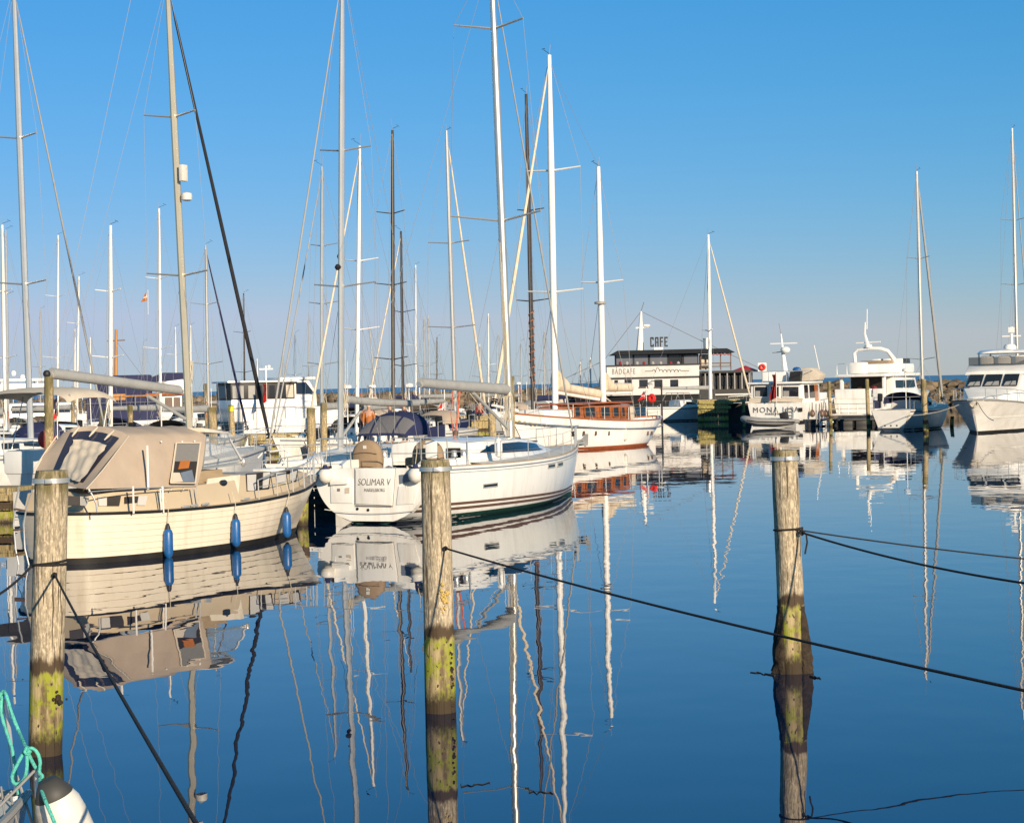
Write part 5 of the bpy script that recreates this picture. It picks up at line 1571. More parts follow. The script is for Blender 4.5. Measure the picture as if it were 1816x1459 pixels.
for k, (tx, ty, px, d, hd, mm, lab) in enumerate((
        (72, 548, 71, 205, 27, 'alu', 'far yacht whose stub mast stands left of the first white mast'),
        (160, 598, 160, 212, 207, 'paintmast', 'far yacht with a short white mast left of the thick white mast'),
        (255, 606, 255, 215, 27, 'alu', 'far yacht with a short grey mast right of the orange spar'),
        (456, 636, 457, 208, 207, 'paintmast', 'far yacht with a stub mast over the canvas trawler roof'),
        (524, 590, 523, 200, 27, 'alu', 'far yacht with a grey mast right of the canvas trawler'),
        (548, 556, 547, 196, 207, 'alu', 'far yacht with a grey mast left of the yacht pointing this way'),
        (737, 470, 737, 172, 27, 'paintmast', 'far yacht with a pale mast right of the pair of black masts'),
        (752, 562, 752, 205, 207, 'alu', 'far yacht with a grey mast over the navy sprayhood edge'),
        (775, 598, 774, 214, 27, 'darkmast', 'far yacht with a short dark mast over the end of the SOLIMAR V boom'),
        (866, 556, 866, 190, 207, 'paintmast', 'far yacht with a pale mast crossing the slanting cream jib'),
        (924, 606, 924, 200, 27, 'alu', 'far yacht with a grey stub mast left of the wound brown mast'),
        (965, 586, 966, 206, 207, 'alu', 'far yacht with a grey mast between the brown mast and the ketch main mast'),
        (1029, 642, 1030, 215, 27, 'paintmast', 'far yacht with a stub mast between the two ketch masts'),
        (1047, 634, 1048, 212, 27, 'paintmast', 'far yacht with a pale mast just left of the ketch mizzen'))):
    far_yacht(lab, (tx, ty), (px, 705), d, head=hd, L=8.5, mast=mm, mr=.075, spr=((.45, .9),), gear=k % 2 == 0, boom_=k % 3 == 0, wire=.009, cover=('navy', 'greycover')[k % 2])

# right-hand yachts
MY, mh, mP, mmx = far_yacht('small sailing yacht moored under the cafe boat with a furled jib slanting over the quay', (1256, 416), (1260, 704), 183, head=66, L=11.5, mast='paintmast', mr=.16, spr=((.42, .9),), jib=.10, fb=1.35, wire=.012, mast_f=.62, hullm='gelcoat2', clutter=False)
mb = MB(); c0 = MY.hit(1202, 706, y=0)
for dx in (-1.1, 0, 1.1):
    mb = MB(); mb.tube([V((c0.x + dx, -1.3, 1.4)), V((c0.x + dx * .5, -1.1, 2.5)), V((c0.x + dx * .5, 1.1, 2.5)), V((c0.x + dx, 1.3, 1.4))], .03, 5); MY.part('hood_frame', mb, M['wire'])
KY, kyh, kyP, kmx = far_yacht('sailing yacht in shade between the tall white cruiser and the flybridge cruiser', (1626, 304), (1637, 700), 139, head=28, L=12.2, mast='alu', mr=.13, spr=((.18, 1.0), (.62, .8)), jib=.11, jib_m='greycover', fb=1.45, hullm='gelcoat2', stripe='navy', wire=.009, hood='navy', boom_=False)
mb = MB(); mb.panel([V((-.02, y, z)) for y, z in ((-1.25, 1.25), (1.25, 1.25), (.85, .2), (-.85, .2))], .05); TR = KY.part('transom', mb, M['gelcoat2'])
for y in (-.4, 0, .4):
    mb = MB(); mb.lathe((-.04, y, .35), (-1, 0, 0), [(.06, 0), (.06, .01)], 8); KY.part('drain', mb, M['black'], parent=TR)
far_yacht('tall sailing yacht whose mast rises behind the flybridge cruiser at the picture edge', (1795, 228), (1806, 690), 146, head=27, L=13, mast='alu', mr=.12, spr=((.16, 1.1), (.42, 1.0), (.66, .9)), fb=1.4, wire=.010, jib=.05, jib_m='greycover')

# ---------------------------------------------------------------- motor boats
def wall(T, name, q, m, y=None, x=None, t=.05, parent=None, out=None):
    """plate with photo outline q on a plane of the thing"""
    mb = MB(); mb.panel([T.hit(px, py, y=y) if y is not None else T.hit(px, py, x=x) for px, py in q], t)
    return T.part(name, mb, M[m], parent=parent)


def simple_hull(T, L, beam, fb, hullm='gelcoat', boot='boot', rise=1.3, tr=.46, wl_=.40, bowrake=1.2, stripe=None, low_=-.3):
    h = Hull(S=[(0, fb), (.5, fb * (1 + (rise - 1) * .25)), (1, fb * rise)], B=[(0, beam * tr), (.3, beam * .5), (.6, beam * .48), (.8, beam * .36), (.93, beam * .16), (1, .04)],
             W=[(0, beam * wl_), (.4, beam * .43), (.65, beam * .34), (.85, beam * .14), (1, .02)], stern=(0, 0), bow=(L - bowrake, L), p=.7)
    mb = MB(); h.shell(mb, n=28, rows=8, low=low_); T.part('hull', mb, M[hullm])
    mb = MB(); h.deck(mb, n=20, drop=.03); T.part('deck', mb, M['deck'])
    mb = MB(); h.ribbon(mb, lambda t: -.1, lambda t: .16, n=24, off=.01); T.part('boot_stripe', mb, M[boot])
    if stripe:
        mb = MB(); h.ribbon(mb, lambda t: h.S(t) - .22, lambda t: h.S(t) - .12, n=24, off=.01); T.part('stripe', mb, M[stripe])
    return h


def at_px(px, py, z=0.0):
    p = wl(px, py, z); return V((p.x, p.y, 0))


# MONA LISA: stern to the eye
ML = Thing('motor_cruiser', 'white motor cruiser with MONA LISA on its transom and a red ensign', 'motorboat', at_px(1375, 750), 26)
mh_ = simple_hull(ML, 13.5, 4.75, 1.62, hullm='gelcoat', rise=1.35, tr=.485)
X0 = .35
def lw(px, py): return ML.hit(px, py, x=X0)
y_l, y_r = lw(1330, 690).y, lw(1428, 690).y
zr = lw(1380, 681).z; zd = 1.62
CBN = loft_cabin(ML, 'aft_cabin', [(X0, 2.2, 2.12, zd - .05, zr), (5.2, 2.2, 2.1, zd, zr + .03)], 'gelcoat', bevel=.04)
mb = MB(); mb.box((2.7, 0, zr + .09), (5.4, 4.75, .16)); ML.part('cabin_roof', mb, M['gelcoat'], parent=CBN, bevel=.05)
for a, b in ((1338, 1362), (1367, 1382), (1387, 1417)):
    mb = MB(); p = [ML.hit(px, py, x=X0 - .03) for px, py in ((a, 685), (b, 685), (b, 704), (a, 704))]; mb.panel(p, .04); wn = ML.part('window', mb, M['glass'], parent=CBN)
    mb = MB(); c0, c1 = p[0].lerp(p[3], .42), p[3]; w0 = (p[1] - p[0]); mb.panel([c0 + w0 * .08 + V((-.04, 0, 0)), c0 + w0 * .42 + V((-.04, 0, 0)), c1 + w0 * .42 + V((-.04, 0, .05)), c1 + w0 * .08 + V((-.04, 0, .05))], .02); ML.part('seat_back', mb, M['rubber'], parent=wn)
    mb = MB(); mb.rim(p, .07, .08); ML.part('window_frame', mb, M['gelcoat2'], parent=wn)
wall(ML, 'canvas_apron', [(1329, 706), (1424, 706), (1422, 716), (1328, 716)], 'canvas2', x=X0 - .04, t=.03, parent=CBN)
for k, (a, b, mm) in enumerate(((1.0, 1.9, 'glass'), (2.4, 3.6, 'glass'), (3.75, 4.6, 'mahogany'))):
    mb = MB(); mb.panel([(a, -2.2, 1.95 if mm == 'glass' else 1.66), (b, -2.2, 1.95 if mm == 'glass' else 1.66), (b, -2.15, 3.02), (a, -2.15, 3.02)], .06); ML.part('window' if mm == 'glass' else 'door', mb, M[mm], parent=CBN)
mb = MB(); mb.box((7.0, 0, 1.9), (3.4, 3.4, .9)); ML.part('fore_cabin', mb, M['gelcoat'], bevel=.1)
ML.text('boat_name', 'MONA LISA', .62, M['letters'], ML.hit(1376, 727, x=-.03), (0, -1, 0), (0, 0, 1), space=1.25, depth=.015, xs=1.02)
ML.text('home_port', 'MARSELISBORG', .24, M['letters'], ML.hit(1374, 734, x=-.03), (0, -1, 0), (0, 0, 1), space=1.1, depth=.01, xs=.9)
LDR = MB(); LDR.rim([ML.hit(px, py, x=-.12) for px, py in ((1395, 724), (1407, 724), (1407, 741), (1395, 741))], .05, .05); lo_ = ML.part('stern_ladder', LDR, M['steel'])
for py in (730, 736):
    mb = MB(); mb.bar(ML.hit(1395, py, x=-.12), ML.hit(1407, py, x=-.12), .05, .05); ML.part('ladder_step', mb, M['steel'], parent=lo_)
wall(ML, 'stern_port', [(1416, 723), (1423, 723), (1423, 730), (1416, 730)], 'interior', x=-.04, t=.04)
# mast, radar and roof clutter
a, b = ML.hit(1394, 677, x=4.5), ML.hit(1385, 592, x=4.5)
mb = MB(); mb.tube([a, a.lerp(b, .55), a.lerp(b, .8), b], [.32, .16, .09, .05], 8); mm_ = ML.part('mast', mb, M['paintmast'])
c = a.lerp(b, .80); mb = MB(); mb.bar(c + V((0, 1.0, 0)), c + V((0, -1.3, 0)), .10, .10); ML.part('radar_scanner', mb, M['white'], parent=mm_)
c = a.lerp(b, .66); mb = MB(); mb.ball(c + V((-.2, -.3, 0)), .42, 12, (1, 1, .7)); ML.part('searchlight', mb, M['white'], parent=mm_)
mb = MB(); mb.bar(c + V((0, .9, -.2)), c + V((0, -.3, -.1)), .07, .07); ML.part('crosstree', mb, M['wire'], parent=mm_)
mb = MB(); mb.tube([b, b + V((0, .15, .9))], .03, 4); ML.part('antenna', mb, M['wire'], parent=mm_)
for q in ((1355, 659, 1376, 676), (1378, 659, 1396, 677)):
    mb = MB(); p0, p1 = ML.hit(q[0], q[3], x=3.0), ML.hit(q[2], q[1], x=3.0); mb.box(((3.0), (p0.y + p1.y) / 2, (p0.z + p1.z) / 2), (.8, abs(p0.y - p1.y), abs(p0.z - p1.z))); ML.part('roof_locker', mb, M['gelcoat'], bevel=.06)
mb = MB(); p = [ML.hit(px, py, x=2.2) for px, py in ((1403, 659), (1422, 658), (1420, 677), (1400, 676))]; mb.panel(p, .5); ML.part('folded_gangway', mb, M['black'])
mb = MB(); mb.ball(ML.hit(1413, 655, x=2.2), .26, 10, (1, 1.4, .8)); ML.part('blue_cover', mb, M['blue'])
mb = MB(); p = [ML.hit(px, py, x=4.0) for px, py in ((1424, 652), (1444, 652), (1460, 664), (1456, 674), (1424, 676))]; mb.panel(p, 1.6); ML.part('roof_dinghy', mb, M['canvas2'], bevel=.1)
mb = MB(); p0 = ML.hit(1350, 659, x=1.0); p1 = ML.hit(1470, 658, x=5.0)
mb.tube([V((.6, 2.2, p0.z)), V((.6, -2.2, p0.z)), V((5.2, -2.2, p0.z))], .03, 5); ML.part('roof_rail', mb, M['steel'])
for q in ((.6, 2.2), (.6, .7), (.6, -.8), (.6, -2.2), (2.2, -2.2), (3.8, -2.2), (5.2, -2.2)):
    mb = MB(); mb.tube([V((q[0], q[1], zr)), V((q[0], q[1], p0.z))], .025, 5); ML.part('roof_stanchion', mb, M['steel'])
mb = MB(); p = ML.hit(1453, 655, x=5); mb.tube([p, p + V((0, .4, 2.0))], .04, 5); ML.part('whip_antenna', mb, M['white'])
for k, px in enumerate((1436, 1453, 1460, 1467)):
    y = -2.35; p = ML.hit(px, 733, y=y); wp = ML.world(p + V((0, -.22, -.3)))
    FT = Thing('fender', 'small dark fender, one of the row along the MONA LISA side', 'fender', wp, 17, 'dark fenders of the MONA LISA')
    mb = MB(); mb.lathe((0, 0, 0), (0, 0, 1), [(.05, 0), (.2, .1), (.24, .3), (.16, .5), (.05, .62), (.03, 1.2)], 10); FT.part('body', mb, M['brown'])
flag('large dark red ensign hanging at the MONA LISA stern', 1377, 664, 705, 163.5, w=.55, cross=False, sc=1.6, m='darkred', limp=True, head=100)

# the tall white cruiser with an arch
J = Thing('motor_yacht', 'tall white motor yacht with a curved radar arch on its flybridge', 'motorboat', at_px(1524, 744), 33)
simple_hull(J, 14.5, 4.7, 1.9, hullm='gelcoat', rise=1.25, tr=.49)
jx = lambda px, py, x=0.6: J.hit(px, py, x=x)
zfl = jx(1530, 668).z; yl, yr = jx(1482, 690).y, jx(1573, 690).y
SAL = loft_cabin(J, 'saloon', [(2.6, 2.0, 1.95, 1.8, zfl), (8.2, 2.0, 1.7, 2.0, zfl), (10.0, 1.4, 1.1, 2.2, zfl - .9)], 'gelcoat', bevel=.06)
mb = MB(); mb.box((2.58, .2, (1.9 + zfl) / 2 + .1), (.05, 3.2, zfl - 2.1)); J.part('saloon_door', mb, M['interior'], parent=SAL)
mb = MB(); mb.box((2.54, -1.25, (1.9 + zfl) / 2 + .1), (.05, .25, zfl - 2.2)); J.part('door_frame', mb, M['mahogany'], parent=SAL)
for x0_, x1_ in ((3.2, 5.0), (5.3, 7.4)):
    mb = MB(); mb.panel([(x0_, -2.03, 2.6), (x1_, -2.03, 2.6), (x1_ - .1, -1.97, zfl - .35), (x0_, -1.97, zfl - .35)], .06); J.part('window', mb, M['glass'], parent=SAL)
mb = MB(); mb.box((4.4, 0, zfl + .12), (8.2, 4.5, .26)); FLY = J.part('flybridge_deck', mb, M['gelcoat'], bevel=.1)
for y in (-1.9, 1.9):
    mb = MB(); mb.box((.9, y, (1.9 + zfl) / 2), (.35, .25, zfl - 1.9)); J.part('cockpit_pillar', mb, M['gelcoat'], bevel=.05)
zb = J.hit(1500, 694, x=0.1).z
mb = MB(); mb.box((.2, .55, (1.9 + zb) / 2), (.5, 3.2, zb - 1.5)); J.part('aft_bulwark', mb, M['gelcoat'], bevel=.08)
mb = MB(); mb.box((.25, -1.75, (1.5 + zb) / 2 + .1), (.6, 1.0, zb - 1.3)); J.part('aft_bulwark', mb, M['gelcoat'], bevel=.1)
mb = MB(); mb.box((-.7, 0, .45), (1.4, 4.2, .14)); J.part('swim_platform', mb, M['gelcoat2'], bevel=.04)
for y in [-2.0 + 4.0 * i / 5 for i in range(6)]:
    mb = MB(); mb.tube([(-1.3, y, .5), (-1.3, y, 1.35)], .025, 4); J.part('platform_post', mb, M['steel'])
for z in (.95, 1.35):
    mb = MB(); mb.tube([(-1.3, -2.0, z), (-1.3, 2.0, z)], .025, 4); J.part('platform_rail', mb, M['steel'])
zf = zfl + .25
mb = MB(); mb.box((5.2, 0, zf + .42), (5.4, 3.7, .84)); J.part('flybridge_coaming', mb, M['gelcoat'], bevel=.25)
mb = MB(); mb.box((1.7, .7, zf + .5), (1.3, 1.3, 1.0)); J.part('flybridge_locker', mb, M['gelcoat'], bevel=.2)
mb = MB(); mb.box((7.2, 0, zf + 1.0), (1.1, 3.0, .5)); J.part('flybridge_screen', mb, M['smoke'], bevel=.1)
mb = MB(); mb.box((4.2, 0, zf + .95), (1.6, 2.6, .3)); J.part('cushions', mb, M['tan'], bevel=.1)
ap = [jx(1517, 648, 3.2), jx(1515, 626, 3.2), jx(1522, 620, 3.2), jx(1540, 618, 3.2), jx(1562, 618, 3.2), jx(1574, 622, 3.4), jx(1586, 638, 4.4), jx(1596, 662, 5.2)]
mb = MB(); mb.tube(ap, [.17, .17, .16, .16, .16, .17, .22, .3], 8); AR = J.part('radar_arch', mb, M['white'])
c = jx(1540, 617, 3.2); mb = MB(); mb.tube([c, c + V((0, .3, 1.2)), c + V((0, .25, 2.2))], [.2, .1, .05], 6); J.part('arch_mast', mb, M['white'], parent=AR)
mb = MB(); mb.bar(c + V((0, 1.1, .45)), c + V((0, -1.1, .5)), .10, .10); J.part('radar_scanner', mb, M['white'], parent=AR)
mb = MB(); mb.lathe(c + V((0, 0, .05)), (0, 0, 1), [(.32, 0), (.32, .2), (.15, .3)], 12); J.part('radar_base', mb, M['white'], parent=AR)
mb = MB(); mb.tube([c + V((0, .1, 1.6)), c + V((0, .05, 3.3))], .035, 4); J.part('whip_antenna', mb, M['white'], parent=AR)
for y in (2.1, 1.2):
    mb = MB(); mb.tube([(.4, y, zf), (.4, y, zf + .85), (2.0, y, zf + .9)], .03, 4); J.part('flybridge_rail', mb, M['steel'])

# the big flybridge cruiser, bow to the eye
G = Thing('motor_yacht', 'large cream flybridge motor yacht at the picture edge, its bow half in shade', 'motorboat', at_px(1834, 762) + V((.2, 12.0, 0)), 205)
gp = at(1733, 766, 123.0); hd = math.radians(205); GL = 14.5
go = V((gp.x - math.sin(hd) * (GL - 1.5), gp.y - math.cos(hd) * (GL - 1.5), 0)); G.o = go; G.root.location = go
gh = Hull(S=[(0, 1.5), (.5, 1.68), (.8, 1.92), (1, 2.05)], B=[(0, 2.1), (.3, 2.3), (.55, 2.28), (.75, 2.0), (.9, 1.35), (.97, .75), (1, .12)], W=[(0, 1.9), (.4, 1.95), (.65, 1.45), (.85, .65), (1, .03)], stern=(0, 0), bow=(GL - 1.6, GL), p=1.1)
mb = MB(); gh.shell(mb, n=40, rows=12); G.part('hull', mb, M['gelcoat2'])
mb = MB(); gh.deck(mb, n=30, camber=.12); G.part('deck', mb, M['gelcoat2'])
mb = MB(); gh.ribbon(mb, lambda t: -.1, lambda t: .13, n=30, off=.012); G.part('boot_stripe', mb, M['boot'])
mb = MB(); gh.ribbon(mb, lambda t: gh.S(t) - .06, lambda t: gh.S(t) + .02, n=30, off=.05); G.part('rubbing_strake', mb, M['rubber'])
mb = MB(); gh.ribbon(mb, lambda t: .9, lambda t: .94, n=30, off=.02, t1=.93); G.part('chine', mb, M['gelcoat'])
g = lambda px, py, x: G.hit(px, py, x=x)
zw0, zw1 = g(1750, 688, 8.6).z, g(1750, 663, 7.6).z
DH = loft_cabin(G, 'deckhouse', [(.8, 1.95, 1.85, 1.5, zw1), (7.4, 1.95, 1.75, 1.6, zw1), (8.7, 1.85, 1.72, 1.7, zw0), (11.2, 1.2, .9, 1.85, 2.15)], 'gelcoat2', bevel=.05)
def scr(f, u): # windscreen surface, f 0..1 across, u 0 low 1 high
    lo = V((8.68, -1.66 + 3.32 * f, zw0 + .02)); hi = V((7.46, -1.62 + 3.24 * f, zw1 - .06)); return lo.lerp(hi, u) + V((.05, 0, .05))
for f0, f1 in ((.02, .30), (.34, .66), (.70, .98)):
    mb = MB(); mb.panel([scr(f0, .06), scr(f1, .06), scr(f1, .96), scr(f0, .96)], .04); ws_ = G.part('windscreen', mb, M['glass'], parent=DH)
    mb = MB(); mb.panel([scr(f0 + .03, .10) + V((.03, 0, .02)), scr(f1 - .02, .10) + V((.03, 0, .02)), scr(f1 - .04, .42) + V((.03, 0, .02)), scr(f0 + .06, .36) + V((.03, 0, .02))], .012); G.part('dash_cover', mb, M['greycover'], parent=ws_)
    mb = MB(); mb.tube([scr((f0 + f1) / 2, .04) + V((.06, 0, .03)), scr((f0 + f1) / 2 + .06, .62) + V((.06, 0, .03))], .02, 4); G.part('wiper', mb, M['black'], parent=ws_)
for sd in (-1, 1):
    mb = MB(); mb.panel([(2.5, sd * 1.97, 2.5), (7.0, sd * 1.95, 2.5), (6.9, sd * 1.83, zw1 - .15), (2.6, sd * 1.87, zw1 - .15)], .06); G.part('side_window', mb, M['glass'], parent=DH)
zf0, zf1 = g(1760, 646, 6.6).z, g(1760, 633, 6.6).z
FB_ = loft_cabin(G, 'flybridge', [(1.0, 2.1, 2.05, zw1 - .05, zf0 - .1), (6.2, 2.1, 1.95, zw1 - .02, zf0), (7.5, 1.9, 1.85, zw1 - .05, zw1 + .15)], 'gelcoat2', bevel=.06)
mb = MB(); mb.loft([[V((6.3, -1.9, z)), V((6.7, -1.0, z)), V((6.75, 0, z)), V((6.7, 1.0, z)), V((6.3, 1.9, z)), V((4.0, 2.0, z)), V((2.5, 2.0, z))] for z in (zf0 - .05, zf1)], cap=False); G.part('fly_screen', mb, M['smoke'], parent=FB_)
for y in (-1.0, .1, 1.2):
    mb = MB(); mb.box((4.8, y, zf0 + .2), (.7, .8, .7)); G.part('fly_seat', mb, M['gelcoat'], parent=FB_, bevel=.15)
zt1 = g(1800, 620, 4.0).z
HT = loft_cabin(G, 'hardtop', [(.5, 1.7, 1.5, zt1 - .22, zt1), (4.6, 1.75, 1.5, zt1 - .22, zt1 + .02), (5.6, 1.3, 1.0, zt1 - .2, zt1 - .1)], 'gelcoat', bevel=.05)
for x, y in ((1.0, 1.6), (1.0, -1.6), (4.6, 1.6), (4.6, -1.6)):
    mb = MB(); mb.tube([V((x, y, zf0 - .1)), V((x, y, zt1 - .2))], .06, 6); G.part('hardtop_post', mb, M['gelcoat'], parent=HT)
c = V((3.6, .2, zt1)); mb = MB(); mb.lathe(c, (0, 0, 1), [(.4, 0), (.42, .2), (.3, .35), (.1, .4)], 14); G.part('radar_dome', mb, M['white'], parent=HT)
mb = MB(); mb.tube([c + V((-.6, 0, 0)), c + V((-.6, 0, 1.5))], .09, 6); mb.bar(c + V((-.6, .6, .9)), c + V((-.6, -.6, .9)), .08, .08); mb.box(c + V((-.6, 0, 1.3)), (.3, .35, .35)); G.part('light_mast', mb, M['white'], parent=HT)
for sd in (-1, 1):
    ts = [.50, .62, .72, .82, .90, .96]
    tp = [gh.pt(t, gh.S(t), sd, -.12) + V((.1, 0, .72)) for t in ts]
    for t, p in zip(ts, tp):
        mb = MB(); mb.tube([gh.pt(t, gh.S(t), sd, -.12), p], .022, 5); G.part('stanchion', mb, M['steel'])
    mb = MB(); mb.tube(tp + [V((GL + .25, 0, 2.05 + .74))], .025, 5); G.part('bow_rail', mb, M['steel'])
mb = MB(); mb.box((GL - .1, 0, 2.08), (.9, .35, .14)); G.part('bow_roller', mb, M['steel'])
mb = MB(); c = V((GL - .25, .1, 1.85)); mb.tube([c + V((.06 * math.sin(t * 2), .22 * math.cos(t), .22 * math.sin(t))) for t in [i * .5 for i in range(30)]], .05, 5); G.part('rope_coil', mb, M['paleline'])

# canvas trawler with dark enclosure
S_ = Thing('motor_cruiser', 'white trawler yacht with a black canvas wheelhouse enclosure and clear windows', 'motorboat', at(436, 700, 128) * 1, 66)
S_.o = V((at(418, 700, 126).x, 126.0, 0)); S_.root.location = S_.o
simple_hull(S_, 10.6, 3.7, 1.75, hullm='gelcoat', rise=1.15, tr=.47)
s_ = lambda px, py, y=-1.6: S_.hit(px, py, y=y)
zt0, zt1 = s_(470, 709).z, s_(470, 678).z
xa, xb, xc = s_(409, 690).x, s_(523, 690).x, s_(558, 700).x
mb = MB(); mb.box(((xa + xb) / 2, 0, (1.7 + zt0) / 2), (xb - xa, 3.3, zt0 - 1.6)); S_.part('aft_cabin', mb, M['gelcoat'], bevel=.06)
mb = MB(); mb.box(((xa + xb) / 2, 0, (zt0 + zt1) / 2), (xb - xa, 3.2, zt1 - zt0)); EN = S_.part('canvas_enclosure', mb, M['black'], bevel=.05)
for a, b, mm in ((412, 432, 'vinyl'), (440, 452, 'vinyl'), (456, 464, 'vinyl'), (478, 487, 'vinyl'), (497, 505, 'vinyl'), (507, 520, 'canvas2')):
    pa, pb = s_(a, 690, -1.62), s_(b, 690, -1.62)
    mb = MB(); mb.panel([V((pa.x, -1.63, zt0 + .12)), V((pb.x, -1.63, zt0 + .12)), V((pb.x, -1.63, zt1 - .18)), V((pa.x, -1.63, zt1 - .18))], .03); S_.part('clear_window', mb, M['rubber' if a in (412, 440) else 'canvas2' if a == 507 else 'smoke'], parent=EN)
mb = MB(); mb.box((xa - .02, .3, (zt0 + zt1) / 2), (.04, 2.0, (zt1 - zt0) * .7)); S_.part('clear_window', mb, M['rubber'], parent=EN)
mb = MB(); mb.box(((xa + xb) / 2, 0, zt1 + .06), (xb - xa + .5, 3.6, .12)); S_.part('enclosure_roof', mb, M['gelcoat'], parent=EN, bevel=.04)
z2 = s_(540, 672).z
WHS = loft_cabin(S_, 'wheelhouse', [(xb, 1.45, 1.35, 1.7, z2), (xb + 1.0, 1.45, 1.3, 1.7, z2), (xc + .3, 1.3, 1.0, 1.7, s_(558, 695).z)], 'gelcoat')
pa, pb = s_(526, 700, -1.47), s_(549, 700, -1.47)
mb = MB(); mb.panel([V((pa.x, -1.47, s_(530, 698).z)), V((pb.x + .35, -1.42, s_(550, 698).z)), V((pb.x - .2, -1.40, s_(530, 678).z)), V((pa.x, -1.42, s_(530, 678).z))], .05); S_.part('window', mb, M['glass'], parent=WHS)
mb = MB(); mb.box((xb + .2, 0, z2 + .05), (2.4, 3.0, .16)); S_.part('wheelhouse_roof', mb, M['gelcoat'], parent=WHS, bevel=.05)
mb = MB(); mb.box((xc + 1.1, 0, 2.1), (2.0, 2.4, .8)); S_.part('fore_cabin', mb, M['gelcoat'], bevel=.12)
mb = MB(); c = s_(472, 677, 0); mb.tube([c, c + V((0, 0, 1.0))], .06, 5); mb.box(c + V((0, 0, .8)), (.9, .1, .08)); mb.ball(c + V((.2, 0, .95)), .12, 8); S_.part('light_mast', mb, M['white'])
for x in [xa + (xb - xa) * i / 6 for i in range(7)]:
    mb = MB(); mb.tube([(x, -1.72, 1.7), (x, -1.72, 2.5)], .025, 4); S_.part('stanchion', mb, M['steel'])
mb = MB(); mb.tube([(xa, -1.72, 2.5), (xb + 2.5, -1.7, 2.5)], .025, 4); S_.part('guard_rail', mb, M['steel'])
flag('bright red ensign hanging in front of the black canvas enclosure', 473, 681, 712, 123, w=.32, cross=False, sc=1.2, limp=True)

# old cutter with the navy tarpaulin
R_ = Thing('fishing_cutter', 'old white fishing cutter under a navy tarpaulin with a short orange mast', 'motorboat', V((at(150, 700, 150).x, 150.0, 0)), 82)
simple_hull(R_, 11.2, 3.6, 1.5, hullm='gelcoat', rise=1.2, tr=.40)
r_ = lambda px, py, y=-1.4: R_.hit(px, py, y=y)
xa, xb = r_(100, 700).x, r_(281, 700).x
zb_, zt_2 = r_(200, 728).z, r_(200, 703).z
TP_ = loft_cabin(R_, 'tarpaulin', [(max(.2, xa), 1.5, 1.4, 1.35, zt_2 - .1), (xb * .55, 1.5, 1.4, 1.35, zt_2), (xb, 1.5, 1.4, 1.35, zt_2)], 'navy', bevel=.1)
mb = MB(); mb.tube([V((xa + .2, -1.45, zt_2)), V((xb, -1.45, zt_2))], .07, 6); R_.part('tarpaulin_edge', mb, M['woodmast'], parent=TP_)
mb = MB(); mb.box((r_(206, 690).x + .5, .3, zt_2 + .75), (4.0, 2.0, 1.6)); R_.part('covered_deckhouse', mb, M['navy'], bevel=.1)
xw0, xw1 = r_(285, 700).x, r_(322, 700).x
zc0 = r_(300, 701).z
RW = loft_cabin(R_, 'wheelhouse', [(xw0, 1.3, 1.25, 1.4, zc0), (xw1, 1.3, 1.2, 1.4, zc0)], 'gelcoat')
for a, b in ((.2, .55), (.62, .95)):
    mb = MB(); xq = xw0 + (xw1 - xw0) * a; xr = xw0 + (xw1 - xw0) * b; mb.panel([(xq, -1.33, zc0 - .95), (xr, -1.33, zc0 - .95), (xr, -1.27, zc0 - .15), (xq, -1.27, zc0 - .15)], .04); R_.part('window', mb, M['brown'], parent=RW)
mb = MB(); mb.box(((xw0 + xw1) / 2 - .3, 0, zc0 + .1), (xw1 - xw0 + 1.6, 3.0, .18)); R_.part('wheelhouse_roof', mb, M['mahogany'], parent=RW, bevel=.03)
zc1 = r_(310, 672).z
mb = MB(); mb.box(((xw0 + xw1) / 2 + .2, 0, (zc0 + zc1) / 2), (2.6, 2.2, zc1 - zc0)); R_.part('upper_bridge', mb, M['gelcoat'], bevel=.15)
hs_ = [r_(236, 680, 0), r_(272, 668, 0), r_(290, 661, 0), r_(326, 661, 0), r_(326, 672, 0), r_(296, 676, 0), r_(290, 683, 0), r_(240, 681, 0)]
mb = MB(); mb.prism([p + V((0, -1.1, 0)) for p in hs_], (0, 2.2, 0)); R_.part('bridge_cover', mb, M['navy'])
mb = MB(); p0, p1 = r_(205, 705, 0), r_(206, 584, 0); mb.tube([p0, p1], [.17, .10], 8); mm_ = R_.part('mast', mb, M['woodmast'])
c = p0.lerp(p1, .83); mb = MB(); mb.bar(c + V((-.65, 0, 0)), c + V((.65, 0, .05)), .09, .09); R_.part('crosstree', mb, M['brown'], parent=mm_)
mb = MB(); mb.box(r_(208, 704, -1.2), (1.2, .5, .45)); R_.part('winch_box', mb, M['woodmast'])
for px in (160, 178, 196, 215, 240, 262):
    mb = MB(); p = r_(px, 722, -1.75); mb.tube([p, p + V((0, 0, .9))], .03, 4); R_.part('stanchion', mb, M['steel'])
mb = MB(); mb.tube([r_(150, 716, -1.75), r_(285, 712, -1.75)], .02, 4); R_.part('guard_rail', mb, M['wire'])
mb = MB(); mb.tube([c, r_(270, 690, 0)], .015, 4); R_.part('stay', mb, M['wire'])
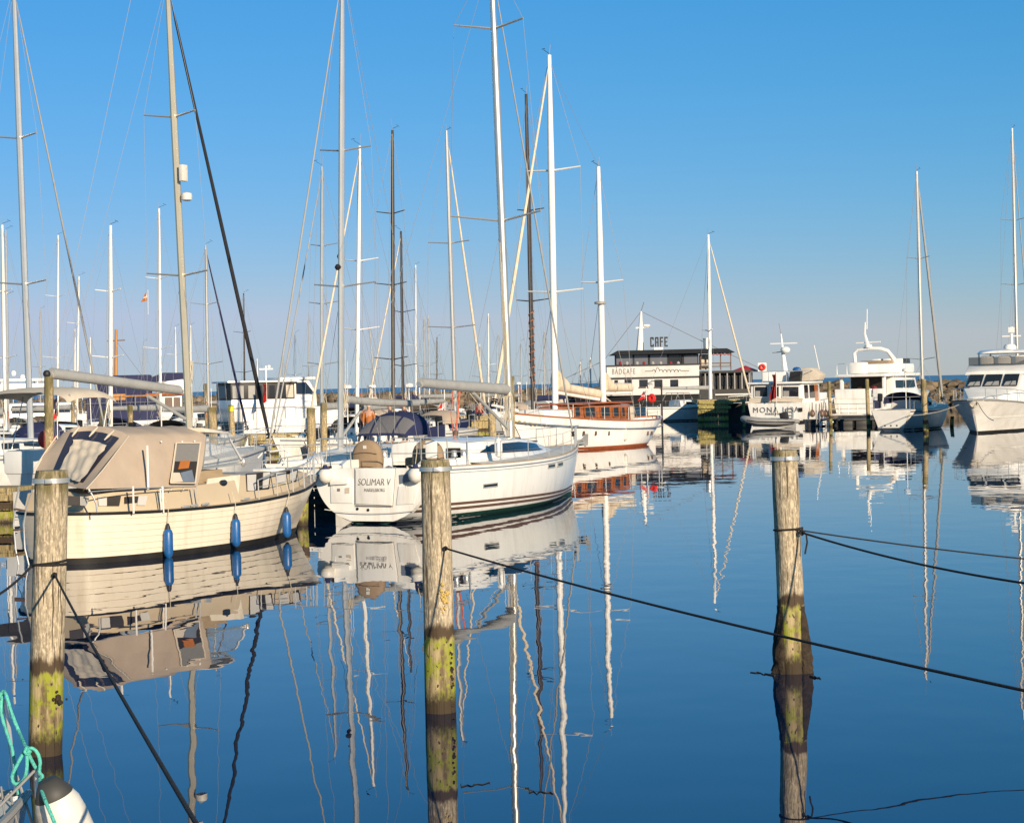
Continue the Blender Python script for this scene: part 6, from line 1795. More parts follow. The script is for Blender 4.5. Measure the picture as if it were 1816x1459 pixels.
# far flybridge boat on the left
T_ = Thing('motor_yacht', 'distant white flybridge boat with two radar domes at the picture edge', 'motorboat', V((at(-5, 700, 170).x, 170, 0)), 70)
simple_hull(T_, 11, 3.8, 1.7, hullm='gelcoat')
t_ = lambda px, py, y=-1.5: T_.hit(px, py, y=y)
loft_cabin(T_, 'saloon', [(.6, 1.6, 1.5, 1.6, 2.9), (6.5, 1.6, 1.3, 1.7, 2.9)], 'gelcoat')
z0, z1 = t_(20, 694).z, t_(20, 680).z
mb = MB(); mb.box((1.8, 0, (z0 + z1) / 2), (4.6, 2.8, z1 - z0)); T_.part('flybridge', mb, M['gelcoat'], bevel=.15)
mb = MB(); mb.box((1.8, 0, t_(20, 674).z), (4.0, 2.6, .25)); T_.part('hardtop', mb, M['gelcoat'], bevel=.08)
for x in (.3, 3.2):
    for sd in (-1, 1):
        mb = MB(); mb.tube([V((x, sd * 1.1, z1)), V((x, sd * 1.1, t_(20, 674).z))], .06, 5); T_.part('hardtop_post', mb, M['gelcoat'])
for q in ((24, 662), (40, 669)):
    mb = MB(); mb.ball(t_(*q, 0), .24, 10, (1, 1, 1.1)); T_.part('radar_dome', mb, M['white'])
for x0_, x1_ in ((1, 2.4), (2.7, 4.2), (4.5, 5.8)):
    mb = MB(); mb.panel([(x0_, -1.62, 2.1), (x1_, -1.60, 2.1), (x1_, -1.55, 2.7), (x0_, -1.57, 2.7)], .05); T_.part('window', mb, M['glass'])
# grey inflatable dinghy with outboard
N_ = Thing('inflatable_dinghy', 'grey inflatable dinghy with a black outboard moored at the MONA LISA stern', 'dinghy', at_px(1409, 758), -72)
def tubept(t, r0): 
    return None
pts = [V((-.2, -.62, .38)), V((1.0, -.64, .38)), V((2.2, -.6, .42)), V((2.9, -.38, .52)), V((3.25, 0, .6)), V((2.9, .38, .52)), V((2.2, .6, .42)), V((1.0, .64, .38)), V((-.2, .62, .38))]
mb = MB(); mb.tube([p * 1.15 for p in pts], [.14, .25, .25, .25, .25, .25, .25, .25, .14], 12); N_.part('tube', mb, M['rubber'], smooth=60)
mb = MB(); mb.hexa([V((0, -.6, .0)), V((3.0, -.25, .12)), V((3.0, .25, .12)), V((0, .6, .0)), V((0, -.6, .3)), V((3.2, -.25, .4)), V((3.2, .25, .4)), V((0, .6, .3))]); N_.part('floor', mb, M['greycover'])
for s2 in (-1, 1):
    mb = MB(); mb.tube([p * 1.15 + V((0, s2 * .25 if p.y == 0 or p.y * s2 > 0 else 0, .0)) for p in pts if p.y * s2 >= 0], .035, 5); N_.part('rubbing_strake', mb, M['black'])
mb = MB(); mb.box((.75, 0, .85), (.6, .45, .55), ry=.2); mb.box((.7, 0, .4), (.25, .2, .7)); N_.part('outboard', mb, M['black'], bevel=.08)

# people's things and mooring lines on the big yachts
mb = MB(); mb.tube(sag(V((GL - .3, .3, 1.95)), V((GL + 4.2, 2.2, .9)), .25, 14), .025, 4); G.part('bow_line', mb, M['rubber'])
mb = MB(); mb.tube(sag(V((GL - .4, -.4, 1.95)), V((GL + 1.5, -3.4, 1.2)), .2, 14), .025, 4); G.part('bow_line', mb, M['rubber'])
for k, (y, z, mm) in enumerate(((.9, .35, 'coat'), (.2, .3, 'tan'), (-.4, .38, 'darkred'))):
    mb = MB(); mb.ball(V((2.35, y, 2.15 + z)), .28, 10, (.7, 1, .9)); J.part('deck_cushion', mb, M[mm])
for k, y in enumerate((-1.0, 0, 1.0)):
    mb = MB(); mb.box((6.3, y, zf + 1.0), (.5, .7, .55)); J.part('helm_seat', mb, M['gelcoat'], bevel=.12)
for px in (1599, 1606, 1612):
    p = J.hit(px, 722, y=-2.5); mb = MB(); mb.lathe(p - V((0, 0, .3)), (0, 0, 1), [(.05, 0), (.17, .1), (.18, .5), (.05, .65), (.02, 1.1)], 10); J.part('side_fender', mb, M['navy' if px == 1606 else 'fender'])
# ---------------------------------------------------------------- small cruisers and day boats filling the rows behind
def day_boat(label, px, d, head, L, cover, hullm='gelcoat2', kind=0, name='day_boat'):
    p = at(px, 700, d); T = Thing(name, label, 'motorboat', V((p.x, d, 0)), head, 'small boats in the rows behind')
    b = L * .34; fb = .95 + .03 * L
    h = simple_hull(T, L, b, fb, hullm=hullm, rise=1.25, stripe='steelblue')
    if kind == 0:      # cabin boat with a canvas back
        C_ = loft_cabin(T, 'cabin', [(L * .38, b * .42, b * .38, fb, fb + 1.05), (L * .58, b * .42, b * .36, fb, fb + 1.0), (L * .72, b * .36, b * .28, fb + .05, fb + .3)], 'gelcoat')
        for sd in (-1, 1):
            mb = MB(); mb.panel([(L * .41, sd * (b * .41 + .02), fb + .45), (L * .56, sd * (b * .405 + .02), fb + .45), (L * .56, sd * (b * .37 + .02), fb + .9), (L * .41, sd * (b * .385 + .02), fb + .92)], .04); T.part('window', mb, M['glass'], parent=C_)
        mb = MB(); mb.panel([(L * .60, -b * .3, fb + .98), (L * .60, b * .3, fb + .98), (L * .70, b * .27, fb + .38), (L * .70, -b * .27, fb + .38)], .04); T.part('windscreen', mb, M['glass'], parent=C_)
        mb = MB(); secs = []
        for i in range(6):
            f = i / 5; x = L * (.05 + .34 * f); hh = .35 + .85 * math.sin(min(1, f * 1.6) * math.pi / 2)
            secs.append([V((x, -b * .44 * math.cos(math.pi * k / 10), fb + hh * math.sin(math.pi * k / 10) ** .5)) for k in range(11)])
        mb.loft(secs, cap=True); T.part('canvas_cover', mb, M[cover], smooth=60)
    else:              # covered open boat
        mb = MB(); secs = []
        for i in range(9):
            f = i / 8; t = .03 + .80 * f; w_ = abs(h.pt(t, h.S(t)).y); hh = .25 + .55 * math.sin(math.pi * min(1, f * 1.15)) ** .8 * (1 + .06 * math.sin(i * 2))
            secs.append([V((L * t, -w_ * math.cos(math.pi * k / 10), fb * (1 + .1 * f) + hh * math.sin(math.pi * k / 10) ** .8)) for k in range(11)])
        mb.loft(secs, cap=True); T.part('canvas_cover', mb, M[cover], smooth=60)
    mb = MB(); mb.box((-.15, 0, fb + .15), (.35, .35, .6), ry=.15); mb.box((-.15, 0, fb - .4), (.2, .16, .7)); T.part('outboard', mb, M['black'], bevel=.06)
    for sd in (-1, 1):
        ts = [.45, .6, .75, .9]
        tp = [h.pt(t, h.S(t), sd, -.08) + V((0, 0, .5)) for t in ts]
        for t, q in zip(ts, tp):
            mb = MB(); mb.tube([h.pt(t, h.S(t), sd, -.08), q], .016, 5); T.part('stanchion', mb, M['steel'])
        mb = MB(); mb.tube(tp + [V((L, 0, h.S(1) + .5))], .016, 5); T.part('bow_rail', mb, M['steel'])
    mb = MB(); mb.tube([(L * .3, b * .3, fb), (L * .3, b * .3, fb + 2.6)], .02, 4); T.part('whip_antenna', mb, M['white'])
    return T


for a in (('small cabin boat with a navy canvas back under the cream bimini', 20, 92, 27, 6.5, 'navy', 'gelcoat2', 0),
          ('open boat under a dark blue cover behind the red lifebuoy', 118, 86, 27, 6.0, 'navy', 'greyhull', 1),
          ('cabin boat with a black canvas back beyond the champagne mast', 392, 142, 207, 7.5, 'blackcloth', 'gelcoat2', 0),
          ('navy hulled day boat with a grey cover near the yellow-banded pile', 356, 128, 70, 6.0, 'greycover', 'navyhull', 1),
          ('cabin boat with a taupe canvas back between the stout pile and the mast', 640, 128, 30, 7.0, 'canvas', 'gelcoat2', 0),
          ('open boat under a black cover behind the orange jacket', 672, 134, 75, 6.5, 'blackcloth', 'navyhull', 1),
          ('cabin boat with a large beige canvas tent over the pale jetty', 765, 152, 200, 7.5, 'canvas2', 'gelcoat2', 0),
          ('navy covered boat on the far side of the pale jetty', 825, 156, 80, 6.5, 'navy', 'gelcoat2', 1),
          ('cabin boat with a grey canvas back beside the square-topped pile', 925, 160, 30, 7.0, 'greycover', 'gelcoat2', 0),
          ('dark red covered boat glimpsed behind the ketch foredeck', 962, 168, 200, 6.5, 'darkred', 'greyhull', 1),
          ('cabin boat with a navy canvas back in front of the breakwater by the arch yacht', 1602, 188, 20, 7.0, 'navy', 'gelcoat2', 0)):
    day_boat(*a)
flag('red and white ensign above the pale plank-faced jetty', 789, 712, 733, 132, w=.8, sc=1.4)
flag('small faded ensign hoisted half way up beside the champagne mast', 262, 518, 533, 92, w=.32, sc=.7, m='coat')
# ---------------------------------------------------------------- the cafe ship
H_ = Thing('cafe_ship', 'grey-white cafe ship with CAFE letters on its dark roof', 'ship', V((at(1078, 700, 204).x, 204.0, 0)), 91.5)
h_ = lambda px, py, y=0.0: H_.hit(px, py, y=y)
def slab(name, x0, x1, ytop, ybot, y0, depth, m, parent=None, bevel=0.0):
    """block whose face on plane y=y0 spans photo pixels x0..x1, ytop..ybot; it runs `depth` metres away from the eye"""
    a, b = h_(x0, (ytop + ybot) / 2, y0), h_(x1, (ytop + ybot) / 2, y0)
    zt = h_((x0 + x1) / 2, ytop, y0).z; zb = h_((x0 + x1) / 2, ybot, y0).z
    mb = MB(); mb.box(((a.x + b.x) / 2, y0 + depth / 2, (zt + zb) / 2), (abs(b.x - a.x), depth, zt - zb))
    return H_.part(name, mb, M[m], parent=parent, bevel=bevel)
M['shipgrey'] = mat('off-white ship paint', (0.66, 0.63, 0.60), 0.5, var=0.05, dirt=(0.5, 0.45, 0.4), dscale=.6)
xl = h_(1040, 720).x; xr_ = h_(1240, 720).x; xe = h_(1335, 720).x
mb = MB(); zs = h_(1100, 702).z
secs = []
for f, w_ in ((0, .1), (.06, 1.2), (.18, 2.4), (.4, 2.9), (1, 2.9)):
    x = xl + (xe - xl) * f; secs.append([V((x - (1 - min(1, f * 4)) * 1.6, 2.9 - w_, zs + (1 - min(1, f * 3)) * .7)), V((x, 2.9 - w_ * .8, -.3)), V((x, 2.9 + w_ * .8, -.3)), V((x - (1 - min(1, f * 4)) * 1.6, 2.9 + w_, zs + (1 - min(1, f * 3)) * .7))])
mb.loft(secs, closed=True); H_.part('hull', mb, M['black'])
slab('lower_wall', 1076, 1240, 671, 700, 0, 5.6, 'shipgrey')
slab('dark_band', 1076, 1240, 668, 671.5, -.05, 5.7, 'black')
UW = slab('bulwark', 1076, 1240, 648, 668, -.02, 5.64, 'shipgrey')
slab('upper_floor', 1080, 1300, 648, 650, .4, 5.0, 'greycover')
slab('bulwark_cap', 1074, 1241, 646, 648.5, -.12, .3, 'black')
for a, b in ((1108, 1121), (1134, 1149), (1161, 1175), (1189, 1203)):
    w_ = slab('window', a, b, 673, 686, -.06, .1, 'glass'); slab('window_frame', a - 1, b + 1, 686, 688, -.1, .12, 'brown', parent=w_)
slab('window', 1090, 1096, 674, 686, -.06, .1, 'glass')
# glazed upper saloon and roof
UC = slab('upper_saloon', 1092, 1238, 628, 648, .5, 4.6, 'interior')
for a, b in ((1093, 1122), (1125, 1149), (1153, 1183), (1186, 1209), (1213, 1237)):
    slab('saloon_window', a, b, 629.5, 646.5, .42, .05, 'skyreflectglass' if a != 1186 else 'smoke', parent=UC)
for px in (1123.5, 1151, 1184.5, 1211, 1238):
    slab('saloon_post', px - .9, px + .9, 628, 648, .38, .1, 'black', parent=UC)
for k, px in enumerate((1100, 1112, 1130, 1142, 1158, 1172, 1190, 1203)):
    p = h_(px, 644, .40); mb = MB(); mb.ball(p, .15, 8, (1, .3, 1.3)); H_.part('seat_back', mb, M['darkred' if k % 3 == 0 else 'greycover'], parent=UC)
a, b = h_(1081, 627, -.6), h_(1304, 621, -.6); zr0, zr1 = h_(1150, 628, -.6).z, h_(1150, 620.5, -.6).z
mb = MB(); mb.hexa([V((a.x, -.6, zr0)), V((b.x, -.6, zr0)), V((b.x, 6, zr0)), V((a.x, 6, zr0)), V((a.x + .8, -.3, zr1)), V((b.x - .8, -.3, zr1)), V((b.x - .8, 5.7, zr1)), V((a.x + .8, 5.7, zr1))]); RF = H_.part('roof', mb, M['black'])
for px in (1243, 1260, 1278, 1296):
    slab('deck_post', px - .9, px + .9, 624, 656, .3, .15, 'brown')
slab('deck_rail', 1242, 1297, 643, 645, .3, .1, 'brown'); slab('deck_rail', 1242, 1297, 650, 651, .3, .1, 'brown')
slab('terrace_wall', 1244, 1258, 628, 655, 1.2, 3.5, 'canvas2')
mb = MB(); mb.tube([h_(1262 + 1.7 * i, 627 + 2.0 * math.sin(i * .8) ** 2, -.2) for i in range(22)], .06, 4); H_.part('garland', mb, M['redline'])
slab('lower_terrace', 1240, 1335, 657, 661, .2, 5, 'black'); slab('lower_cabin', 1243, 1335, 661, 694, 1.0, 4, 'interior')
for k in range(7): slab('terrace_post', 1250 + 13 * k, 1252 + 13 * k, 661, 690, .3, .15, 'greycover')
for a, b in ((1262, 1272), (1276, 1286), (1290, 1300), (1316, 1328)): slab('terrace_window', a, b, 668, 684, .9, .1, 'smoke')
slab('terrace_hull', 1240, 1335, 690, 706, .0, 5, 'boot'); slab('white_strake', 1268, 1335, 698, 700, -.1, .2, 'white')
# roof things: mast, funnel, sign letters, tent, ring
p0, p1 = h_(1135, 622, 2.5), h_(1137, 552, 2.5)
mb = MB(); mb.tube([p0, p0.lerp(p1, .6), p1], [.38, .22, .09], 8); HM = H_.part('mast', mb, M['paintmast'], parent=None)
c = p0.lerp(p1, .58); mb = MB(); mb.bar(c + V((-.5, 0, 0)), c + V((.8, 0, .1)), .15, .15); mb.ball(c + V((.6, 0, .2)), .3, 8, (1.4, 1, .6)); H_.part('radar', mb, M['white'], parent=HM)
mb = MB(); mb.tube([p1, p1 + V((.3, 0, .9))], .04, 4); H_.part('antenna', mb, M['wire'], parent=HM)
mb = MB(); mb.tube([p1, h_(1070, 640, 2.5), h_(1000, 672, 2.5)], .03, 4); H_.part('stay', mb, M['wire'])
mb = MB(); mb.tube([p1, h_(1235, 600, 2.5), h_(1352, 655, 2.5)], .03, 4); H_.part('stay', mb, M['wire'])
mb = MB(); a = h_(1253, 619, 2); mb.lathe(V((a.x, 2, a.z)), (0, 0, 1), [(.32, 0), (.32, .95), (.36, 1.0), (.36, 1.1)], 12); H_.part('funnel', mb, M['alu'])
zl0, zl1 = h_(1168, 615, 1).z, h_(1168, 597.5, 1).z; lh = zl1 - zl0; lwid = h_(1160, 606, 1).x - h_(1153, 606, 1).x
LX = [h_(px, 606, 1).x for px in (1153, 1161.5, 1170, 1178)]
st = .105
def letter(ch, x):
    w_ = h_(1159.5, 606, 1).x - h_(1153, 606, 1).x
    mb = MB(); B_ = lambda x0, x1, z0, z1: mb.box((x + (x0 + x1) / 2 * w_, 1, zl0 + (z0 + z1) / 2 * lh), ((x1 - x0) * w_, .15, (z1 - z0) * lh))
    v = .36; hz = .17
    if ch == 'C': B_(0, v, .06, .94); B_(.08, .92, 0, hz); B_(.08, .92, 1 - hz, 1); B_(1 - v, 1, .06, .30); B_(1 - v, 1, .70, .94)
    if ch == 'A': B_(0, v, 0, .94); B_(1 - v, 1, 0, .94); B_(.08, .92, 1 - hz, 1); B_(v, 1 - v, .40, .52)
    if ch == 'F': B_(0, v, 0, 1); B_(v, .95, 1 - hz, 1); B_(v, .85, .46, .60)
    if ch == 'E': B_(0, v, 0, 1); B_(v, .95, 1 - hz, 1); B_(v, .85, .44, .57); B_(v, .95, 0, hz)
    o = H_.part('sign_letter', mb, M['black'], parent=RF); return o
for ch, x in zip('CAFE', LX): letter(ch, x)
slab('sign_base', 1160, 1176, 616, 621, .9, .3, 'white', parent=RF)
H_.text('ship_name', 'BÅDCAFE', .78, M['letters'], h_(1106, 659, -.05), (1, 0, 0), (0, 0, 1), parent=UW, space=1.35, depth=.01, xs=.56)
mb = MB(); sc_ = []
for i in range(70):
    f = i / 69; px = 1144 + 78 * f
    loop = 0 if f < .18 or f > .80 else 2.6 * math.sin(i * 1.05) + (3.5 if abs(f - .30) < .035 else 0)
    sc_.append(h_(px - (1.2 * math.cos(i * 1.05) if .18 < f < .8 else 0), 658 - loop - f * .8, -.05))
mb.tube(sc_, .03, 4); H_.part('script_lettering', mb, M['letters'], parent=UW)
rp = [h_(1296, 659, 2), h_(1322, 648, 2), h_(1347, 659, 2)]
mb = MB(); c = rp[1]; base = [V((rp[0].x, .4, rp[0].z)), V((rp[2].x, .4, rp[2].z)), V((rp[2].x, 3.8, rp[2].z)), V((rp[0].x, 3.8, rp[0].z))]
mb.add(base + [V((c.x, 2.1, c.z))], [(0, 1, 4), (1, 2, 4), (2, 3, 4), (3, 0, 4), (3, 2, 1, 0)]); tp = at(1322, 660, 206)
H_.part('red_awning', mb, M['redpaint'])
c = h_(1352, 651, -.3); RG = Thing('life_ring', 'red life ring on the rail beside the red awning', 'lifebuoy', H_.world(c), 90)
mb = MB(); mb.tube([V((.22 * math.cos(t), 0, .22 * math.sin(t))) for t in [i * math.pi / 8 for i in range(16)]], .13, 8, closed=True); RG.part('ring', mb, M['redpaint'])
mb = MB(); mb.box((0, .16, 0), (.85, .05, .85)); RG.part('board', mb, M['white'])
mb = MB(); mb.tube([(0, .12, -1.6), (0, .12, -.4)], .05, 5); RG.part('post', mb, M['greycover'])

# mossy quay head and lamp
Q = Thing('quay', 'mossy timber quay head below the cafe ship', 'quay', V((at(1237, 700, 174).x, 174, 0)), 91)
a, b = Q.hit(1237, 720, y=0), Q.hit(1322, 720, y=0); zq = Q.hit(1280, 708, y=0).z
mb = MB(); mb.box(((a.x + b.x) / 2, 3, zq - .15), (b.x - a.x, 6.2, .3)); Q.part('deck', mb, M['plank'], bevel=.02)
mb = MB()
n_ = 14
for i in range(n_):
    x = a.x + (b.x - a.x) * (i + .5) / n_
    if i / n_ < .60 or i > 12:
        mb = MB(); mb.box((x, .05 + .03 * (i % 2), zq / 2 - .3), ((b.x - a.x) / n_ * .94, .16, zq + .3)); Q.part('sheet_pile', mb, M['mossplank'])
for py, x1 in ((714, 1300), (722, 1296)):
    c = Q.hit(1239, py, y=-.1); d = Q.hit(x1, py, y=-.1); mb = MB(); mb.bar(V((c.x, -.14, c.z)), V((d.x, -.14, d.z)), .16, .22); Q.part('waling', mb, M['mossplank'])
mb = MB(); c = Q.hit(1290, 730, y=.5); mb.box((c.x + 1, 2.5, zq * .4), (3.0, .3, zq * .8)); Q.part('fender_board', mb, M['boot'])
p = at(1174, 730, 168); LP = Thing('street_lamp', 'slim dark lamp post standing by the water in front of the cafe ship', 'lamp', (p.x, p.y, 0), 90)
zt = LP.hit(1174, 679, y=0).z
mb = MB(); mb.tube([(0, 0, -.4), (0, 0, zt)], [.09, .06], 8); LP.part('post', mb, M['black'])
mb = MB(); mb.tube([(0, 0, zt), (-.3, 0, zt + .2), (-.9, 0, zt + .15)], .04, 5); LP.part('arm', mb, M['black'])
mb = MB(); mb.lathe((-.95, 0, zt - .15), (0, 0, 1), [(.28, 0), (.2, .14), (.06, .28)], 10); LP.part('lamp_shade', mb, M['greycover'])

# jetties
def jetty(label, p0, p1, width, top, plank_w=.5, m='plank', boards=True, rails=True, posts=None):
    d = (p1 - p0); L = d.length; hd = math.degrees(math.atan2(d.x, d.y))
    T = Thing('jetty', label, 'jetty', p0, hd)
    mb = MB(); mb.box((L / 2, width / 2, top - .06), (L, width, .12)); T.part('deck', mb, M[m], bevel=.01)
    n = int(L / plank_w)
    if boards:
        for i in range(n):
            x = (i + .5) * L / n
            mb = MB(); mb.box((x, .02 + .015 * (i % 2), top / 2 - .25), (L / n * .95, .07, top + .2 + .05 * math.sin(i * 2.3))); T.part('facing_board', mb, M[m])
    for z in (top - .28, top * .45):
        mb = MB(); mb.bar((0, -.06, z), (L, -.06, z), .14, .16); T.part('waling', mb, M[m])
    for i in range(0, int(L / 3) + 1):
        for y in (0, width):
            mb = MB(); mb.tube([(min(L - .1, i * 3 + .1), y - .16, -.6), (min(L - .1, i * 3 + .1), y - .16, top - .02)], .13, 8); T.part('leg', mb, M[m])
    return T


jetty('low timber jetty at the picture edge behind the cream cruiser', V((at(-120, 866, 57.6).x, 57.8, 0)), V((at(22, 866, 57.4).x, 57.4, 0)), 1.6, .98)
M['shadetimber'] = mat('timber painted shade-dark', (0.03, 0.022, 0.016), 0.8, var=0.4, scale=6, bump=.5)  # near-black colour paints in the shadow on the jetty front
jetty('shade-dark end of a timber jetty between the cream bow and the SOLIMAR V', V((at(519, 862, 57.6).x, 57.6, 0)), V((at(594, 862, 57.4).x, 57.4, 0)), 1.5, .9, m='shadetimber')
jetty('timber jetty below the canvas trawler', V((at(440, 770, 113).x, 113, 0)), V((at(640, 765, 116).x, 116, 0)), 2.2, 1.12)
jetty('pale plank-faced jetty behind the SOLIMAR V boom', V((at(748, 740, 138).x, 138, 0)), V((at(872, 740, 140).x, 140, 0)), 2.5, 1.5)
# black floating pontoon beside the MONA LISA
PT = Thing('floating_pontoon', 'low black floating pontoon with a white landing frame next to the MONA LISA', 'pontoon', V((at(1428, 750, 150).x, 150, 0)), 92)
a = PT.hit(1430, 745, y=0); b = PT.hit(1572, 745, y=0)
mb = MB(); mb.box(((a.x + b.x) / 2, 1.2, .42), (b.x - a.x, 2.4, .12)); PT.part('deck', mb, M['boot'], bevel=.02)
for i in range(5):
    x = a.x + (b.x - a.x) * (i + .5) / 5; mb = MB(); mb.box((x, 1.2, .12), ((b.x - a.x) / 5 * .8, 2.2, .5)); PT.part('float', mb, M['black'], bevel=.08)
for px in (1448, 1454):
    p = PT.hit(px, 750, y=-.1); q = PT.hit(px, 716, y=-.1); mb = MB(); mb.tube([V((p.x, -.1, .1)), V((p.x, -.1, q.z))], .05, 5); PT.part('ladder_rail', mb, M['rubber'])
for px0, px1, py in ((1452, 1478, 748), (1455, 1475, 752)):
    p, q = PT.hit(px0, py, y=-.8), PT.hit(px1, py, y=-.8); mb = MB(); mb.bar(p, q, .1, .1); PT.part('landing_frame', mb, M['white'])
for px in (1454, 1465, 1474):
    p, q = PT.hit(px, 746, y=-.8), PT.hit(px, 755, y=-.8); mb = MB(); mb.bar(p, q, .1, .1); PT.part('landing_frame', mb, M['white'])

# piles further off
def fpile(label, px, ytop, d, w_px, m='pile2', band=None):
    a = at(px, ytop, d); r = w_px * d / F / 2
    T = Thing('mooring_pile', label, 'pile', (a.x, a.y, 0), 90, 'far mooring piles')
    rn = random.Random(px); dx, dy = rn.uniform(-.06, .06), rn.uniform(-.05, .05)
    mb = MB(); mb.tube([(-dx * 1.5, 0, -.6), (0, 0, a.z * .5), (dx, dy, a.z - .05), (dx, dy, a.z)], [r * 1.05, r, r * .97, r * .85], 12); T.part('post', mb, M[m])
    if band:
        mb = MB(); mb.lathe((dx, dy, a.z - .32), (0, 0, 1), [(r * 1.04, 0), (r * 1.04, .26)], 14); T.part('band', mb, M[band])
    return T
fpile('tall thin mooring pile rising between the cruiser and the bimini', 84, 668, 58.9, 17)
fpile('mooring pile with a bright yellow band near the canvas trawler', 411, 718, 106, 10, band='yellow')
fpile('stout mooring pile standing in front of the canvas trawler bow', 551, 723, 80, 16)
fpile('crooked mooring pile just right of the stout one by the trawler', 573, 714, 84, 12)
fpile('short mooring pile in front of the navy tarpaulin with a notched top', 182, 727, 92, 13)
fpile('thin mooring pile in front of the navy tarpaulin', 230, 718, 100, 10)
fpile('broad pale mooring pile beside the champagne mast', 377, 722, 92, 16)
fpile('tall grey mooring pile beyond the champagne mast', 366, 680, 118, 9)
fpile('small mooring pile seen under the grey boom', 128, 686, 120, 7)
fpile('square-topped pile right behind the SOLIMAR V mast', 907, 667, 104, 9)
fpile('dark stubby pile behind the SOLIMAR V vang', 873, 732, 96, 14)
fpile('leaning brown pile by the coiled lines of the middle mast', 712, 742, 108, 9)
fpile('brown pile behind the bow of the cream cruiser', 536, 868, 53.6, 20)
fpile('slim brown pile between the MONA LISA and the arch yacht', 1471, 676, 148, 6)
fpile('slim brown pile with a dark cap in front of the arch yacht', 1538, 672, 147, 7)
fpile('tall spotted pile in front of the shaded sailing yacht', 1639, 672, 126, 10)
fpile('short pile beside the bow of the flybridge yacht', 1688, 738, 140, 7)
fpile('thin dark pile behind the tall spotted pile', 1666, 678, 150, 5)

# breakwater of boulders
rn = random.Random(12); mb = MB()
def stone(c, r):
    o = len(mb.v); n1, n2 = 6, 4
    ph = rn.uniform(0, 6)
    pts = []
    for i in range(n2 + 1):
        a = math.pi * i / n2
        for k in range(n1):
            t = 2 * math.pi * k / n1 + ph
            q = r * rn.uniform(.75, 1.15)
            mb.v.append(c + V((math.sin(a) * math.cos(t) * q * 1.2, math.sin(a) * math.sin(t) * q, math.cos(a) * q * .8)))
    for i in range(n2):
        for k in range(n1):
            l = (k + 1) % n1
            mb.face((o + i * n1 + k, o + (i + 1) * n1 + k, o + (i + 1) * n1 + l, o + i * n1 + l))
for i in range(4600):
    x = rn.uniform(-170, 100); u = rn.random()
    y = 240 + u * 14 + (x * .02)
    z = (2.15 - .001 * x) * min(1, u * 1.6) + rn.uniform(-.25, .35)
    stone(V((x, y, z)), rn.uniform(.45, .95))
M['stone'] = mat('breakwater granite', (0.155, 0.115, 0.072), 0.9, var=0.65, scale=.5, bump=.6, bscale=3)
br = mb.build('breakwater', M['stone'], smooth=20)
tag(br, 'long breakwater of tumbled brown boulders along the horizon', 'breakwater', kind='stuff')
mb = MB(); mb.hexa([V((-172, 240, -1)), V((102, 245, -1)), V((102, 262, -1)), V((-172, 260, -1)), V((-172, 247, 1.4)), V((102, 252, 1.5)), V((102, 256, 1.5)), V((-172, 253, 1.4))])
tag(mb.build('ground', M['stone']), 'rubble bank under the breakwater boulders', 'ground', kind='structure')
# ---------------------------------------------------------------- people on the timber walk behind
jetty('narrow timber walk with strollers behind the navy sprayhood', V((at(612, 770, 88.5).x, 88.6, 0)), V((at(765, 770, 88.5).x, 88.6, 0)), 2.0, 1.12)


def skin(name, verts, edges, radii, m, parent, root=0, sub=1):
    me = bpy.data.meshes.new(name); me.from_pydata([tuple(v) for v in verts], edges, [])
    o = bpy.data.objects.new(name, me); COL.objects.link(o)
    md = o.modifiers.new('skin', 'SKIN')
    for i, r in enumerate(radii):
        me.skin_vertices[0].data[i].radius = (r, r) if not isinstance(r, tuple) else r
    me.skin_vertices[0].data[root].use_root = True
    sb = o.modifiers.new('sub', 'SUBSURF'); sb.levels = sub; sb.render_levels = sub
    dg = bpy.context.evaluated_depsgraph_get()
    nm = bpy.data.meshes.new_from_object(o.evaluated_get(dg)); nm.materials.clear(); nm.materials.append(m)
    bpy.data.objects.remove(o)
    for p in nm.polygons: p.use_smooth = True
    q = bpy.data.objects.new(name, nm); COL.objects.link(q); q.parent = parent
    return q


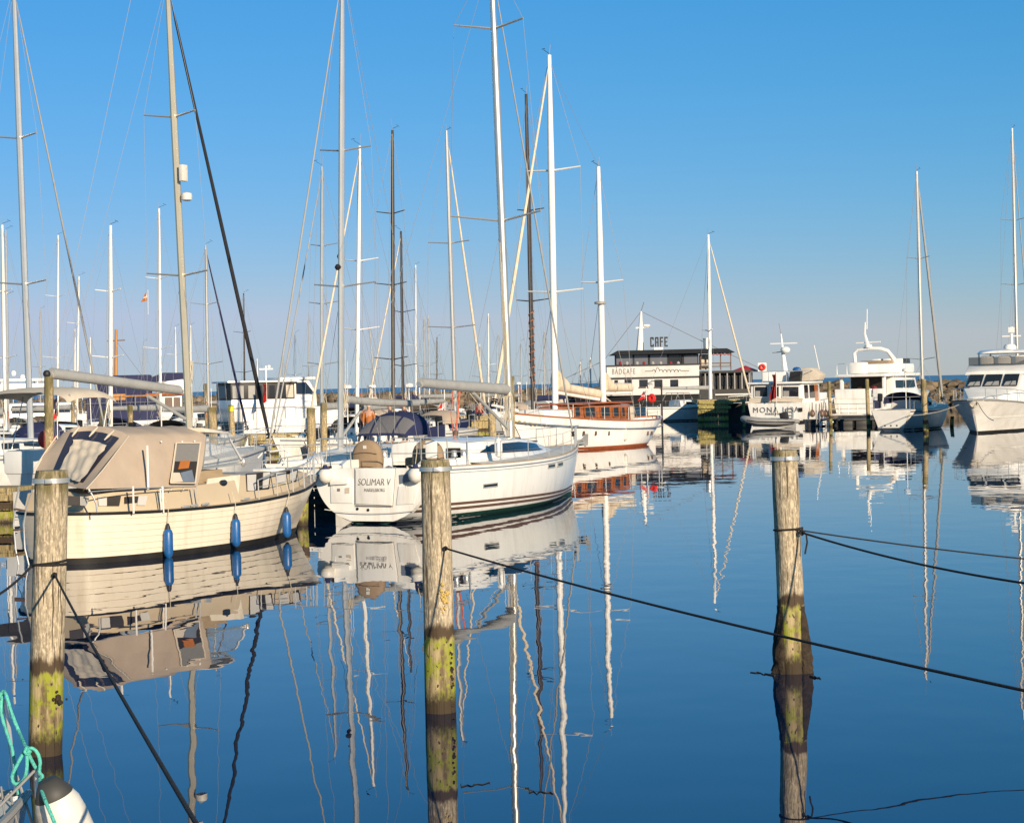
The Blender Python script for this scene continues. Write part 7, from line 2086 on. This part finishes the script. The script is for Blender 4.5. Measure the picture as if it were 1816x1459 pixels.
def person(label, w, head, coat, trousers='jeans', hairm='hair', sit=False, arm=.1, scale=1.0):
    T = Thing('person', label, 'person', w, head, 'people on the jetties')
    s = scale
    hip = .92 if not sit else .12
    L = lambda x, y, z: V((x * s, y * s, z * s))
    # pelvis, waist, chest, neck, head
    vs = [L(0, 0, hip), L(.01, 0, hip + .2), L(.02, 0, hip + .44), L(.0, 0, hip + .56), L(.03, 0, hip + .66), L(.035, 0, hip + .78)]
    es = [(0, 1), (1, 2), (2, 3), (3, 4), (4, 5)]; rs = [(.15, .11), (.14, .105), (.16, .11), (.06, .06), (.088, .10), (.075, .085)]
    hands = []
    for sd in (-1, 1):
        n = len(vs)
        vs += [L(.0, sd * .20, hip + .49), L(-.02 + arm * .3, sd * .25, hip + .22), L(.05 + arm, sd * .23, hip - .0), L(.09 + arm, sd * .21, hip - .09)]
        es += [(2, n), (n, n + 1), (n + 1, n + 2), (n + 2, n + 3)]; rs += [.062, .05, .036, .03]
        n = len(vs)
        st = .12 * sd
        if not sit: vs += [L(.0, sd * .09, hip - .06), L(.03 + st * .5, sd * .10, .5), L(-.02 + st, sd * .10, .09), L(.12 + st, sd * .11, .035)]
        else: vs += [L(.08, sd * .10, hip - .02), L(.45, sd * .12, hip + .0), L(.47, sd * .12, hip - .42), L(.60, sd * .12, hip - .46)]
        es += [(0, n), (n, n + 1), (n + 1, n + 2), (n + 2, n + 3)]; rs += [.085, .062, .045, .038]
        hands.append((len(vs) - 5, n))
    body = skin('body', vs, es, rs, M['skin'], T.root)
    # coat over torso and arms
    cv = [vs[0] + V((0, 0, -.12 * s)), vs[1], vs[2], vs[3] - V((0, 0, .03 * s))]; ce = [(0, 1), (1, 2), (2, 3)]; cr = [(.185, .145), (.165, .13), (.185, .135), (.085, .08)]
    for k in range(2):
        b = 6 + k * 8; n = len(cv); cv += [vs[b], vs[b + 1], vs[b + 2]]; ce += [(2, n), (n, n + 1), (n + 1, n + 2)]; cr += [.08, .066, .052]
    skin('coat', cv, ce, cr, M[coat], T.root)
    tv = [vs[0]]; te = []; tr = [(.165, .125)]
    for k in range(2):
        b = 10 + k * 8; n = len(tv); tv += [vs[b], vs[b + 1], vs[b + 2]]; te += [(0, n), (n, n + 1), (n + 1, n + 2)]; tr += [.10, .078, .06]
    skin('trousers', tv, te, tr, M[trousers], T.root)
    mb = MB(); c = vs[4].lerp(vs[5], .6)
    mb.ball(c + V((-.025 * s, 0, .035 * s)), .108 * s, 12, (.98, .88, .98)); T.part('hair', mb, M[hairm], smooth=60)
    mb = MB(); mb.ball(c + V((.095 * s, 0, -.045 * s)), .02 * s, 6, (1, .7, 1.2)); T.part('nose', mb, M['skin'])
    for sd in (-1, 1):
        mb = MB(); mb.ball(vs[9 if sd < 0 else 17] + V((.02, 0, -.03)) * s, .036 * s, 8, (.7, .5, 1.3))
        for f in range(4): mb.tube([vs[9 if sd < 0 else 17] + V((.01 + .012 * f, 0, -.05)) * s, vs[9 if sd < 0 else 17] + V((.02 + .014 * f, 0, -.105 + .006 * abs(f - 1))) * s], .008 * s, 5)
        T.part('hand', mb, M['skin'], smooth=60)
    return T
J_ = lambda px, d=89.4: V((at(px, 770, d).x, d, 1.12))
person('person in a long dark brown coat standing behind the navy sprayhood', J_(642), 100, 'brownwool')
person('person in a rust orange jacket standing next to the dark brown coat', J_(655, 89.2), 185, 'coat', hairm='canvas2')
person('person in dark clothes above the top of the navy sprayhood', J_(693, 89.5), 270, 'jeans')
person('person in a dark brown jacket nearest the pale plank-faced jetty', J_(718, 89.3), 250, 'brownwool', hairm='hair')
p = at(851, 736, 138.6)
person('person in a red top sitting on the pale plank-faced jetty', V((p.x, 138.6, 1.50)), 200, 'darkred', sit=True, scale=1.05)
